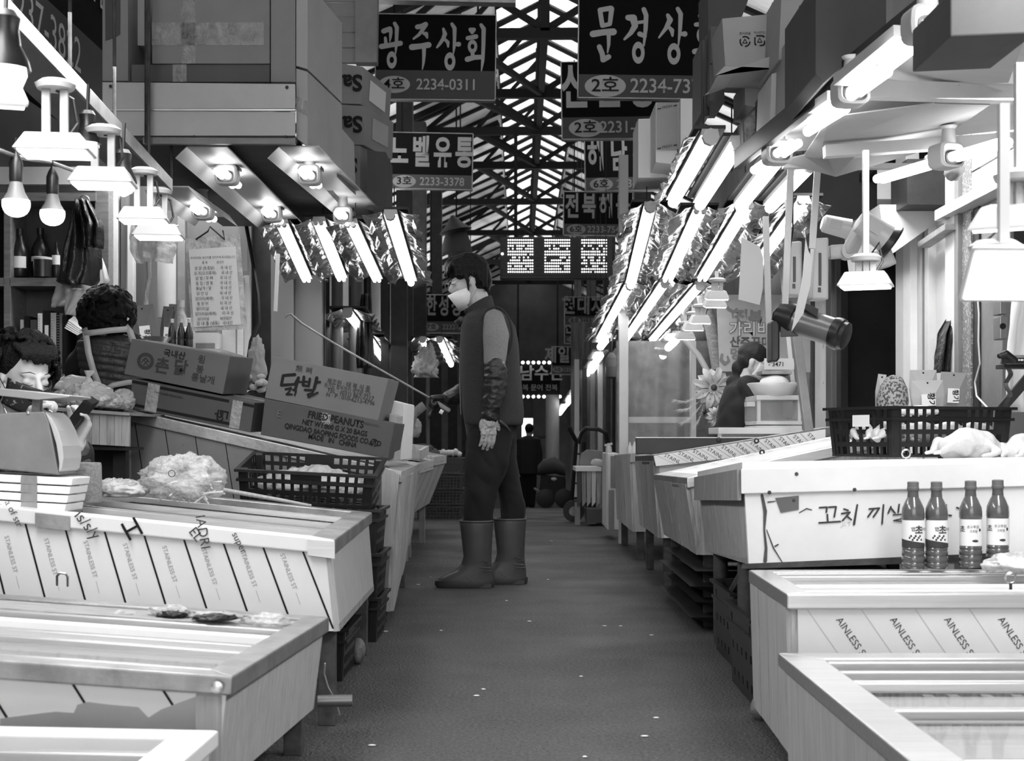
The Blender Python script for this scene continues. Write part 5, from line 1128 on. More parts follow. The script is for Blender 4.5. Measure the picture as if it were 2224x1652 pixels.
# hanging black bags
r = thing('hanging_bags', 'bunch of black and white carrier bags hanging from a hook on the shelf upright', 'bag', None, P(180, 430, 8.4))
def cloth(name, pts, Y, mt, parent, amp=.02, th=.05, seed=0, n=14):
    """draped sheet between a left and a right picture outline: rows of (y, x0, x1)"""
    def fn(u, v):
        t = v*(len(pts)-1); i = min(int(t), len(pts)-2); f = t-i
        y = pts[i][0]*(1-f)+pts[i+1][0]*f; a = pts[i][1]*(1-f)+pts[i+1][1]*f; b_ = pts[i][2]*(1-f)+pts[i+1][2]*f
        p = P(a+(b_-a)*u, y, Y); p.y += -th*math.sin(PI*u)+amp*math.sin(u*19+seed+v*2)+amp*noise.noise(V((u*6+seed, v*5, seed))); return p
    mb = MB().grid(fn, n*2, n); o = mb.build(name, mt, parent, smooth=2, solid=.004); return o
cloth('white_bag', [(590, 150, 190), (620, 125, 225), (650, 115, 238), (668, 112, 200)], 8.42, 'frosted', r, seed=4, th=.08)
cloth('beige_bag', [(628, 150, 205), (650, 140, 212), (672, 142, 180), (685, 143, 165)], 8.36, 'cardlight', r, seed=9, th=.06, amp=.006)
cloth('white_bag', [(560, 215, 222), (580, 212, 230), (612, 210, 239), (622, 208, 215)], 8.34, 'paper', r, seed=2, th=.03, amp=.004)
cloth('black_bag', [(440, 172, 186), (470, 158, 195), (520, 140, 218), (580, 128, 222), (612, 120, 215), (622, 150, 205)], 8.3, 'nylon', r, seed=1, th=.12)
cloth('black_bag', [(436, 176, 192), (465, 172, 210), (490, 178, 224), (540, 180, 222)], 8.2, 'nylon', r, seed=6, th=.06)
MB().lathe([(.03, -.004), (.035, 0), (.03, .004)], P(183, 436, 8.3), (0, 1, 0), 16, caps=False).build('hook_ring', 'steel', r)
r = thing('paper_stack', 'loose white papers stuffed beside the binders behind the woman with the apron', 'paper', None, P(165, 725, 8.2))
for i in range(5): MB().slab([P(140+i*2, 712-i*4, 8.2+.01*i), P(168+i*2, 728-i*3, 8.2+.01*i), P(190, 716-i*3, 8.35), P(160, 698-i*3, 8.35)], .002).build('sheet', 'paper', r)
# frames and panels right of the shelf
strips = [(238, 256, 410, 'palepanel', 8.7), (256, 262, 420, 'darkmetal', 8.75), (262, 276, 420, 'panel', 8.7), (276, 290, 470, 'palepanel', 8.68), (385, 402, 470, 'greymetal', 8.9), (398, 420, 690, 'palepanel', 8.6), (470, 482, 700, 'panel', 8.62), (482, 512, 690, 'palepanel', 8.6), (514, 528, 600, 'steel', 8.5), (530, 542, 480, 'palepanel', 8.55), (640, 700, 470, 'panel', 9.0), (588, 638, 540, 'panel', 8.95)]
for i, (x0, x1, y0, mt, Y_) in enumerate(strips):
    SX(MB().prism([(x0, y0), (x1, y0), (x1, 1170), (x0, 1170)], Y_, .06).build('trim_3', mt, bevel=.004))
r = thing('counter_back', 'pale steel cabinet front behind the soy sauce bottles', 'cabinet', None, P(430, 900, 8.3))
pbox('cabinet_front', 'palepanel', 415, 722, 472, 880, 8.45, .3, r); pbox('cabinet_door', 'panel', 425, 745, 466, 880, 8.44, .015, r); pbox('worktop', 'steel', 270, 757, 478, 765, 7.78, .95, r); pbox('cabinet_front', 'panel', 270, 760, 415, 1100, 8.5, .1, r)
tag(cloth('plastic_cover', [(488, 286, 388), (515, 284, 388), (545, 286, 386), (573, 300, 378)], 8.4, 'plastic2', None, seed=3, th=.1, amp=.03), 'crinkled clear plastic gathered over the white roll behind the floodlights', 'plastic')
p = P(362, 690, 8.55); tag(MB().lathe([(.055, 0), (.055, .5), (.05, .51)], p, (0, 0, 1), 20).build('white_pipe', 'palepanel', smooth=1), 'thick white vertical pipe beneath the plastic cover', 'pipe')
tag(MB().tube([P(322, 560, 8.5), P(324, 600, 8.5), P(317, 640, 8.52), P(318, 670, 8.5)], .016, 8).build('bound_umbrella', 'woodgrey', smooth=1), 'dark bound roll hanging behind the plastic cover', 'roll')
# price list
r = thing('price_list', 'white paper price list in a clear sleeve hung from the lamp tray', 'notice', None, P(465, 515, 6.5))
g = rotp(465, 515, -.03)
MB().prism([g(402, 515), g(520, 510), g(530, 700), g(526, 716), g(412, 718), g(410, 700)], 6.52, .004).build('sleeve', 'plastic2', r)
MB().prism([g(409, 540), g(511, 536), g(518, 706), g(415, 709)], 6.508, .003).build('paper', 'paper', r)
rows = [('우리가게는 원산지를 정직하게 표시했습니다', 559, 4.6), ('품 목            원산지', 570, 5), ('생 닭 (토종닭)      국 내 산', 582, 6.5), ('오 리(오리훈제)     국 내 산', 593, 6.5), ('닭 발 / 무 뼈       국 내 산', 604, 6.5), ('똥 집 / 염 통       국 내 산', 615, 6.5), ('통날개 / 윙         국 내 산', 626, 6.5), ('닭 안 심            국 내 산', 637, 6.5), ('닭다리(북채)        국 내 산', 648, 6.5), ('통 장 어            미 국 산', 659, 6.5), ('닭다리살            국 내 산', 670, 6.5), ('닭다리살(북채)      미 국 산', 681, 6.5), ('닭다리살            브라질산', 692, 6), ('닭 내 출 (냉동)   국내산', 702, 7)]
for i, (t_, y_, h_) in enumerate(rows): ftext(t_, 464+(y_-620)*.03, y_, h_, 6.5, 'inkgrey', r, tilt=-.03, sx=.85)
MB().tube([P(425, 520, 6.5), P(452, 502, 6.5), P(456, 492, 6.5), P(488, 520, 6.5), P(484, 500, 6.5)], .004, 6).build('wire_hanger', 'darkmetal', r)
r = thing('picture_frame', 'white framed sheet on the wall beside the price list', 'picture', None, P(528, 590, 8.4))
pbox('frame', 'palepanel', 517, 480, 542, 597, 8.42, .02, r); pbox('sheet', 'paper', 521, 486, 537, 588, 8.41, .005, r)
pg = 'standing food pouches behind the woman with the apron'
def pouch(label, x0, y0, x1, y1, Y, tilt=0, mt='cardmid', lab=True, group=pg, words='황기'):
    g_ = rotp((x0+x1)/2, y1, tilt); r = thing('food_pouch', label, 'pouch', group, P((x0+x1)/2, y1, Y))
    pts = [g_(x0, y0), g_(x1, y0), g_(x1+2, (y0+y1)/2), g_(x1-3, y1), g_(x0+3, y1), g_(x0-2, (y0+y1)/2)]
    a = [P(x, y, Y) for x, y in pts]; k = Y/F; mid = [p_+V((0, -.02 if 1 < i else 0, 0)) for i, p_ in enumerate(a)]
    mb = MB(); c = P(*g_((x0+x1)/2, y0*.3+y1*.7), Y); mb.add(a+[c+V((0, -.035, 0))]+[c+V((0, .035, 0))], [(i, (i+1) % 6, 6) for i in range(6)]+[((i+1) % 6, i, 7) for i in range(6)])
    mb.build('bag_body', mt, r)
    w_ = (x1-x0); hh = y1-y0
    if lab:
        q = [g_(x0+w_*.3, y0+hh*.45), g_(x0+w_*.75, y0+hh*.45), g_(x0+w_*.75, y0+hh*.85), g_(x0+w_*.3, y0+hh*.85)]
        MB().prism(q, Y-.037, .002).build('paper_label', 'label', r)
        if words: text(words, w_*.2*k*1.3, FR(P(*g_(x0+w_*.6, y0+hh*.65), Y-.039), (0.05, 0, -1), (1, 0, 0.05)), 'ink', r, bold=.02)
    g2 = g_((x0+x1)/2, y0+hh*.08); MB().lathe([(k*2, 0), (k*2, .002)], P(*g2, Y-.004), (0, -1, 0), 10).build('hang_hole', 'ink', r)
    return r
pouch('grey pouch leftmost on the back worktop', 292, 662, 343, 762, 8.0, -.1, 'cardmid'); pouch('darker pouch in the middle of the back worktop', 345, 665, 366, 764, 8.05, .1, 'carddark'); pouch('grey pouch next to the soy sauce bottles', 362, 660, 380, 765, 8.1, .05, 'cardmid', False)
for i, (x_, l) in enumerate(((374, 'soy sauce bottle left of three in front'), (394, 'soy sauce bottle in the middle of three in front'), (411, 'soy sauce bottle right of three in front'))): sauce(l, x_, 760, 7.9, 68, 17, 'black', None, 'small soy sauce bottles on the back worktop', 'lampwhite')
sauce('large clear oil bottle behind the soy sauce bottles', 394, 768, 8.2, 116, 32, 'plastic2', (.3, .5, 'label'), 'small soy sauce bottles on the back worktop', 'lampwhite')
r = thing('steel_pan', 'shallow steel pan on the back worktop beside the pouches', 'pan', None, P(335, 752, 7.8)); MB().lathe([(.06, 0), (.09, .05), (.094, .05), (.06, .004)], P(335, 752, 7.8), (0, 0, 1), 20, caps=False).build('bowl', 'steel', r, smooth=1)
tag(MB().tube([P(535, 490, 8.3), P(548, 560, 8.3), P(560, 640, 8.3), P(562, 700, 8.3), P(545, 740, 8.3), P(538, 790, 8.3)], .012, 6).build('black_cable', 'black', smooth=1), 'thick black cable sagging beside the picture frame', 'cable')
tag(MB().prism([(599, 550), (608, 551), (602, 676), (594, 675)], 7.5, .004).build('white_strap', 'paper'), 'white paper strap hanging below the strip lights', 'strap')
bag('long pale bag hanging above the flowers beside the 닭발 carton', 559, 790, 7.2, 36, 100, 'frosted', seed=21, dep=.6)
r = thing('flower_bouquet', 'wrapped bouquet standing behind the carton with brush characters', 'flowers', None, P(555, 870, 7.0))
for i in range(16):
    a = R.uniform(0, 6.28); q = P(556+R.uniform(-18, 18), 828+R.uniform(-14, 22), 7.0+R.uniform(-.05, .05)); lump('bloom', None, None, q, (.022, .022, .016), 'cardlight' if i % 3 else 'carddark', .3, 30, r, n=10, seed=i)
for i in range(6):
    q = P(545+i*5, 850+i*4, 6.98); MB().lathe([(.001, 0), (.018, .01), (.001, .06)], q, (R.uniform(-1, 1), -.3, R.uniform(-.4, .6)), 6).build('leaf', 'darkmetal', r)
for i, (x0, x1, y0, mt, l, Y_) in enumerate(((720, 745, 480, 'greymetal', 'grey vertical pipe behind the hook, thinner of the pair', 11.5), (757, 786, 560, 'greymetal', 'grey vertical pipe behind the hook, thicker of the pair', 11.4), (790, 806, 500, 'darkmetal', 'dark pipe right of the grey pair', 11.3), (700, 716, 500, 'darkmetal', 'dark flat post left of the grey pipes', 11.3))):
    a = P((x0+x1)/2, 1000, Y_); tag(MB().lathe([((x1-x0)/2*Y_/F, floorz(Y_)), ((x1-x0)/2*Y_/F, H+(YH-y0)*Y_/F)], (a.x, Y_, 0), (0, 0, 1), 14).build('vertical_pipe', mt, smooth=1), l, 'pipe')
tag(cloth('hanging_jacket', [(640, 786, 806), (700, 776, 808), (770, 772, 812), (800, 776, 806)], 11.0, 'nylon', None, seed=5, th=.1), 'dark raincoat hanging on the pipe behind the hook', 'coat')
r = thing('round_hat', 'dim round hat like lamp cover hanging under the roof left of the dot matrix sign', 'cover', None, P(992, 545, 18)); MB().lathe([(.19, 0), (.18, .12), (.15, .22), (.03, .4)], P(992, 550, 18), (0, 0, 1), 16).build('cover', 'carddark', r, smooth=1)
p = P(991, 500, 17.95); MB().tube([p, (p.x, p.y, 5.25)], .01, 6).build('hanger_rod', 'rafter', r)
MB().lathe([(.15, 0), (.21, .02), (.12, .1), (.02, .22)], P(990, 505, 17.9), (-.2, 0, 1), 16).build('cap', 'darkmetal', r, smooth=1)
# small far things, left
tag(lump('leafy_flowers', '', '', P(925, 795, 13), (.09, .09, .13), 'chicken', .5, 14, n=22, crumple=.5, seed=3), 'bunch of pale artificial flowers hanging beside the far column', 'flowers')
tag(MB().tube([P(890, 930, 12), P(897, 900, 12), P(915, 885, 12), P(922, 880, 12)], .04, 10).build('curved_handle', 'woodgrey', smooth=1), 'curved brown handle sticking up beyond the first plank stall', 'handle')
bag('dim bags heaped on the far plank stall', 915, 985, 12.5, 75, 34, 'carddark', seed=31)
bag('pale crumpled bag hanging under the curved handle', 898, 932, 12.4, 30, 44, 'frosted', seed=32)
for i in range(7):
    tag(lump('paper_scrap', '', '', P(955+i*7, 984+R.uniform(-4, 3), 15.3), (.03, .03, .035), 'paper', .4, 20, n=8, seed=40+i), 'white scrap sticking out of the topmost grey crate', 'scrap', 'white scraps in the topmost grey crate')
# ================= right side goods =================
# sauce bottles
def sauce4(label, px, rot, yb=1233, Y=3.93):
    p = P(px, yb, Y); r = thing('sauce_bottle', label, 'bottle', 'red sauce bottles along the cooler edge', p); s = 1.0
    pr = [(.027, 0), (.0305, .004), (.031, .012), (.029, .016), (.031, .02), (.031, .03), (.029, .034), (.031, .038), (.031, .046), (.029, .05), (.0305, .053), (.0305, .055), (.0298, .056), (.0298, .135), (.031, .138), (.031, .15), (.0295, .165), (.022, .183), (.0155, .196)]
    MB().lathe(pr, p, (0, 0, 1), 28).build('sauce_body', 'sauce', r, smooth=1)
    MB().lathe([(.0155, .196), (.0145, .206), (.0145, .216)], p, (0, 0, 1), 20).build('neck', 'carddark', r, smooth=1)
    MB().lathe([(.0155, .214), (.0165, .216), (.0165, .222), (.0155, .223), (.0155, .237), (.013, .239)], p, (0, 0, 1), 22).build('cap', 'cardmid', r, smooth=1)
    mb = MB(); n = 24
    for i in range(n+1):
        a = PI+PI*i/n; c_, s_ = math.cos(a)*.0308, math.sin(a)*.0308; mb.v += [p+V((c_, s_, .06)), p+V((c_, s_, .133))]
        if i: mb.f.append([2*i-2, 2*i, 2*i+1, 2*i-1])
    mb.build('paper_label', 'label', r)
    def ct(s_, ang, z, size, m_='ink', bold=.01):
        a = -PI/2+ang; n_ = V((math.cos(a), math.sin(a), 0)); t = V((-math.sin(a), math.cos(a), 0))
        text(s_, size, FR(p+n_*.0314+V((0, 0, z)), t, (0, 0, 1)), m_, r, bold=bold)
    if rot:
        ct('초', .25, .105, .026, 'inkgrey', .03); ct('맵', -.25, .108, .013, 'inkgrey'); ct('고추장', .75, .108, .009, 'inkgrey')
        mb = MB()
        for i in range(9):
            a = -PI/2+(-.55+i*.13); n_ = V((math.cos(a), math.sin(a), 0)); mb.ell(p+n_*.0302+V((0, 0, .085+.006*math.sin(i*2.1))), (.0035, .0018, .0035), 8, 5)
        mb.build('food_print', 'inkgrey', r, kind='stuff')
        mb = MB()
        for i in range(13):
            a = PI+PI*i/12*.9; c_, s_ = math.cos(a)*.0311, math.sin(a)*.0311; mb.v += [p+V((c_, s_, .058)), p+V((c_, s_, .082-.0011*i))]
            if i: mb.f.append([2*i-2, 2*i, 2*i+1, 2*i-1])
        mb.build('print_band', 'inkgrey', r)
    else:
        ct('초고추장', -.1, .112, .009, 'inkgrey'); ct('초', -1.05, .105, .02, 'inkgrey', .02); ct('고초맘', -.05, .1, .008, 'inkgrey')
        a = -PI/2+.1; n_ = V((math.cos(a), math.sin(a), 0)); MB().ell(p+n_*.0302+V((0, 0, .074)), (.009, .0018, .004), 14, 6).build('print_oval', 'inkgrey', r)
        a = -PI/2+.55; n_ = V((math.cos(a), math.sin(a), 0)); MB().ell(p+n_*.0302+V((0, 0, .104)), (.004, .0018, .005), 14, 6).build('print_badge', 'ink', r)
    return r
sauce4('red sauce bottle first from the aisle, with a food picture label', 1983, True)
sauce4('red sauce bottle second from the aisle, with a food picture label', 2034, True)
sauce4('red sauce bottle third from the aisle, with a plain lettered label', 2108, False, 1231)
sauce4('red sauce bottle fourth from the aisle, nearest the chicken feet', 2167, False, 1229)
# chickens
chicken('large plucked chicken draped over the whitewashed chest rim', 2108, 972, 4.45, .10, .25)
chicken('plucked chicken lying beside it at the picture edge', 2222, 980, 4.5, .09, .9)
chicken('plucked chicken half sunk under the draped one', 2160, 990, 4.7, .07, -.4)
for i in range(8):
    q = c5.matrix_basis @ V((-.19+.125*(i % 4), -.08+.15*(i//4), .075)); pp = (CX+q.x/q.y*F, YH-(q.z-H)/q.y*F)
    chicken('plucked chicken packed inside the black crate', pp[0], pp[1], q.y, .075, R.uniform(0, 3), 'chickens packed in the black crate')
r = bag('clear bag of pale chicken feet at the far end of the sauce bottle row', 2205, 1225, 3.75, 130, 46, 'plastic2', content='chicken', seed=50)
p = P(2195, 1255, 3.5); r = thing('ring_bolt', 'steel ring bolt standing on the cooler rim by the chicken feet', 'bolt', None, p)
MB().lathe([(.0115, -.003), (.016, 0), (.0115, .003)], p, (0, 1, .1), 24, caps=False).build('ring', 'steel', r, smooth=1); MB().tube([p-V((0, 0, .015)), p-V((0, 0, .04))], .004, 8).build('shank', 'darkmetal', r)
p = P(1968, 985, 4.35); r = thing('ring_bolt', 'steel ring bolt on the whitewashed chest in front of the black crate', 'bolt', None, p)
MB().lathe([(.011, -.003), (.015, 0), (.011, .003)], p, (0, 1, .1), 24, caps=False).build('ring', 'steel', r, smooth=1); MB().tube([p-V((0, 0, .013)), p-V((0, 0, .03))], .005, 8).build('shank', 'steel', r)
for i, (a, b_, Y_) in enumerate(((1561, 955, 7.2), (1643, 957, 7.0), (1655, 982, 6.8))):
    p = P(a, b_, Y_); o = MB().lathe([(.006, -.004), (.014, 0), (.006, .004)], p, (0, 1, 0), 18, caps=False).build('ring_bolt', 'darkmetal', smooth=1)
    tag(o, ['small open ring bolt on the black board', 'round knob like bolt on the sloping film panel edge', 'washer like bolt on the film panel below the other'][i], 'bolt')
pg = 'food pouches standing behind the black crate'
pouch('rear food pouch with a punched hole, behind the crate', 1976, 803, 2034, 884, 5.45, 0, 'cardlight', False, pg)
pouch('food pouch with a handwritten label, nearer the phone', 2040, 808, 2096, 886, 5.4, .05, 'card', True, pg)
pouch('front food pouch with a handwritten label, in the middle', 1982, 826, 2050, 892, 5.3, -.03, 'cardlight', True, pg)
r = pouch('narrow food pouch leaning left of the mesh sack', 1898, 812, 1916, 890, 5.4, .12, 'cardlight', False, pg)
mb = MB().lathe([(.055, 0), (.06, .04), (.05, .09), (.03, .125), (.012, .135)], P(1936, 892, 5.35), (.1, 0, 1), 18, caps=False)
tag(mb.build('mesh_sack', mat('woven mesh sack', .35, .7, spots=(110, .5, .06)), smooth=1), 'speckled woven sack bulging between the pouches', 'sack')
bag('white cloth wrapped goods on top of the crate contents', 1985, 893, 5.2, 90, 22, 'paper', seed=51)
# boards and freezer
q4 = [(1381, 950), (1700, 950), (1700, 990), (1381, 986)]
r = thing('black_board', 'black printed board standing on edge along the steel topped stall', 'board', None, P(1500, 990, 7.9))
MB().prism(q4, 7.95, .02).build('board', 'black', r, bevel=.004); MB().prism([(1381, 949), (1700, 949), (1700, 950.6), (1381, 950.6)], 7.945, .03).build('edge', 'steel', r)
for i in range(6): text('KOREA INFINITY', .035, FR(P(1405+i*48, 968, 7.94), (.9, 0, .5), (-.5, 0, .9)), mat('faint print', .03, .5) and 'faint', r) if 'faint' in M else None
r = thing('white_freezer', 'narrow white freezer cabinet end beside the first far plank stall', 'freezer', None, (px2(1326, 11.2), 11.2, 0))
a = P(1319, 985, 11.1); fz = floorz(11.1)
pbox('cabinet', 'white', 1319, 984, 1345, 1150, 11.1, .7, r, .006); pbox('side_panel', 'greymetal', 1326, 990, 1340, 1058, 11.09, .01, r); pbox('edge_strip', 'lampwhite', 1316, 984, 1320, 1140, 11.08, .02, r)
pbox('lower_panel', 'panel', 1322, 1064, 1334, 1150, 11.09, .01, r)
r = thing('spray_bottle', 'white trigger spray bottle on the white freezer', 'bottle', None, P(1322, 985, 11.3)); k = 11.3/F
MB().lathe([(.024, 0), (.026, .03), (.022, .055), (.01, .07), (.01, .085)], P(1322, 985, 11.3), (0, 0, 1), 14).build('body', 'lampwhite', r, smooth=1); MB().bar(P(1313, 967, 11.3), P(1330, 963, 11.3), .015, .018).build('trigger_head', 'lampwhite', r)
for i, (a, b_) in enumerate(((1368, 985), (1378, 984))):
    r = thing('squeeze_bottle', ['white squeeze bottle left of the black board', 'second squeeze bottle hiding behind the board edge'][i], 'bottle', None, P(a, b_, 9.6)); MB().lathe([(.02, 0), (.02, .04), (.008, .06), (.004, .08)], P(a, b_, 9.6), (0, 0, 1), 12).build('body', 'lampwhite', r, smooth=1)
# plastic sheeted shop front on the right
a = P(1354, 900, 10.7)
SX(MB().box((a.x, 10.7, 1.2), (.07, .07, 3.4)).build('trim_4', 'palepanel', bevel=.004))
SX(MB().prism([(1366, 905), (1500, 905), (1500, 918), (1366, 918)], 10.7, .05).build('trim_4', 'palepanel'))
SX(MB().prism([(1500, 740), (1512, 740), (1512, 1000), (1500, 1000)], 10.7, .06).build('trim_4', 'palepanel'))
o = cloth('plastic_curtain', [(740, 1366, 1500), (850, 1366, 1502), (1000, 1366, 1500)], 10.65, 'sheet', None, th=.05, amp=.03, seed=8); tag(o, 'clear plastic curtain between the pale posts behind the black board', 'curtain')
SX(MB().prism([(1340, 740), (1760, 740), (1760, 1010), (1340, 1010)], 11.4, .06).build('wall_back', mat('mottled back wall', .16, .7, 0, var=.7, vs=5)))
SX(MB().prism([(1240, 700), (1330, 700), (1330, 1040), (1240, 1040)], 17.5, .06).build('wall_back', mat('striped back wall', .12, .7, 0, var=.8, vs=4, stretch=(6, 1, .5))))
for i in range(5): SX(pbox('trim_4', ('palepanel', 'darkmetal', 'greymetal', 'palepanel', 'darkmetal')[i], 1248+i*17, 780, 1258+i*17, 1080, 16.9-i*.3, .1))
r = thing('gas_bottle', 'grey cylindrical bottle hanging beside the pale post', 'bottle', None, P(1328, 822, 12)); MB().tube([P(1328, 770, 12), P(1330, 740, 12), P(1340, 700, 12)], .006, 6).build('hanging_cord', 'darkmetal', r); MB().lathe([(.03, 0), (.048, .015), (.048, .17), (.03, .2), (.015, .22)], P(1328, 822, 12), (0, 0, 1), 16).build('body', 'carddark', r, smooth=1)
MB().lathe([(.05, .1), (.05, .16)], P(1328, 822, 12), (0, 0, 1), 16, caps=False).build('label_wrap', 'cardmid', r)
# round concrete column far
a = P(1200, 900, 24); tag(MB().lathe([(.1, .2), (.115, .26), (.115, 1.6)], (a.x, 24, -.1), (0, 0, 1), 18).build('round_column', 'palepanel', smooth=1), 'pale round column rising behind the scooter', 'column')
# banner
r = thing('menu_banner', 'pale printed banner with outlined Korean words behind the woman at the tanks', 'banner', None, P(1620, 810, 9.6))
Yb = 9.6
MB().prism([(1556, 640), (1760, 640), (1760, 808), (1563, 806)], Yb, .01).build('banner_sheet', mat('banner vinyl', .55, .5, 0, var=.2, vs=2), r)
ftext('전복', 1625, 690, 24, Yb-.004, 'card', r, bold=.05, tilt=.05); ftext('가리비', 1628, 716, 24, Yb-.004, 'inkgrey', r, bold=.05); ftext('가리비', 1628, 716, 24, Yb-.008, 'paper', r, bold=.02)
ftext('산주꾸미', 1630, 744, 18, Yb-.004, 'cardmid', r, bold=.03); ftext('멍게', 1610, 770, 20, Yb-.004, 'card', r, bold=.04)
ink_strokes(r, [[(1575, 662, 3), (1583, 672, 4), (1594, 677, 3), (1600, 670, 2)], [(1590, 675, 2), (1592, 690, 1.5)]], Yb-.003, 'card', 'shrimp_print'); ink_strokes(r, [[(1568, 770, 3), (1566, 782, 4), (1574, 790, 4), (1583, 784, 3), (1580, 774, 2)]], Yb-.003, 'card', 'shell_print')
# daisy and pampas
def daisy(label, px, py, Y, rpx, n=16):
    c = P(px, py, Y); k = Y/F; r = thing('paper_daisy', label, 'flower', 'large paper daisies', c); Rr = rpx*k
    for i in range(n):
        a = 2*PI*i/n+.1; L = Rr*(1 if i % 2 else .88); d = V((math.cos(a), 0, math.sin(a))); t = V((-math.sin(a), 0, math.cos(a))); w_ = Rr*.19
        pts = [d*Rr*.15, d*L*.5+t*w_, d*L*.85+t*w_*.7, d*L, d*L*.85-t*w_*.7, d*L*.5-t*w_]
        y_ = V((0, -.02 if i % 2 else .0, 0)); mb = MB(); mb.add([c+p_+y_+V((0, (-.04 if j in (1, 2, 4, 5) else 0), 0)) for j, p_ in enumerate(pts)]+[c+d*L*.5+y_], [(6, j, (j+1) % 6) for j in range(6)]); mb.build('petal', 'petal', r, smooth=2, solid=.003)
    for i in range(18):
        a = 2*PI*i/18; d = V((math.cos(a), 0, math.sin(a))); t = V((-math.sin(a), 0, math.cos(a))); mb = MB(); mb.add([c+V((0, -.05, 0))+d*Rr*.12+t*Rr*.03, c+V((0, -.06, 0))+d*Rr*.34, c+V((0, -.05, 0))+d*Rr*.12-t*Rr*.03], [(0, 1, 2)]); mb.build('inner_petal', 'petal', r, solid=.003)
    MB().ell(c+V((0, -.06, 0)), (Rr*.15, .02, Rr*.15), 16, 8).build('flower_centre', 'carddark', r, smooth=1)
    for i in range(3): MB().lathe([(.002, 0), (Rr*.1, Rr*.15), (.002, Rr*.35)], c+V((Rr*(-.3+.3*i), .03, -Rr*.95)), (.2*(i-1), 0, -1), 6).build('leaf', 'darkmetal', r)
    return r
daisy('large white paper daisy left of the woman at the tanks', 1548, 842, 9.3, 48)
daisy('small white paper daisy below the large one', 1556, 905, 9.0, 26, 14)
r = thing('pampas_plumes', 'drooping pale pampas plumes beside the paper daisies', 'plant', None, P(1520, 880, 9.2))
for i in range(4):
    a = P(1530, 852+i*8, 9.3); b_ = P((1466, 1476, 1480, 1508)[i], (868, 888, 918, 925)[i], 9.15); mb = MB()
    for j in range(150):
        t = R.random()**.7; q = a.lerp(b_, t)+V((0, 0, -.03*math.sin(PI*t))); d = (b_-a).normalized()*.035+V((R.uniform(-.02, .02), R.uniform(-.02, .02), R.uniform(-.02, .015))); mb.add([q, q+V((0, 0, .0025)), q+d], [(0, 1, 2)])
    mb.build('plume', 'petal', r, kind='stuff')
for x0, y0, x1, y1, mt, l in ((1488, 738, 1540, 812, 'palepanel', 'white slanting pole above the large daisy'), (1526, 640, 1560, 800, 'woodx', 'thick bark like trunk beside the banner')):
    tag(MB().tube([P(x0, y0, 9.7), P((x0+x1)/2+3, (y0+y1)/2-4, 9.7), P(x1, y1, 9.7)], .02 if mt == 'palepanel' else .045, 10).build('slanting_pole' if mt == 'palepanel' else 'dry_trunk', mt, smooth=1), l, 'pole')
# fish tanks
r = thing('fish_tank', 'upper clear acrylic tank with a pale tray lid in front of the woman', 'tank', None, P(1682, 935, 8.2))
def tankbox(x0, y0, x1, y1, Y, dep, r):
    pbox('front_glass', 'tankglass', x0, y0, x1, y1, Y, .008, r); pbox('back_glass', 'tankglass', x0, y0, x1, y1, Y+dep, .008, r)
    for x_ in (x0, x1-7): pbox('corner_post', 'palepanel', x_, y0, x_+7, y1, Y-.004, .03, r)
tankbox(1645, 862, 1740, 915, 8.2, .35, r); pbox('top_frame', 'palepanel', 1643, 858, 1741, 868, 8.18, .4, r, .003); pbox('base_frame', 'palepanel', 1642, 914, 1742, 922, 8.18, .4, r, .003); pbox('base_frame', 'palepanel', 1642, 924, 1742, 934, 8.17, .42, r, .003)
MB().tube([P(1712, 912, 8.3), P(1722, 890, 8.35), P(1727, 872, 8.4)], .016, 10).build('ladle_handle', 'cardmid', r, smooth=1)
lump('contents', None, None, P(1690, 914, 8.35), (.09, .1, .012), 'chicken', .4, 20, r, seed=4, crumple=.2)
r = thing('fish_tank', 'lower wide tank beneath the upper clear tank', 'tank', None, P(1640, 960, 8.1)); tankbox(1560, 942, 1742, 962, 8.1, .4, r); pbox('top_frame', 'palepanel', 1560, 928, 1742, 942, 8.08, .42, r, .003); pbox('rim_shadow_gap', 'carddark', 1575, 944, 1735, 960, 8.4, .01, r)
MB().prism([(1550, 962), (1745, 962), (1745, 1000), (1550, 1000)], 8.08, .5).build('stand', 'darkmetal', r)
r = thing('glass_jug', 'small clear jug left of the upper tank', 'jug', None, P(1634, 918, 8.1)); pbox('jug_body', 'tankglass', 1622, 866, 1644, 918, 8.1, .08, r); pbox('spout', 'lampwhite', 1622, 872, 1640, 882, 8.09, .09, r)
r = thing('steel_basin', 'pale basin resting on the upper tank', 'basin', None, P(1680, 860, 8.25)); MB().loft([(P(1680, 862, 8.3), V((.1, 0, 0)), V((0, .12, 0)), .7), (P(1680, 840, 8.3), V((.135, 0, 0)), V((0, .16, 0)), .7), (P(1680, 833, 8.3), V((.15, 0, 0)), V((0, .17, 0)), .7)], 28, False).build('bowl', 'white', r, smooth=1, solid=.004)
r = thing('bread_scale', 'digital scale with a white cover in front of the woman', 'scale', None, P(1685, 832, 8.5)); MB().ell(P(1682, 832, 8.5), (.09, .09, .05), 20, 10).build('cover', 'foam', r, smooth=1); pbox('weighing_plate', 'steel2', 1655, 805, 1720, 812, 8.45, .2, r); pbox('plate_pad', 'black', 1662, 811, 1712, 815, 8.48, .15, r)
r = thing('number_card', 'white card with the figures 3471 above the scale', 'card', None, P(1690, 800, 8.55)); pbox('card', 'paper', 1660, 778, 1725, 802, 8.55, .004, r); ftext('- 3471', 1686, 791, 10, 8.545, 'ink', r, bold=.01)
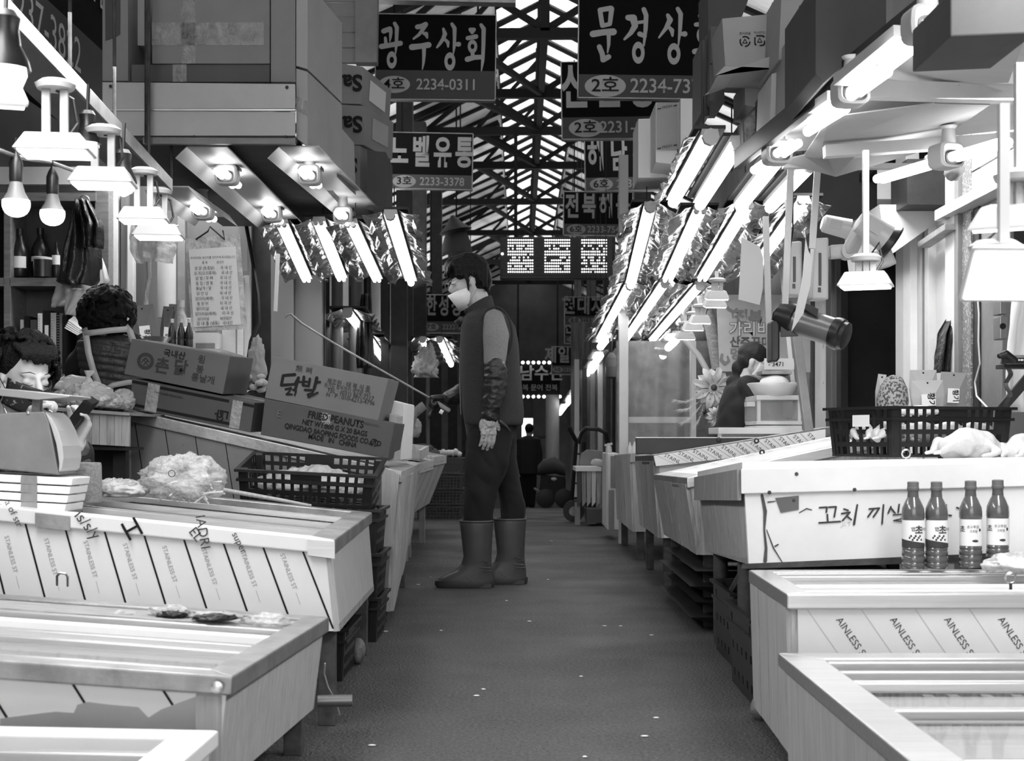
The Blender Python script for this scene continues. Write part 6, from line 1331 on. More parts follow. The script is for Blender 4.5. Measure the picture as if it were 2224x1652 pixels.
# leaning bits and posts
for i, (x0, y0, x1, y1, w_, mt, l) in enumerate(((1722, 680, 1757, 945, .05, 'greymetal', 'grey leaning metal leg right of the fish tanks'), (1700, 560, 1728, 840, .07, 'palepanel', 'pale slanting panel behind the heater arm'))):
    tag(MB().bar(P(x0, y0, 7.9 if i == 0 else 8.95), P(x1, y1, 7.7 if i == 0 else 8.9), w_, .03).build('leaning_post', mt, bevel=.003), l, 'post')
hp = 'steel flat posts hanging from the overhead shelf'
def hpost(label, x0, y0, x1, y1, Y, w_=.026, mt='fascia'):
    r_ = thing('hanging_post', label, 'post', hp, P(x0, y0, Y)); MB().bar(P(x0, y0, Y), P(x1, y1, Y), w_, .012, (0, 1, 0)).build('flat_bar', mt, r_, bevel=.002); return r_
hpost('hanging flat post left of the two heater backs', 1718, 350, 1705, 660, 5.6); hpost('hanging flat post between the two heater backs', 1776, 360, 1764, 540, 5.6)
hpost('hanging post that carries the black heater base', 1663, 470, 1672, 785, 6.0)
def sheet_(label, pts, Y, mt='beige'):
    r_ = thing('plastic_flap', label, 'flap', None, P(pts[0][0], pts[0][1], Y)); MB().prism(pts, Y, .006).build('flap', mt, r_); return r_
sheet_('pale curved board hanging beside the heater post', [(1611, 515), (1650, 535), (1658, 560), (1657, 625), (1650, 662), (1604, 650), (1608, 580)], 5.8)
sheet_('long pale blade shaped board in front of the heaters', [(1750, 517), (1756, 545), (1764, 560), (1760, 620), (1745, 680), (1719, 720), (1733, 650), (1743, 600)], 5.3)
# heaters
hg = 'beige wall heaters on the hanging posts'
def heater(label, x0, x1, y0, y1, Y, arm):
    r = thing('wall_heater', label, 'heater', hg, P((x0+x1)/2, y1, Y))
    MB().prism([(x0, y0), (x1, y0-2), (x1, y1), (x0-6, y1)], Y, .09).build('back_housing', 'beige', r, bevel=.008)
    pbox('control_strip', 'black', (x0+x1)/2-7, y0+32, (x0+x1)/2-1, y1-30, Y-.003, .004, r, .0015); pbox('switch', 'black', (x0+x1)/2-8, y1-26, (x0+x1)/2-2, y1-16, Y-.004, .004, r)
    if arm:
        MB().bar(P(*arm[0], Y+.05), P(*arm[1], Y+.05), .05, .055).build('arm', 'beige', r, bevel=.01); MB().lathe([(.03, 0), (.03, .07)], P(*arm[1], Y+.0), (0, 1, 0), 20).build('joint', 'beige', r, smooth=1)
    return r
h1 = heater('beige heater back nearer the doorway, with an arm', 1770, 1800, 517, 650, 5.7, ((1800, 548), (1845, 545)))
h2 = heater('beige heater back nearer the aisle', 1717, 1742, 525, 642, 5.75, None)
def heater_head(r, a, b_, Y, rad, front=True, Y2=None):
    A, B = P(*a, Y), P(*b_, Y2 or Y); d = (B-A).normalized(); L = (B-A).length
    MB().lathe([(rad*.6, -.01), (rad*.85, 0), (rad*.9, .03), (rad*.95, L*.7), (rad, L)], A, d, 24).build('lamp_head', 'beige', r, smooth=1)
    u = d.cross(V((0, 1, 0))).normalized(); c = A+d*L*.4+V((0, -rad*.93, 0))
    MB().bar(c-d*L*.22, c+d*L*.22, .004, rad*.8, u).build('rating_label', 'cardlight', r)
    if front:
        MB().lathe([(rad*1.02, L*.92), (rad*1.35, L*1.08), (rad*1.3, L*1.14), (.01, L*1.15)], A, d, 26).build('dark_front', 'black', r, smooth=1)
heater_head(h2, (1790, 485), (1845, 498), 5.8, .042, False)
heater_head(h1, (1868, 480), (1930, 522), 5.6, .055)
MB().bar(P(1845, 545, 5.72), P(1868, 500, 5.65), .05, .05).build('arm', 'beige', h1, bevel=.01)
MB().prism([(1895, 545), (1935, 535), (1950, 572), (1905, 585), (1888, 572)], 5.6, .1).build('lower_cover', 'beige', h1, bevel=.01)
r = thing('tube_heater', 'slotted cylindrical heater with a black end cap on a black arm', 'heater', None, P(1770, 720, 5.7))
A, B = P(1712, 690, 5.7), P(1812, 722, 5.6); d = (B-A).normalized(); L = (B-A).length; Rr = .057
MB().lathe([(Rr*.9, 0), (Rr*.95, .01), (Rr, .02), (Rr, L)], A, d, 28).build('slotted_body', 'heater', r, smooth=1)
MB().lathe([(Rr*1.12, -.035), (Rr*1.16, -.015), (Rr*1.1, .03), (Rr, .035)], A, d, 28).build('rear_ring', 'black', r, smooth=1)
MB().lathe([(Rr*1.08, L-.005), (Rr*1.14, L+.015), (Rr*1.1, L+.03), (Rr*.98, L+.035), (Rr*.96, L+.05), (Rr*.8, L+.055)], A, d, 28).build('end_cap', 'black', r, smooth=1)
u = d.cross(V((0, 1, 0))).normalized()
for i in range(2):
    for j in range(5):
        for k_ in (.35, .8):
            a = (-.3+.5*i); n_ = V((0, -1, 0))*math.cos(a)-u*math.sin(a); q = A+d*(L*k_+j*.005)+n_*Rr*1.0; t = n_.cross(d)
            MB().bar(q-t*.007, q+t*.007, .002, .002).build('vent_slot', 'ink', r)
MB().hexa([P(1742, 668, 5.60), P(1775, 690, 5.58), P(1775, 690, 5.68), P(1742, 668, 5.7)][:4], [P(1750, 680, 5.60)+V((0, 0, .04)), P(1778, 690, 5.58)+V((0, 0, .035)), P(1778, 690, 5.68)+V((0, 0, .035)), P(1750, 680, 5.7)+V((0, 0, .04))]).build('hinge_block', 'darkmetal', r, bevel=.003)
MB().hexa([P(1695, 732, 5.66), P(1735, 730, 5.66), P(1735, 730, 5.7), P(1695, 732, 5.7)], [P(1695, 708, 5.66), P(1738, 714, 5.66), P(1738, 714, 5.7), P(1695, 708, 5.7)]).build('arm', 'black', r, bevel=.003)
MB().prism([(1676, 696), (1690, 696), (1694, 704), (1694, 778), (1688, 786), (1676, 786)], 5.66, .11).build('wall_base', 'black', r, bevel=.008)
MB().tube([P(1677, 695, 5.75), P(1680, 680, 5.75), P(1700, 655, 5.7), P(1706, 600, 5.65), P(1722, 500, 5.6), P(1722, 400, 5.6)], .004, 6).build('cable', 'black', r, smooth=1)

# ================= right wall, in the plane alongside the stalls =================
XW = 2.05
def YW(px): return XW*F/(px-CX)
def wst(mt, x0, x1, z0, z1, th=.05, proud=0, name='trim_5', bevel=.003):
    y0, y1 = YW(x1), YW(x0); return SX(MB().box((XW+th/2-proud, (y0+y1)/2, (z0+z1)/2), (th, y1-y0, z1-z0)).build(name, mt, bevel=bevel))
wst('greymetal', 1700, 1758, -.1, 2.6, .06); wst('whiteworn', 1773, 1800, -.1, 2.45, .06, .01); wst('panel', 1800, 1812, -.1, 2.45, .06, .02); wst('panel', 1812, 1820, -.1, 2.45, .06, .0)
wst('darkmetal', 1820, 1829, -.1, 2.2, .05, .01)
# doorway: dark interior behind
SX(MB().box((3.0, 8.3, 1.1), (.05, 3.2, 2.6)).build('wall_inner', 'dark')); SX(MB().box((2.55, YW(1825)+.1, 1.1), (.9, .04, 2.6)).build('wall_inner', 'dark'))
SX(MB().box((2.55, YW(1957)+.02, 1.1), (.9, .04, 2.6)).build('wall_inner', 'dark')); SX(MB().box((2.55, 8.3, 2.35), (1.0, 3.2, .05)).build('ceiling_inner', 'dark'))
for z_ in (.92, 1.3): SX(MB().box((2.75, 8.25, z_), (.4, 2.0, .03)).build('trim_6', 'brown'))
r = thing('stored_carton', 'dim carton on the shelf inside the dark doorway', 'box', None, (2.66, 8.0, 1.06))
y_ = 2.6*F/(1905-CX); a = P(1868, 788, y_); b_ = P(1938, 727, y_); MB().hexa([V((a.x, y_, a.z)), V((b_.x, y_, a.z)), V((b_.x, y_+.35, a.z)), V((a.x, y_+.35, a.z))], [V((a.x, y_, b_.z)), V((b_.x, y_, b_.z)), V((b_.x, y_+.35, b_.z)), V((a.x, y_+.35, b_.z))]).build('body', 'cardlight', r, bevel=.004)
ftext('명가', 1886, 748, 10, y_-.002, 'ink', r)
y2 = y_-.1
r = thing('wicker_basket', 'small wicker basket on the upper shelf in the dark doorway', 'basket', None, P(1945, 712, y2)); MB().lathe([(.05, 0), (.07, .09), (.073, .092)], P(1946, 714, y2+.1), (0, 0, 1), 16).build('basket', 'carddark', r, smooth=1)
bag('dim clear bag on the upper shelf in the dark doorway', 1878, 700, y2+.2, 44, 40, 'frosted', seed=60)
r = thing('wall_calendar', 'calendar page with a large figure 4 inside the dark doorway', 'calendar', None, P(1868, 860, y2)); pbox('page', 'carddark', 1852, 815, 1900, 905, y2+.15, .004, r); ftext('4', 1867, 846, 15, y2+.145, 'ink', r, bold=.02)
# right of the doorway
wst('palepanel', 1957, 1980, -.1, 2.35, .07, .03); wst('white', 1980, 1996, -.1, 2.2, .05, .045); wst('palepanel', 1996, 2003, -.1, 2.2, .05, .01); wst('greymetal', 2003, 2012, -.1, 2.2, .05, .0); wst('palepanel', 2012, 2020, -.1, 2.2, .05, .01)
wst('palepanel', 2020, 2066, 1.0, 2.1, .03, -.03); wst('palepanel', 2066, 2086, -.1, 2.35, .07, .03); wst('greymetal', 2086, 2094, -.1, 2.2, .05, .03); wst(mat('pitted frame', .2, .5, .3, spots=(90, .55, .5)), 2094, 2113, -.1, 2.2, .05, .01); wst('darkmetal', 2113, 2126, -.1, 2.2, .05, .0); wst('greymetal', 2126, 2172, -.1, 2.2, .05, -.01); wst('panel', 2172, 2400, -.1, 1.0, .05, -.01)
for xx in (2030, 2055): pass
o = SX(MB().box((2.5, 6.2, 1.2), (.04, 2.2, 2.6)).build('wall_inner', 'palepanel'))
for i in range(7):    # ribbed shutter boards over the openings
    SX(MB().box((XW+.02, 5.75, 1.93+i*.105), (.05, 2.1, .098)).build('trim_7', 'shutter', bevel=.006))
SX(MB().box((XW+.0, 5.75, 1.84), (.14, 2.1, .05)).build('trim_7', 'palepanel', bevel=.003))
y0, y1 = YW(1975), YW(1820)
# pale box beam over the doorway
SX(MB().hexa([P(1905, 432, 7.7), P(1970, 432, 7.7), P(1970, 432, 9.0), P(1905, 560, 9.0)], [P(1905, 360, 7.7), P(1970, 360, 7.7), P(1970, 340, 9.0), P(1905, 340, 9.0)]).build('trim_8', 'palepanel'))
SX(MB().prism([(1970, 345), (2086, 345), (2086, 444), (1970, 444)], 6.9, .3).build('trim_8', 'darkmetal'))
SX(MB().prism([(1910, 444), (2080, 444), (2010, 500), (1925, 560)], 7.1, .8).build('trim_8', 'palepanel'))
SX(MB().prism([(1690, 370), (1905, 370), (1905, 560), (1690, 560)], 8.6, .1).build('wall_back', 'carddark'))
r = thing('track_rail', 'sliding door track with a hinge block slanting above the pale door', 'rail', None, P(2040, 500, 6.6)); MB().bar(P(2006, 532, 7.05), P(2066, 492, 6.6), .06, .03).build('track', 'steel2', r, bevel=.003); MB().bar(P(2045, 495, 6.75), P(2060, 490, 6.65), .05, .02).build('stop_block', 'darkmetal', r)
r = thing('clear_bag_bundle', 'dark plastic bundle standing in the pale slot right of the doorway', 'bundle', None, P(2048, 800, 6.7)); cloth('bundle', [(690, 2058, 2062), (722, 2038, 2064), (770, 2032, 2063), (810, 2030, 2062)], 6.75, 'nylon', r, seed=12, th=.08)
# wires, phone
wz = lambda px, py: V((XW-.05, YW(px), H-(py-YH)*YW(px)/F))
tag(MB().tube([wz(2146, 620), wz(2151, 680), wz(2150, 740), wz(2153, 790), wz(2142, 830), wz(2146, 860), wz(2170, 885)], .004, 6).build('electric_cable', 'paper', smooth=1), 'white cord hanging down the pale wall by the telephone', 'cord')
r = thing('telephone', 'black desk telephone with a coiled cord on a wall bracket', 'telephone', None, P(2200, 780, 5.2))
Yp = 5.3
MB().hexa([P(2172, 790, Yp), P(2240, 790, Yp), P(2240, 790, Yp+.2), P(2172, 790, Yp+.2)], [P(2174, 778, Yp), P(2240, 776, Yp), P(2240, 770, Yp+.2), P(2174, 772, Yp+.2)]).build('base', 'black', r, bevel=.004)
MB().cap([P(2172, 772, Yp), P(2185, 768, Yp), P(2204, 782, Yp)], [.012, .014, .013]).build('handset', 'black', r, smooth=1)
for i in range(9): MB().box(P(2212+(i % 3)*7, 776+(i//3)*3-.5, Yp-.003+.05*(2-i//3)), (.008, .008, .006)).build('key', 'label', r)
MB().tube([P(2190+5*math.sin(t*2.1)+math.sin(t*.13)*5, 800+t*.95, Yp-.02+.008*math.cos(t*2.1)) for t in range(0, 90)], .003, 5).build('coiled_cord', 'black', r, smooth=1)
MB().bar(P(2172, 890, Yp+.1), P(2240, 812, Yp+.1), .02, .035).build('bracket', 'darkmetal', r); MB().bar(P(2172, 796, Yp+.1), P(2240, 796, Yp+.1), .1, .015).build('bracket', 'darkmetal', r)
r = thing('outlet_box', 'grey wall box with a round hole above the telephone', 'box', None, P(2185, 730, 5.6)); pbox('box', 'panel', 2172, 686, 2190, 736, 5.5, .08, r, .003); pbox('upper_box', 'panel', 2172, 630, 2187, 682, 5.5, .08, r, .003); MB().lathe([(.012, 0), (.012, .002)], P(2178, 708, 5.499), (0, -1, 0), 14).build('hole', 'ink', r)
tag(cloth('hanging_sheet', [(620, 2205, 2260), (720, 2192, 2260), (800, 2185, 2260), (895, 2180, 2260)], 5.75, 'paper', None, seed=15, th=.05, amp=.02), 'white plastic sheet hanging behind the telephone', 'sheet')
r = thing('tiny_calendar', 'small printed calendar card taped high on the pale wall', 'calendar', None, wz(2155, 615)); 
q = [wz(2142, 604), wz(2172, 603), wz(2172, 620), wz(2142, 621)]; MB().slab(q, .003).build('card', 'paper', r); text('1 3 7 8 7', .02, FR(wz(2157, 612)+V((-.004, 0, 0)), (0, -1, 0), (0, 0, 1)), 'inkgrey', r)
for i, pts in enumerate((((2190, 380), (2160, 392), (2224, 375)), ((2180, 412), (2205, 420), (2230, 428)), ((2150, 445), (2180, 458), (2230, 450)), ((2140, 525), (2165, 500), (2200, 490), (2230, 492)))):
    tag(MB().tube([P(a, b_, 3.2) for a, b_ in pts], .003, 6).build('lamp_cable', 'darkmetal', smooth=1), 'dark cable near the glaring floodlight, '+['highest of four', 'second highest of four', 'third highest of four', 'lowest, arching over the lamp'][i], 'cable', 'dark cables around the glaring floodlight')
tag(lump('wire_coil', '', '', P(2072, 372, 6.2), (.04, .05, .04), 'steel2', .2, 20, n=14), 'knot of coiled wires under the shutter board', 'wires')
# ================= floor level, right =================
r = thing('pallet_stack', 'stack of dark angular trays lying under the plank stalls by the pipe leg', 'tray', None, (1.0, 6.6, 0))
for i in range(4):
    z0 = .02+.062*i; x0 = .70+.02*(i % 2); MB().hexa([V((x0+.1, 5.75, z0)), V((1.5, 5.75, z0)), V((1.5, 6.9, z0)), V((x0+.1, 6.9, z0))], [V((x0-.02, 5.7, z0+.04)), V((1.5, 5.7, z0+.04)), V((1.5, 6.95, z0+.04)), V((x0-.02, 6.95, z0+.04))]).build('tray', 'darkmetal', r, bevel=.004)
    MB().box((x0+.16, 6.2, z0+.058), (.1, .9, .006)).build('spacer', 'woodgrey', r)
bn = crate('black bin crate on the floor between the pipe leg and the cooler, farther one', .36, .5, .26, group='black bins under the sauce bottle cooler', nx=8, ny=3, fine=.3)
bn.matrix_basis = TR((px2(1578, 4.9)+.18, 5.0, 0)); copy_tree(bn, 'black bin crate on the floor pressed against the cooler side, nearer one', mw=TR((px2(1600, 4.25)+.2, 4.32, 0)))
tag(lump('paving_stone', '', '', (px2(1655, 3.95), 3.95, .03), (.035, .05, .035), 'stone', .15, 20, n=14), 'grey stone block wedged under the corner of the cooler', 'stone')
tag(lump('paving_stone', '', '', (px2(777, 4.9), 4.9, .045), (.025, .04, .045), 'stone', .15, 20, n=14), 'grey stone block beside the black crate stack', 'stone')
# scraps on the asphalt
sc_pts = [(908, 1270), (865, 1271), (1198, 1175), (1190, 1259), (1313, 1360), (1100, 1305), (958, 1370), (1415, 1380), (1262, 1470), (1348, 1360), (838, 1372), (1035, 1512), (808, 1620), (1400, 1600), (1270, 1645), (1050, 1498), (846, 1210), (1150, 1350), (935, 1254), (1425, 1560)]
for i, (a, b_) in enumerate(sc_pts):
    Y_ = H*F/(b_-YH); tag(MB().ell((px2(a, Y_), Y_, .003), (.006+.005*R.random(), .005, .002), 8, 5).build('paper_scrap', 'paper'), 'tiny white scrap lying on the asphalt', 'scrap', 'tiny white scraps on the asphalt')
tag(MB().tube([P(706, 1440, 3.7), P(704, 1462, 3.72), P(712, 1490, 3.75), P(728, 1520, 3.78), P(738, 1552, 3.82)], .002, 6).build('dangling_string', 'cardlight', smooth=1), 'pale string dangling from the low display cooler to the floor', 'string')
tag(MB().lathe([(.016, 0), (.016, .09)], P(690, 1522, 3.72), (1, .1, 0), 12).build('pipe_stub', 'panel', smooth=1), 'short grey pipe stub sticking out below the low display cooler', 'pipe')
# far: scooter, hand truck, ice box
r = thing('motor_scooter', 'dark parked scooter with a glossy seat far down the aisle', 'scooter', None, (px2(1200, 24), 24, floorz(24)))
Ys = 23.5; zf = floorz(Ys)
MB().loft([(P(1168, 1022, Ys), V((.0, 0, .08)), V((0, .1, 0)), 1), (P(1180, 1014, Ys), V((0, 0, .13)), V((0, .14, 0)), 1), (P(1205, 1010, Ys), V((0, 0, .14)), V((0, .14, 0)), 1), (P(1228, 1022, Ys), V((0, 0, .09)), V((0, .12, 0)), 1)], 14).build('seat', 'carddark', r, smooth=1)
for x_ in (1185, 1225): 
    c = P(x_, 1090, Ys); c.z = zf+.16
    for a, b_ in ((.16, .05),): MB().lathe([(a-.05, -.04), (a, -.035), (a, .035), (a-.05, .04)], c, (0, 1, 0), 18).build('wheel', 'black', r, smooth=1)
MB().hexa([P(1170, 1080, Ys), P(1230, 1085, Ys), P(1230, 1085, Ys+.2), P(1170, 1080, Ys+.2)], [P(1175, 1030, Ys), P(1228, 1035, Ys), P(1228, 1035, Ys+.2), P(1175, 1030, Ys+.2)]).build('body', 'darkmetal', r, bevel=.02)
MB().ell(P(1203, 1040, Ys-.1), (.05, .02, .03), 10, 6).build('rear_lamp', 'label', r, smooth=1)
MB().tube([P(1168, 1070, Ys), P(1160, 1060, Ys), P(1185, 1075, Ys)], .02, 8).build('exhaust', 'steel2', r)
r = thing('hand_truck', 'black hand truck with a looped handle leaning by the far stalls', 'cart', None, (px2(1270, 15), 15, floorz(15)))
Yt = 14.5; Z = lambda a, b_, dy=0: P(a, b_, Yt+dy)
MB().tube([Z(1236, 928), Z(1250, 955), Z(1256, 962), Z(1262, 940), Z(1272, 930), Z(1300, 932), Z(1316, 940), Z(1320, 965)], .022, 8).build('handle', 'black', r, smooth=1)
for a, b_ in (((1252, 955), (1240, 1115)), ((1268, 960), (1262, 1115))): MB().tube([Z(*a), Z(*b_)], .02, 8).build('frame_tube', 'black', r, smooth=1)
for i in range(4): MB().tube([Z(1250-i*3, 985+i*32), Z(1267-i*1.5, 985+i*32)], .012, 6).build('cross_bar', 'black', r)
for a in (1246,): 
    c = Z(a, 1100, -.1); c.z = floorz(Yt)+.11; MB().lathe([(.05, -.03), (.11, -.03), (.11, .03), (.05, .03)], c, (0, 1, 0), 18, caps=False).build('wheel', 'black', r, smooth=1); MB().lathe([(.05, -.02), (.05, .02)], c, (0, 1, 0), 14).build('hub', 'steel2', r)
r = thing('plank_stall', 'small far plank stall with white fish on it beside the hand truck', 'stall', None, (px2(1285, 14), 14, floorz(14)))
Yq = 13.6
for i in range(5): MB().prism([(1252+i*11, 1022-i), (1262+i*11, 1021-i), (1262+i*10.5, 1090), (1254+i*10.5, 1100)], Yq, .03).build('plank', ('carddark', 'woodgrey', 'woodlight', 'carton', 'wood')[i], r)
pbox('table_top', 'white', 1250, 1014, 1306, 1023, Yq-.02, .7, r); pbox('side_board', 'woodgrey', 1304, 1018, 1318, 1130, Yq+.1, .6, r); pbox('dark_gap', 'darkmetal', 1270, 1090, 1306, 1125, Yq+.3, .03, r)
for x_ in (1254, 1300): a = P(x_, 1090, Yq+.05); MB().box((a.x, a.y, (a.z+floorz(Yq))/2), (.05, .05, a.z-floorz(Yq))).build('leg', 'woodgrey', r)
r = lump('white_fish', '', '', P(1300, 1005, Yq+.1), (.07, .05, .035), 'chicken', .3, 15, seed=70, n=14); tag(r, 'white fish lying on the small far plank stall', 'fish')
tag(pbox('cardboard_crate', 'carddark', 1275, 1105, 1318, 1135, 13.4, .4), 'dim brown box on the floor under the small far stall', 'box')
r = thing('leaning_cover', 'grey arched cover panel standing behind the small far stall', 'panel', None, P(1280, 1015, 14.2)); MB().prism([(1256, 1015), (1262, 985), (1275, 976), (1310, 978), (1314, 1015)], 14.3, .1).build('panel', 'greymetal', r, bevel=.01)
# ================= people =================
def head_prims(c, f, up, s=1, neck=None, jaw=1):
    """skin shapes of one head; returns builder and frame"""
    f = V(f).normalized(); up = V(up); l = up.cross(f).normalized(); u = f.cross(l).normalized(); c = V(c)
    T = lambda a, b_, d: c+(f*a+l*b_+u*d)*s
    rot = Matrix((f, l, u)).transposed(); mb = MB()
    mb.ell(T(-.012, 0, .03), (.092*s, .075*s, .092*s), 18, 12, rot)
    mb.ell(T(.03, 0, -.03), (.062*s, .06*s, .08*s), 18, 12, rot)
    mb.ell(T(.045, 0, -.085), (.036*s*jaw, .038*s*jaw, .03*s), 14, 9, rot)
    for sg in (-1, 1):
        mb.ell(T(.052, sg*.034, -.03), (.03*s, .027*s, .03*s), 12, 8, rot)
        mb.cap([T(-.005, sg*.062, -.045), T(.04, sg*.03, -.09)], [.018*s, .018*s])
        mb.ell(T(-.01, sg*.078, -.012), (.018*s, .007*s, .03*s), 10, 8, rot)
        mb.cap([T(.083, sg*.012, .022), T(.07, sg*.048, .024)], [.009*s, .007*s])
        mb.ell(T(.074, sg*.031, .0), (.014*s, .017*s, .012*s), 10, 8, rot)
    mb.cap([T(.088, 0, .012), T(.108, 0, -.022), T(.1, 0, -.032)], [.008*s, .013*s, .012*s])
    mb.cap([T(.088, 0, -.055), T(.088, 0, -.066)], [.013*s, .012*s])
    return mb, T, rot
def hand_prims(mb, w_, d, n, s=1, curl=.5, tside=1, extra=0, spread=.12, grip=None):
    """palm, four unequal bent fingers and a thumb. w_ wrist, d toward the fingers, n palm facing"""
    d = V(d).normalized(); n = V(n); n = (n-d*n.dot(d)).normalized(); sd = d.cross(n)*tside; w_ = V(w_); e = extra
    for i, (o, L, r_) in enumerate(((.03, .074, .0098), (.01, .082, .0102), (-.011, .077, .0098), (-.03, .062, .0086))):
        k = w_+d*.088*s+sd*o*s*1.0; mb.cap([w_+d*.01*s+sd*o*.6*s, k], [(.014+e)*1.0*s, (.0125+e)*s])
        p = k; a = .25*curl; path = [k]; dd = d+sd*o*spread*6*.3
        for seg, fr in enumerate((.46, .3, .24)):
            a += curl*(.55 if seg == 0 else .75); v = (dd*math.cos(a)+n*math.sin(a)).normalized(); p = p+v*L*fr*s; path.append(p)
        mb.cap(path, [(r_+e)*s, (r_*.95+e)*s, (r_*.88+e)*s, (r_*.78+e)*s], 10)
    t0 = w_+d*.022*s+sd*.026*s; t1 = t0+(d*.035+sd*.03+n*.012)*s; t2 = t1+(d*.03+sd*.008+n*.018*(.5+curl))*s; t3 = t2+(d*.022-sd*.004+n*.014*(.5+curl))*s
    mb.cap([t0, t1, t2, t3], [(.016+e)*s, (.0125+e)*s, (.011+e)*s, (.009+e)*s], 10)
    return mb
def ringf(mb, rows, mk, pw=.8, n=28):
    mb.loft([(mk((a+b_)/2, v, w_), mk(b_, v, w_)-mk((a+b_)/2, v, w_), V((0, dp, 0)), pw) for v, a, b_, w_, dp in rows], n)
# ---- the man ----
man = thing('person', 'man in glasses, white mask, dark fleece vest and grey rubber boots holding a long hook', 'person', None, P(1050, 1271, 7.5))
mp = lambda u, v, w_=0: P(u, v, 7.5)+V((0, w_, 0))
S_ = 7.5/F
mb, HT, hrot = head_prims(mp(1021, 610), (-.98, -.03, -.24), (-.22, 0, .97), 1.03, jaw=.8)
mb.cap([mp(1036, 645), mp(1050, 690), mp(1058, 712)], [.06, .062, .08])
mb.cap([mp(1060, 740), mp(1068, 820), mp(1068, 915)], [.11, .12, .12], 16)
for sg in (-1, 1):
    mb.cap([mp(1062, 715, 0), mp(1074, 712, sg*.15)], [.07, .055])
    mb.cap([mp(1068, 920, sg*.08), mp(1052 if sg < 0 else 1102, 1040, sg*.09), mp(1041 if sg < 0 else 1111, 1130, sg*.09), mp(1040 if sg < 0 else 1110, 1200, sg*.09)], [.08, .045, .035, .03])
mb.cap([mp(1074, 712, -.17), mp(1077, 800, -.21), mp(1066, 890, -.215)], [.05, .042, .03])
mb.cap([mp(1074, 712, .17), mp(1050, 820, .2), mp(980, 862, .12)], [.05, .04, .03])
hand_prims(mb, mp(1064, 900, -.215), (-.02, 0, -1), (-.4, .7, 0), .98, .3, 1, spread=.6)
hand_prims(mb, mp(972, 862, .12), (-.95, -.1, -.1), (.1, -.2, -1), .98, 1.55, -1)
body = remesh(mb, 'body', 'skin', man, .0055, 3)
# hair
mb = MB()
mb.ell(mp(1017, 584), (.112, .095, .088), 20, 14); mb.ell(mp(1040, 600), (.07, .09, .078), 18, 12)
mb.ell(mp(995, 578), (.075, .085, .055), 18, 12)
for i in range(26):
    w_ = -.085+.17*i/25; q = abs(w_)/.085
    mb.cap([mp(1010+R.uniform(-6, 6), 553+10*q, w_*.7), mp(986, 562+10*q, w_), mp(971+6*q, 580+6*q, w_*1.02), mp(966+9*q+R.uniform(-2, 2), 598+R.uniform(-4, 5), w_)], [.012, .011, .009, .004], 8)
for i in range(34):
    sgn = -1 if i % 2 else 1; u0 = 990+2.1*i
    mb.cap([mp(1020+R.uniform(-10, 12), 556, sgn*.05), mp(u0-4, 580, sgn*.092), mp(u0+R.uniform(-2, 2), 598+(14 if u0 > 1040 else 6)+R.uniform(-3, 3)+(16 if u0 > 1050 else 0), sgn*.085)], [.012, .011, .004], 8)
for sg in (-1, 1): mb.cap([mp(1010, 598, sg*.082), mp(1017, 612, sg*.082), mp(1019, 634, sg*.078)], [.012, .01, .004])
for i in range(12): mb.cap([mp(1058, 590, -.06+.01*i), mp(1064, 612, -.055+.01*i), mp(1059+R.uniform(-3, 2), 632, -.05+.009*i)], [.014, .012, .005])
remesh(mb, 'hair', 'hair', man, .0042, 1, noisef=lambda c: .0022*noise.noise(V((c.x*60, c.y*90, c.z*18))))
# face details
for w_, u_ in ((-.036, 985), (.03, 974)):
    MB().tube([mp(u_-7, 617, w_), mp(u_-2, 619.5, w_*1.1), mp(u_+5, 617.5, w_*1.25)], .0022, 6).build('eyelid', 'ink', man, smooth=1)
    MB().tube([mp(u_-8, 604, w_), mp(u_-1, 601, w_*1.15), mp(u_+9, 603, w_*1.35)], [.0025, .0038, .002], 6).build('eyebrow', 'hair', man, smooth=1)
for cu, cv, w_ in ((980.5, 621, -.04), (972.5, 621, .028)):
    n = 22; MB().tube([mp(cu+6.2*math.cos(2*PI*k/n), cv+9*math.sin(2*PI*k/n), w_+(-.018 if w_ < 0 else .018)*math.cos(2*PI*k/n)) for k in range(n+1)], .0014, 6).build('glasses_rim', 'steel2', man, smooth=1)
for w_ in (-.06, .06): MB().tube([mp(986.5, 619, w_*.9), mp(1000, 612, w_*1.35), mp(1026, 604, w_*1.42), mp(1033, 608, w_*1.4)], .0014, 6).build('glasses_temple', 'steel2', man, smooth=1)
MB().tube([mp(975, 618, -.02), mp(970, 616, -.005), mp(971, 618, .012)], .0014, 6).build('glasses_bridge', 'steel2', man)
# mask: pointed fold, ridge in the middle plane
mb = MB()
for sg in (-1, 1):
    q = [mp(972, 642, 0), mp(994, 634, sg*.062), mp(1014, 629, sg*.084), mp(1023, 641, sg*.088), mp(1020, 661, sg*.084), mp(1000, 677, 0), mp(1003, 656, sg*.074), mp(978, 650, sg*.022), mp(989, 664, sg*.022)]
    mb.add(q, [(0, 1, 7), (1, 6, 7), (1, 2, 6), (2, 3, 6), (3, 4, 6), (4, 5, 8), (4, 8, 6), (6, 8, 7), (7, 8, 5), (0, 7, 5)])
mb.build('face_mask', 'maskm', man, smooth=2, solid=.002, weld=True)
for sg in (-1, 1):
    MB().tube([mp(1014, 632, sg*.073), mp(1021, 618, sg*.084), mp(1027, 604, sg*.09)], .0016, 6).build('mask_strap', 'paper', man)
    MB().tube([mp(1021, 655, sg*.076), mp(1027, 642, sg*.086), mp(1036, 628, sg*.09)], .0016, 6).build('mask_strap', 'paper', man)
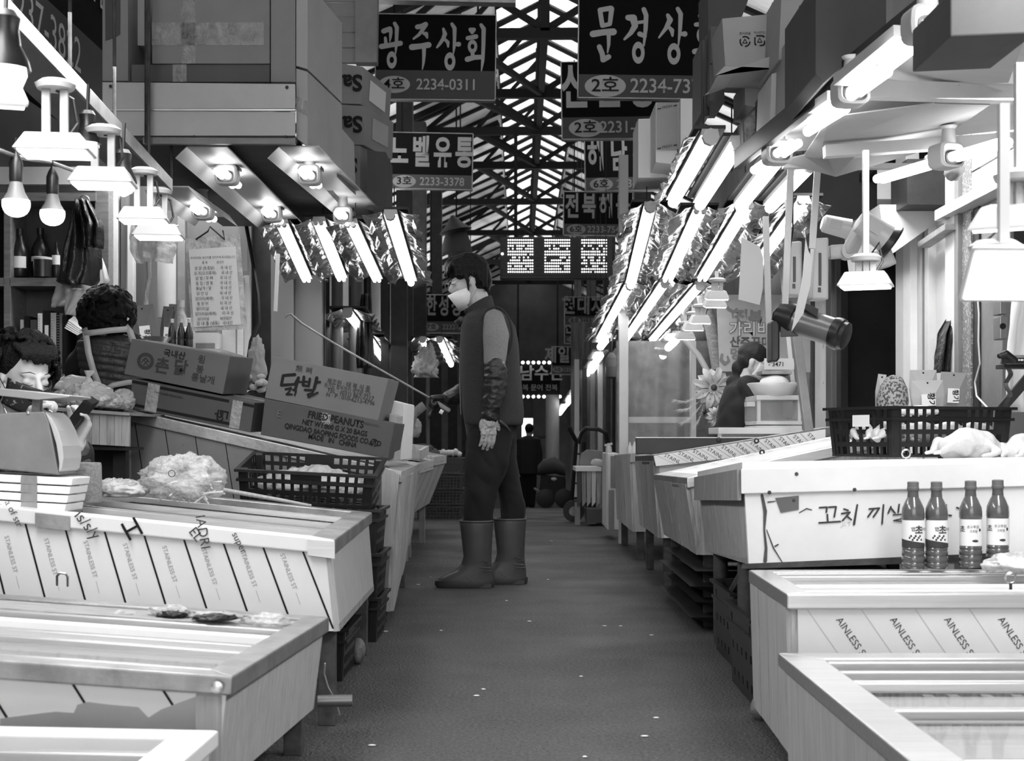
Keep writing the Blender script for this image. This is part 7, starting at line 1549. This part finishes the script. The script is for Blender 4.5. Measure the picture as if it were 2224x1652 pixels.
# vest
mb = MB()
ringf(mb, [(676, 1026, 1088, 0, .10), (690, 1008, 1104, 0, .165), (708, 1002, 1118, 0, .19), (735, 1000, 1124, 0, .195), (770, 998, 1128, 0, .19), (805, 998, 1130, 0, .185), (856, 1000, 1134, 0, .188), (895, 1004, 1137, 0, .19), (918, 1008, 1136, 0, .19), (924, 1012, 1134, 0, .18)], mp, .75, 32)
mb.loft([(mp(1050, 690), mp(1082, 690)-mp(1050, 690), V((0, .105, 0)), 1), (mp(1042, 672), mp(1073, 662)-mp(1042, 672), V((0, .085, 0)), 1), (mp(1035, 659), mp(1067, 640)-mp(1035, 659), V((0, .078, 0)), 1)], 24)
mb.cap([mp(1000, 692, 0), mp(1012, 700, 0), mp(1030, 690, 0)], [.02, .03, .05])
remesh(mb, 'fleece_vest', 'fleece', man, .007, 5, noisef=lambda c: .007*noise.noise(V((c.x*7, c.y*8, c.z*3)))+.003*noise.noise(V((c.x*22, c.y*20, c.z*8))))
MB().tube([mp(1003, 700, -.006), mp(999.5, 760, -.004), mp(998, 820, -.004), mp(1001, 900, -.004)], .0028, 6).build('zip', 'steel2', man)
MB().loft([(mp(1012+0, 702), mp(1030, 694)-mp(1012, 702), V((0, .06, 0)), 1), (mp(1003, 690), mp(1020, 682)-mp(1003, 690), V((0, .055, 0)), 1)], 20, False).build('collar_fold', 'nylon', man, smooth=1, solid=.006)
n = 26; MB().tube([mp(1077+36*math.cos(2*PI*k/n), 735+62*math.sin(2*PI*k/n), -.165-.02*abs(math.sin(PI*k/n))) for k in range(n+1)], .006, 6).build('armhole_seam', 'fleece', man, smooth=1)
# inner jacket hem below the vest
mb = MB(); ringf(mb, [(890, 1006, 1120, 0, .165), (925, 1010, 1118, 0, .165), (950, 1014, 1060, -.01, .13)], mp, .8); remesh(mb, 'jacket_hem', 'nylon', man, .008, 3)
# sleeves
mb = MB(); mb.cap([mp(1074, 700, -.165), mp(1078, 735, -.195), mp(1076, 790, -.212)], [.058, .068, .054], 18)
remesh(mb, 'knit_sleeve', 'knit', man, .006, 3, noisef=lambda c: .005*noise.noise(V((c.x*12, c.y*12, c.z*14))))
for nm, pth in (('sleeve_cover', [mp(1076, 786, -.212), mp(1079, 822, -.218), mp(1073, 865, -.218), mp(1065, 903, -.216)]), ('sleeve_cover', [mp(1030, 838, .18), mp(1002, 852, .15), mp(984, 860, .13), mp(972, 863, .12)])):
    mb = MB(); mb.cap(pth, [.054, .062, .054, .047] if pth[0].y < 7.5 else [.058, .055, .05, .042], 18)
    remesh(mb, nm, 'nylon', man, .005, 2, noisef=lambda c: .008*noise.noise(V((c.x*10, c.y*10, c.z*34)))+.004*noise.noise(V((c.x*30, c.y*20, c.z*60))))
mb = MB(); mb.cap([mp(1070, 720, .17), mp(1052, 812, .2), mp(1010, 850, .165)], [.06, .058, .055]); remesh(mb, 'knit_sleeve', 'knit', man, .008, 3)
mb = hand_prims(MB(), mp(1064, 902, -.215), (-.02, 0, -1), (-.4, .7, 0), 1.1, .3, 1, extra=.0, spread=.6)
mb.cap([mp(1064, 908, -.215), mp(1063, 918, -.215)], [.036, .036]); mb.ell(mp(1057, 925, -.215), (.036, .028, .045))
remesh(mb, 'plastic_glove', mat('crumpled glove film', .5, .2, 0, alpha=.85, bump=.9, bs=60), man, .0035, 1, noisef=lambda c: .0015*noise.noise(c*70))
mb = hand_prims(MB(), mp(972, 862, .12), (-.95, -.1, -.1), (.1, -.2, -1), 1.0, 1.55, -1, extra=.004)
mb.cap([mp(985, 862, .12), mp(968, 863, .12)], [.036, .032])
remesh(mb, 'work_glove', 'nylon', man, .004, 1)
# trousers
mb = MB()
ringf(mb, [(905, 1018, 1122, -.02, .15), (940, 1017, 1116, -.05, .13), (970, 1014, 1109, -.075, .105), (1000, 1012, 1103, -.085, .095), (1032, 1011, 1094, -.09, .09), (1065, 1010, 1081, -.09, .085), (1096, 1010, 1075, -.09, .078), (1135, 1012, 1070, -.09, .068)], mp, .9)
ringf(mb, [(905, 1030, 1124, .03, .14), (945, 1036, 1119, .06, .12), (975, 1046, 1119, .08, .105), (1010, 1062, 1126, .09, .1), (1040, 1073, 1131, .095, .09), (1070, 1080, 1135, .1, .085), (1100, 1084, 1138, .1, .08), (1130, 1088, 1138, .1, .072)], mp, .9)
remesh(mb, 'trousers', 'trousers', man, .007, 3, noisef=lambda c: .012*noise.noise(V((c.x*9+c.z*6, c.y*8, c.z*7)))+.007*abs(noise.noise(V((c.x*16+c.z*9, c.y*12, c.z*9)))))
# boots
def boot(label, du, w_, far=False):
    m_ = lambda u, v, w2: mp(u+du, v, w2)
    mb = MB(); rows = [(1131, 1000, 1072, w_, .072), (1150, 1002, 1071, w_, .07), (1185, 1006, 1069, w_, .063), (1205, 1008, 1068.5, w_, .058), (1222, 1003, 1069, w_, .053), (1234, 990, 1071, w_, .052), (1243, 970, 1072, w_, .052), (1250, 957, 1072.5, w_, .052), (1257, 950, 1073, w_, .052), (1264, 948.5, 1073, w_, .052)]
    ringf(mb, rows, m_, .8, 30)
    o = remesh(mb, 'rubber_boot', 'rubber', man, .005, 2, label)
    mb = MB(); mb.loft([(m_(1036, 1132, w_), V((.089, 0, 0)), V((0, .075, 0)), .9), (m_(1036, 1127, w_), V((.09, 0, 0)), V((0, .076, 0)), .9)], 28, False); mb.build('boot_rim', 'rubber', o, smooth=1, solid=.006)
    for yy in (1138, 1141): pass
    for (u0, v0, u1, v1) in ((1040, 1226, 1068, 1228), (1050, 1234, 1070, 1234), (1054, 1219, 1069, 1218), (1045, 1216, 1052, 1210), (1052, 1210, 1062, 1217)):
        MB().tube([m_(u0, v0, w_-.052), m_((u0+u1)/2, (v0+v1)/2, w_-.056), m_(u1, v1, w_-.04)], .0022, 6).build('moulded_line', 'rubber', o, smooth=1)
    MB().tube([m_(1012, 1240, w_-.050), m_(1020, 1250, w_-.053), m_(1030, 1256, w_-.053)], .002, 6).build('moulded_line', 'rubber', o, smooth=1)
    mb = MB(); mb.loft([(m_(1011, 1256, w_), V((.156, 0, 0)), V((0, .056, 0)), .75), (m_(1011, 1264, w_), V((.157, 0, 0)), V((0, .058, 0)), .75), (m_(1012, 1270.6, w_), V((.15, 0, 0)), V((0, .053, 0)), .75)], 32); mb.build('sole', 'sole', o, smooth=1)
    MB().hexa([m_(1040, 1270.5, w_-.05), m_(1068, 1270.5, w_-.05), m_(1068, 1270.5, w_+.05), m_(1040, 1270.5, w_+.05)], [m_(1040, 1262, w_-.05), m_(1068, 1262, w_-.05), m_(1068, 1262, w_+.05), m_(1040, 1262, w_+.05)]).build('heel', 'sole', o)
    return o
boot('grey rubber boot nearer the camera', 0, -.09); boot('grey rubber boot behind, farther from the camera', 71, .10)
MB().tube([mp(1086, 915, -.19), mp(1098, 925, -.19), mp(1108, 937, -.18)], [.012, .01, .006], 8).build('pocket_glove', 'black', man, smooth=1)
# hook
hook = thing('meat_hook', 'long thin steel hook with a short wooden handle in the gloved hand of the man', 'hook', None, mp(955, 875, .1))
hp_ = [P(620, 690, 7.3), P(624, 684, 7.3), P(632, 682, 7.3), P(640, 689, 7.3), P(655, 702, 7.32), P(730, 748, 7.4), P(850, 816, 7.52), P(950, 873, 7.6)]
MB().tube(hp_, [.003, .0045, .0055, .0055, .0055, .0055, .0055, .0055], 8).build('steel_rod', 'steel2', hook, smooth=1)
MB().cap([P(938, 866, 7.6), P(955, 878, 7.61), P(974, 890, 7.62)], [.011, .013, .012]).build('wooden_handle', 'woodlight', hook, smooth=1)
MB().tube([P(955, 892, 7.5), P(962, 896, 7.5)], .012, 8).build('pommel', 'foam', hook)

# ---- curls ----
def curls(mb, c, rad, n, r_, amp=.016, seed=1, front=None):
    rr_ = random.Random(seed); c = V(c)
    for i in range(n):
        z = rr_.uniform(-.75, 1); t = rr_.uniform(0, 2*PI); q = math.sqrt(1-z*z); d = V((q*math.cos(t), q*math.sin(t), z))
        if front is not None and d.dot(front) > .42 and d.z < .62: continue
        p = c+V((d.x*rad[0], d.y*rad[1], d.z*rad[2])); a = d.cross(V((0, 0, 1)));  a = a.normalized() if a.length > .1 else V((1, 0, 0)); b_ = d.cross(a)
        ph = rr_.uniform(0, 6.28); mb.cap([p+(a*math.cos(ph+k*1.15)+b_*math.sin(ph+k*1.15))*amp*(1-.12*k)+d*.004*k for k in range(5)], [r_]*4+[r_*.6], 6)
    return mb
# ---- woman with the pen ----
Yw = 4.8; wp = lambda u, v, w_=0: P(u, v, Yw)+V((0, w_, 0))
w1 = thing('person', 'woman with curly hair and patterned mask writing beside the kitchen scale, phone in hand', 'person', None, (P(20, 950, Yw).x, Yw+.1, 0))
fdir = V((.74, -.66, -.2)).normalized()
hc = wp(52, 822, 0)
mb, T1, rot1 = head_prims(hc, fdir, (.15, -.1, .97), 1.02)
mb.cap([T1(-.02, 0, -.06), wp(20, 915, .04), wp(10, 950, .06)], [.055, .055, .07])
mb.cap([wp(5, 970, .08), wp(0, 1060, .1), wp(0, 1160, .12)], [.12, .13, .14], 16)
mb.cap([wp(0, 935, .08), wp(-75, 950, .1)], [.07, .06]); mb.cap([wp(0, 935, .08), wp(60, 948, .12)], [.07, .06])
mb.cap([wp(70, 955, .14), wp(150, 1010, .1), wp(168, 965, .0)], [.05, .042, .032])
mb.cap([wp(-80, 955, .1), wp(40, 1000, -.02), wp(88, 925, -.12)], [.05, .042, .03])
hand_prims(mb, wp(94, 918, -.13), (.5, -.05, .75), (.75, -.3, -.5), .92, 1.35, -1)
hand_prims(mb, wp(166, 962, .0), (.35, -.1, .75), (-.65, -.75, .2), .92, .75, -1)
for s_, z_ in ((-1, 0), (1, 0)): mb.cap([wp(-20+30*(s_+1)/2, 1160, .12+s_*.0), wp(20+60*(s_+1)/2, 1180, -.2), V((wp(20+60*(s_+1)/2, 1180).x, Yw-.2, .06))], [.1, .08, .05])
remesh(mb, 'body', 'skinpale', w1, .0052, 3)
mb = MB(); mb.ell(T1(-.035, 0, .055), (.098, .1, .088), 18, 12, rot1); mb.ell(T1(-.06, 0, -.01), (.072, .092, .09), 14, 10, rot1)
curls(mb, T1(-.045, 0, .04), (.125, .125, .112), 260, .0085, .017, 3, fdir)
for i in range(16): mb.cap([T1(.04, -.07+.0093*i, .112), T1(.078, -.06+.008*i, .093), T1(.086+R.uniform(-.005, .004), -.062+.0082*i, .072+R.uniform(-.012, .01))], [.012, .009, .004], 7)
remesh(mb, 'curly_hair', 'hair2', w1, .0055, 1)
for sg in (-1, 1):
    MB().tube([T1(.093, sg*.018, -.006), T1(.094, sg*.032, -.010), T1(.082, sg*.05, -.004)], [.001, .002, .0012], 6).build('eyelid', 'ink', w1, smooth=1)
    MB().tube([T1(.098, sg*.016, .030), T1(.092, sg*.034, .035), T1(.076, sg*.055, .028)], [.001, .0018, .001], 6).build('eyebrow', 'hair2', w1, smooth=1)
def facemask(T, parent, mt, s=1):
    mb = MB()
    def fn(u, v):
        a = (u-.5)*2; b_ = v; ang = a*1.25
        r_ = .112-.02*abs(a); x = math.cos(ang)*r_+.004*math.cos(a*1.5); y = math.sin(ang)*.082
        z = -.012-.105*b_+.018*abs(a)*(1-b_)-.0+.035*abs(a)*b_*1.0-.006*(1-abs(a))*(b_ < .01); x -= .02*b_*b_*1.1
        if b_ < .1 and abs(a) < .2: x += .008
        return T(x+.006, y, z)
    mb.grid(fn, 18, 8); return mb.build('face_mask', mt, parent, smooth=2, solid=.002)
facemask(T1, w1, 'maskd')
for sg in (-1, 1): MB().tube([T1(.035, sg*.081, -.03), T1(.01, sg*.084, -.01), T1(-.01, sg*.088, .008)], .0015, 5).build('mask_strap', 'ink', w1)
mb = MB(); mb.loft([(wp(5, 915, .05), V((.07, 0, 0)), V((0, .07, 0)), 1), (wp(-5, 935, .07), V((.17, 0, 0)), V((0, .12, 0)), .85), (wp(-8, 975, .08), V((.2, 0, 0)), V((0, .14, 0)), .8), (wp(-5, 1060, .1), V((.2, 0, 0)), V((0, .15, 0)), .8), (wp(-5, 1160, .12), V((.22, 0, 0)), V((0, .17, 0)), .8)], 28)
mb.cap([wp(70, 955, .14), wp(148, 1012, .1), wp(160, 985, .04)], [.065, .06, .055], 14); mb.cap([wp(-85, 955, .1), wp(30, 1005, -.02), wp(70, 945, -.1)], [.065, .06, .05], 14)
remesh(mb, 'jacket', 'jacket', w1, .008, 3, noisef=lambda c: .006*noise.noise(c*18))
for pth in ([wp(138, 1020, .08), wp(158, 992, .04), wp(167, 968, .01)], [wp(40, 995, -.05), wp(72, 948, -.1), wp(88, 926, -.125)]):
    mb = MB(); mb.cap(pth, [.06, .052, .036], 14); remesh(mb, 'arm_cover', mat('shiny grey arm cover', .12, .25, 0, bump=.6, bs=22), w1, .006, 2, noisef=lambda c: .006*noise.noise(V((c.x*25, c.y*20, c.z*50))))
MB().tube([T1(.0, -.07, -.08), wp(28, 888, -.08), wp(45, 915, -.1)], .0022, 6).build('neck_cord', 'steel', w1)
ph = thing('smartphone', 'dark smartphone in a flip case held tilted by the woman with the pen', 'phone', None, wp(170, 925, -.05))
q = [wp(138, 938, -.06), wp(198, 866, -.07), wp(214, 878, -.06), wp(152, 950, -.05)]; dv = V((.012, .035, .01))
MB().hexa([p_+dv for p_ in q], q).build('phone_body', 'black', ph, bevel=.002)
q2 = [q[0].lerp(q[1], .06), q[0].lerp(q[1], .94), q[3].lerp(q[2], .94), q[3].lerp(q[2], .06)]; q2 = [p_.lerp((q[0]+q[2])/2, .08)+V((0, -.0015, 0)) for p_ in q2]; MB().hexa(q2, [p_+V((0, -.001, 0)) for p_ in q2]).build('screen', mat('dark glass', .01, .08), ph)
pn = thing('pen', 'pale ball pen in the writing hand of the woman with the curly hair', 'pen', None, wp(120, 890, -.16))
MB().tube([wp(88, 862, -.15), wp(108, 874, -.17), wp(150, 894, -.2)], .005, 8).build('barrel', 'black', pn, smooth=1); MB().tube([wp(148, 893, -.2), wp(160, 899, -.205)], [.004, .001], 8).build('tip', 'steel', pn)
# ---- woman seen from behind ----
Yw2 = 6.5; vp = lambda u, v, w_=0: P(u, v, Yw2)+V((0, w_, 0))
w2 = thing('person', 'woman seen from behind in a quilted vest crossed by pale apron straps', 'person', None, (vp(245, 900).x, Yw2+.1, 0))
f2 = V((-.5, .85, -.25)).normalized(); mb, T2, rot2 = head_prims(vp(226, 690, .02), f2, (-.1, .2, .97), .98)
mb.cap([T2(-.02, 0, -.06), vp(238, 735, .02)], [.055, .065]); mb.cap([vp(245, 760, .02), vp(250, 830, .05), vp(252, 900, .08)], [.1, .12, .13], 16)
mb.cap([vp(195, 748, .02), vp(150, 790, .12), vp(112, 812, .3)], [.055, .045, .032]); mb.cap([vp(290, 748, .02), vp(318, 800, .12), vp(280, 840, .3)], [.055, .045, .032])
hand_prims(mb, vp(112, 812, .3), (-.6, .5, -.3), (0, 0, -1), .95, .8, 1); hand_prims(mb, vp(280, 840, .3), (-.6, .5, -.3), (0, 0, -1), .95, .8, -1)
for s_ in (-1, 1): mb.cap([vp(252+s_*22, 900, .08), vp(252+s_*24, 1020, .06), V((vp(252+s_*24, 1000).x, Yw2+.1, .06))], [.1, .07, .05])
remesh(mb, 'body', 'skin', w2, .0065, 3)
mb = MB(); mb.ell(T2(-.03, 0, .035), (.11, .1, .1), 18, 12, rot2); mb.ell(T2(-.065, 0, -.03), (.065, .08, .07), 14, 10, rot2); curls(mb, T2(-.035, 0, .015), (.118, .112, .115), 260, .0085, .016, 9, f2)
remesh(mb, 'curly_hair', 'hair2', w2, .0055, 1)
facemask(T2, w2, 'maskd')
mb = MB(); mb.loft([(vp(240, 728, .02), V((.07, 0, 0)), V((0, .07, 0)), 1), (vp(240, 742, .02), V((.15, 0, 0)), V((0, .11, 0)), .85), (vp(243, 770, .02), V((.155, 0, 0)), V((0, .125, 0)), .8), (vp(247, 820, .04), V((.15, 0, 0)), V((0, .13, 0)), .8), (vp(252, 880, .06), V((.17, 0, 0)), V((0, .14, 0)), .8), (vp(252, 930, .07), V((.18, 0, 0)), V((0, .15, 0)), .8)], 32)
o = remesh(mb, 'quilted_vest', 'quilt', w2, .006, 3, noisef=lambda c: .009*abs(math.sin((c.z+.15*c.x)*95))**.5-.004+.004*noise.noise(c*22))
for pth in ([vp(198, 750, .02), vp(150, 790, .12), vp(118, 808, .28)], [vp(288, 750, .02), vp(318, 800, .12), vp(285, 835, .28)]):
    mb = MB(); mb.cap(pth, [.062, .055, .042], 14); remesh(mb, 'sleeve', 'jacket', w2, .008, 2, noisef=lambda c: .005*noise.noise(c*24))
def band(pts, w_, parent, mt='strap', name='apron_strap'):
    mb = MB(); pts = [V(p_) for p_ in pts]; n_ = V((0, -1, 0))
    for i, p_ in enumerate(pts):
        d = (pts[min(i+1, len(pts)-1)]-pts[max(i-1, 0)]).normalized(); a = d.cross(n_).normalized()*w_/2; mb.v += [p_+a, p_-a]
        if i: mb.f.append([2*i-2, 2*i-1, 2*i+1, 2*i])
    return mb.build(name, mt, parent, smooth=2, solid=.004)
band([vp(197, 716, -.09), vp(205, 735, -.12), vp(212, 770, -.135), vp(220, 805, -.125), vp(232, 840, -.115), vp(246, 880, -.1)], .028, w2)
band([vp(200, 728, -.115), vp(225, 726, -.125), vp(255, 722, -.125), vp(290, 718, -.1)], .026, w2)
band([vp(285, 712, -.09), vp(296, 724, -.1), vp(304, 750, -.09), vp(308, 790, -.05)], .028, w2)
band([vp(242, 850, -.115), vp(262, 838, -.115), vp(290, 832, -.09), vp(310, 832, -.05)], .024, w2)
mb = MB(); mb.grid(lambda u, v: vp(200+110*u, 850+130*v, -.1+.16*abs(u-.5)**1.5+.008*math.sin(u*25)), 20, 6); mb.build('apron_skirt', 'jacket', w2, smooth=2, solid=.004)
# ---- woman at the tanks ----
Yw3 = 8.8; xp = lambda u, v, w_=0: P(u, v, Yw3)+V((0, w_, 0))
w3 = thing('person', 'woman with a hair bun and white mask in a dark jacket at the fish tanks', 'person', None, (xp(1610, 900).x, Yw3, floorz(8.5)))
f3 = V((.93, -.2, -.35)).normalized(); mb, T3, rot3 = head_prims(xp(1638, 788), f3, (.35, 0, .93), .98)
mb.cap([T3(-.02, 0, -.06), xp(1622, 828)], [.052, .06]); mb.cap([xp(1612, 850), xp(1606, 910), xp(1606, 950)], [.1, .11, .12], 16)
for s_ in (-1, 1):
    mb.cap([xp(1616, 838, s_*.12), xp(1628, 892, s_*.17), xp(1655, 925, s_*.12)], [.055, .045, .032]); hand_prims(mb, xp(1657, 927, s_*.12), (.8, 0, -.3), (0, 0, -1), .9, .6, s_)
    mb.cap([xp(1606, 955, s_*.08), xp(1608, 1080, s_*.08), V((xp(1608, 1000).x, Yw3+s_*.08, .06))], [.09, .07, .05])
remesh(mb, 'body', 'skinpale', w3, .0075, 3)
mb = MB(); mb.ell(T3(-.022, 0, .045), (.1, .084, .083), 18, 12, rot3); mb.ell(T3(-.05, 0, .0), (.065, .078, .07), 14, 10, rot3); mb.ell(xp(1603, 800), (.04, .04, .055)); mb.ell(xp(1600, 822), (.035, .035, .06))
remesh(mb, 'hair', 'hair3', w3, .007, 2, noisef=lambda c: .003*noise.noise(V((c.x*40, c.y*40, c.z*18))))
facemask(T3, w3, 'maskm')
for sg in (-1, 1): MB().tube([T3(.098, sg*.018, -.002), T3(.09, sg*.04, -.004), T3(.08, sg*.052, 0)], .002, 6).build('eyelid', 'ink', w3)
mb = MB(); mb.loft([(xp(1622, 822, 0), V((.07, 0, 0)), V((0, .08, 0)), 1), (xp(1617, 840, 0), V((.12, 0, 0)), V((0, .17, 0)), .85), (xp(1609, 880, 0), V((.135, 0, 0)), V((0, .18, 0)), .8), (xp(1602, 930, 0), V((.14, 0, 0)), V((0, .18, 0)), .8), (xp(1602, 990, 0), V((.14, 0, 0)), V((0, .18, 0)), .8)], 28)
mb.cap([xp(1598, 832), xp(1608, 850)], [.06, .07])
for s_ in (-1, 1): mb.cap([xp(1616, 840, s_*.13), xp(1630, 890, s_*.18), xp(1652, 922, s_*.13)], [.07, .062, .045], 14)
remesh(mb, 'hooded_jacket', 'jacket', w3, .009, 3, noisef=lambda c: .007*noise.noise(c*16))
# ---- distant walker ----
Y4 = 28; yp = lambda u, v, w_=0: P(u, v, Y4)+V((0, w_, 0))
w4 = thing('person', 'distant figure in dark clothes walking away down the aisle', 'person', None, yp(1148, 1105))
mb, T4, rot4 = head_prims(yp(1150, 933), (.3, .95, 0), (0, 0, 1), 1.05); mb.cap([yp(1149, 940), yp(1148, 952)], [.055, .06]); mb.cap([yp(1147, 965), yp(1147, 1015)], [.14, .13], 14)
for s_ in (-1, 1):
    mb.cap([yp(1147+s_*17, 958), yp(1147+s_*23, 990), yp(1147+s_*22, 1018, -.05)], [.065, .055, .04]); hand_prims(mb, yp(1147+s_*22, 1018, -.05), (0, 0, -1), (-s_, 0, 0), 1, .5, s_)
    mb.cap([yp(1147+s_*8, 1020), yp(1147+s_*9, 1060), yp(1147+s_*8, 1100)], [.085, .065, .045]); mb.cap([yp(1147+s_*8, 1102), yp(1147+s_*8, 1103, .12)], [.04, .035])
remesh(mb, 'body', 'skin', w4, .018, 2)
mb = MB(); mb.ell(T4(-.02, 0, .03), (.105, .09, .1), 14, 10, rot4); remesh(mb, 'hair', 'hair', w4, .015, 1)
mb = MB(); mb.loft([(yp(1148, 946), V((.08, 0, 0)), V((0, .09, 0)), 1), (yp(1147, 953), V((.2, 0, 0)), V((0, .14, 0)), .8), (yp(1147, 990), V((.22, 0, 0)), V((0, .17, 0)), .8), (yp(1147, 1030), V((.21, 0, 0)), V((0, .17, 0)), .8)], 24)
for s_ in (-1, 1): mb.cap([yp(1147+s_*18, 958), yp(1147+s_*24, 990), yp(1147+s_*22, 1014, -.05)], [.085, .075, .06])
remesh(mb, 'jacket', 'jacket', w4, .018, 2)
mb = MB()
for s_ in (-1, 1): mb.cap([yp(1147+s_*8, 1020), yp(1147+s_*9, 1060), yp(1147+s_*8, 1096)], [.11, .085, .07])
remesh(mb, 'trousers', 'trousers', w4, .018, 2)
bpy.data.scenes.remove(TMP)
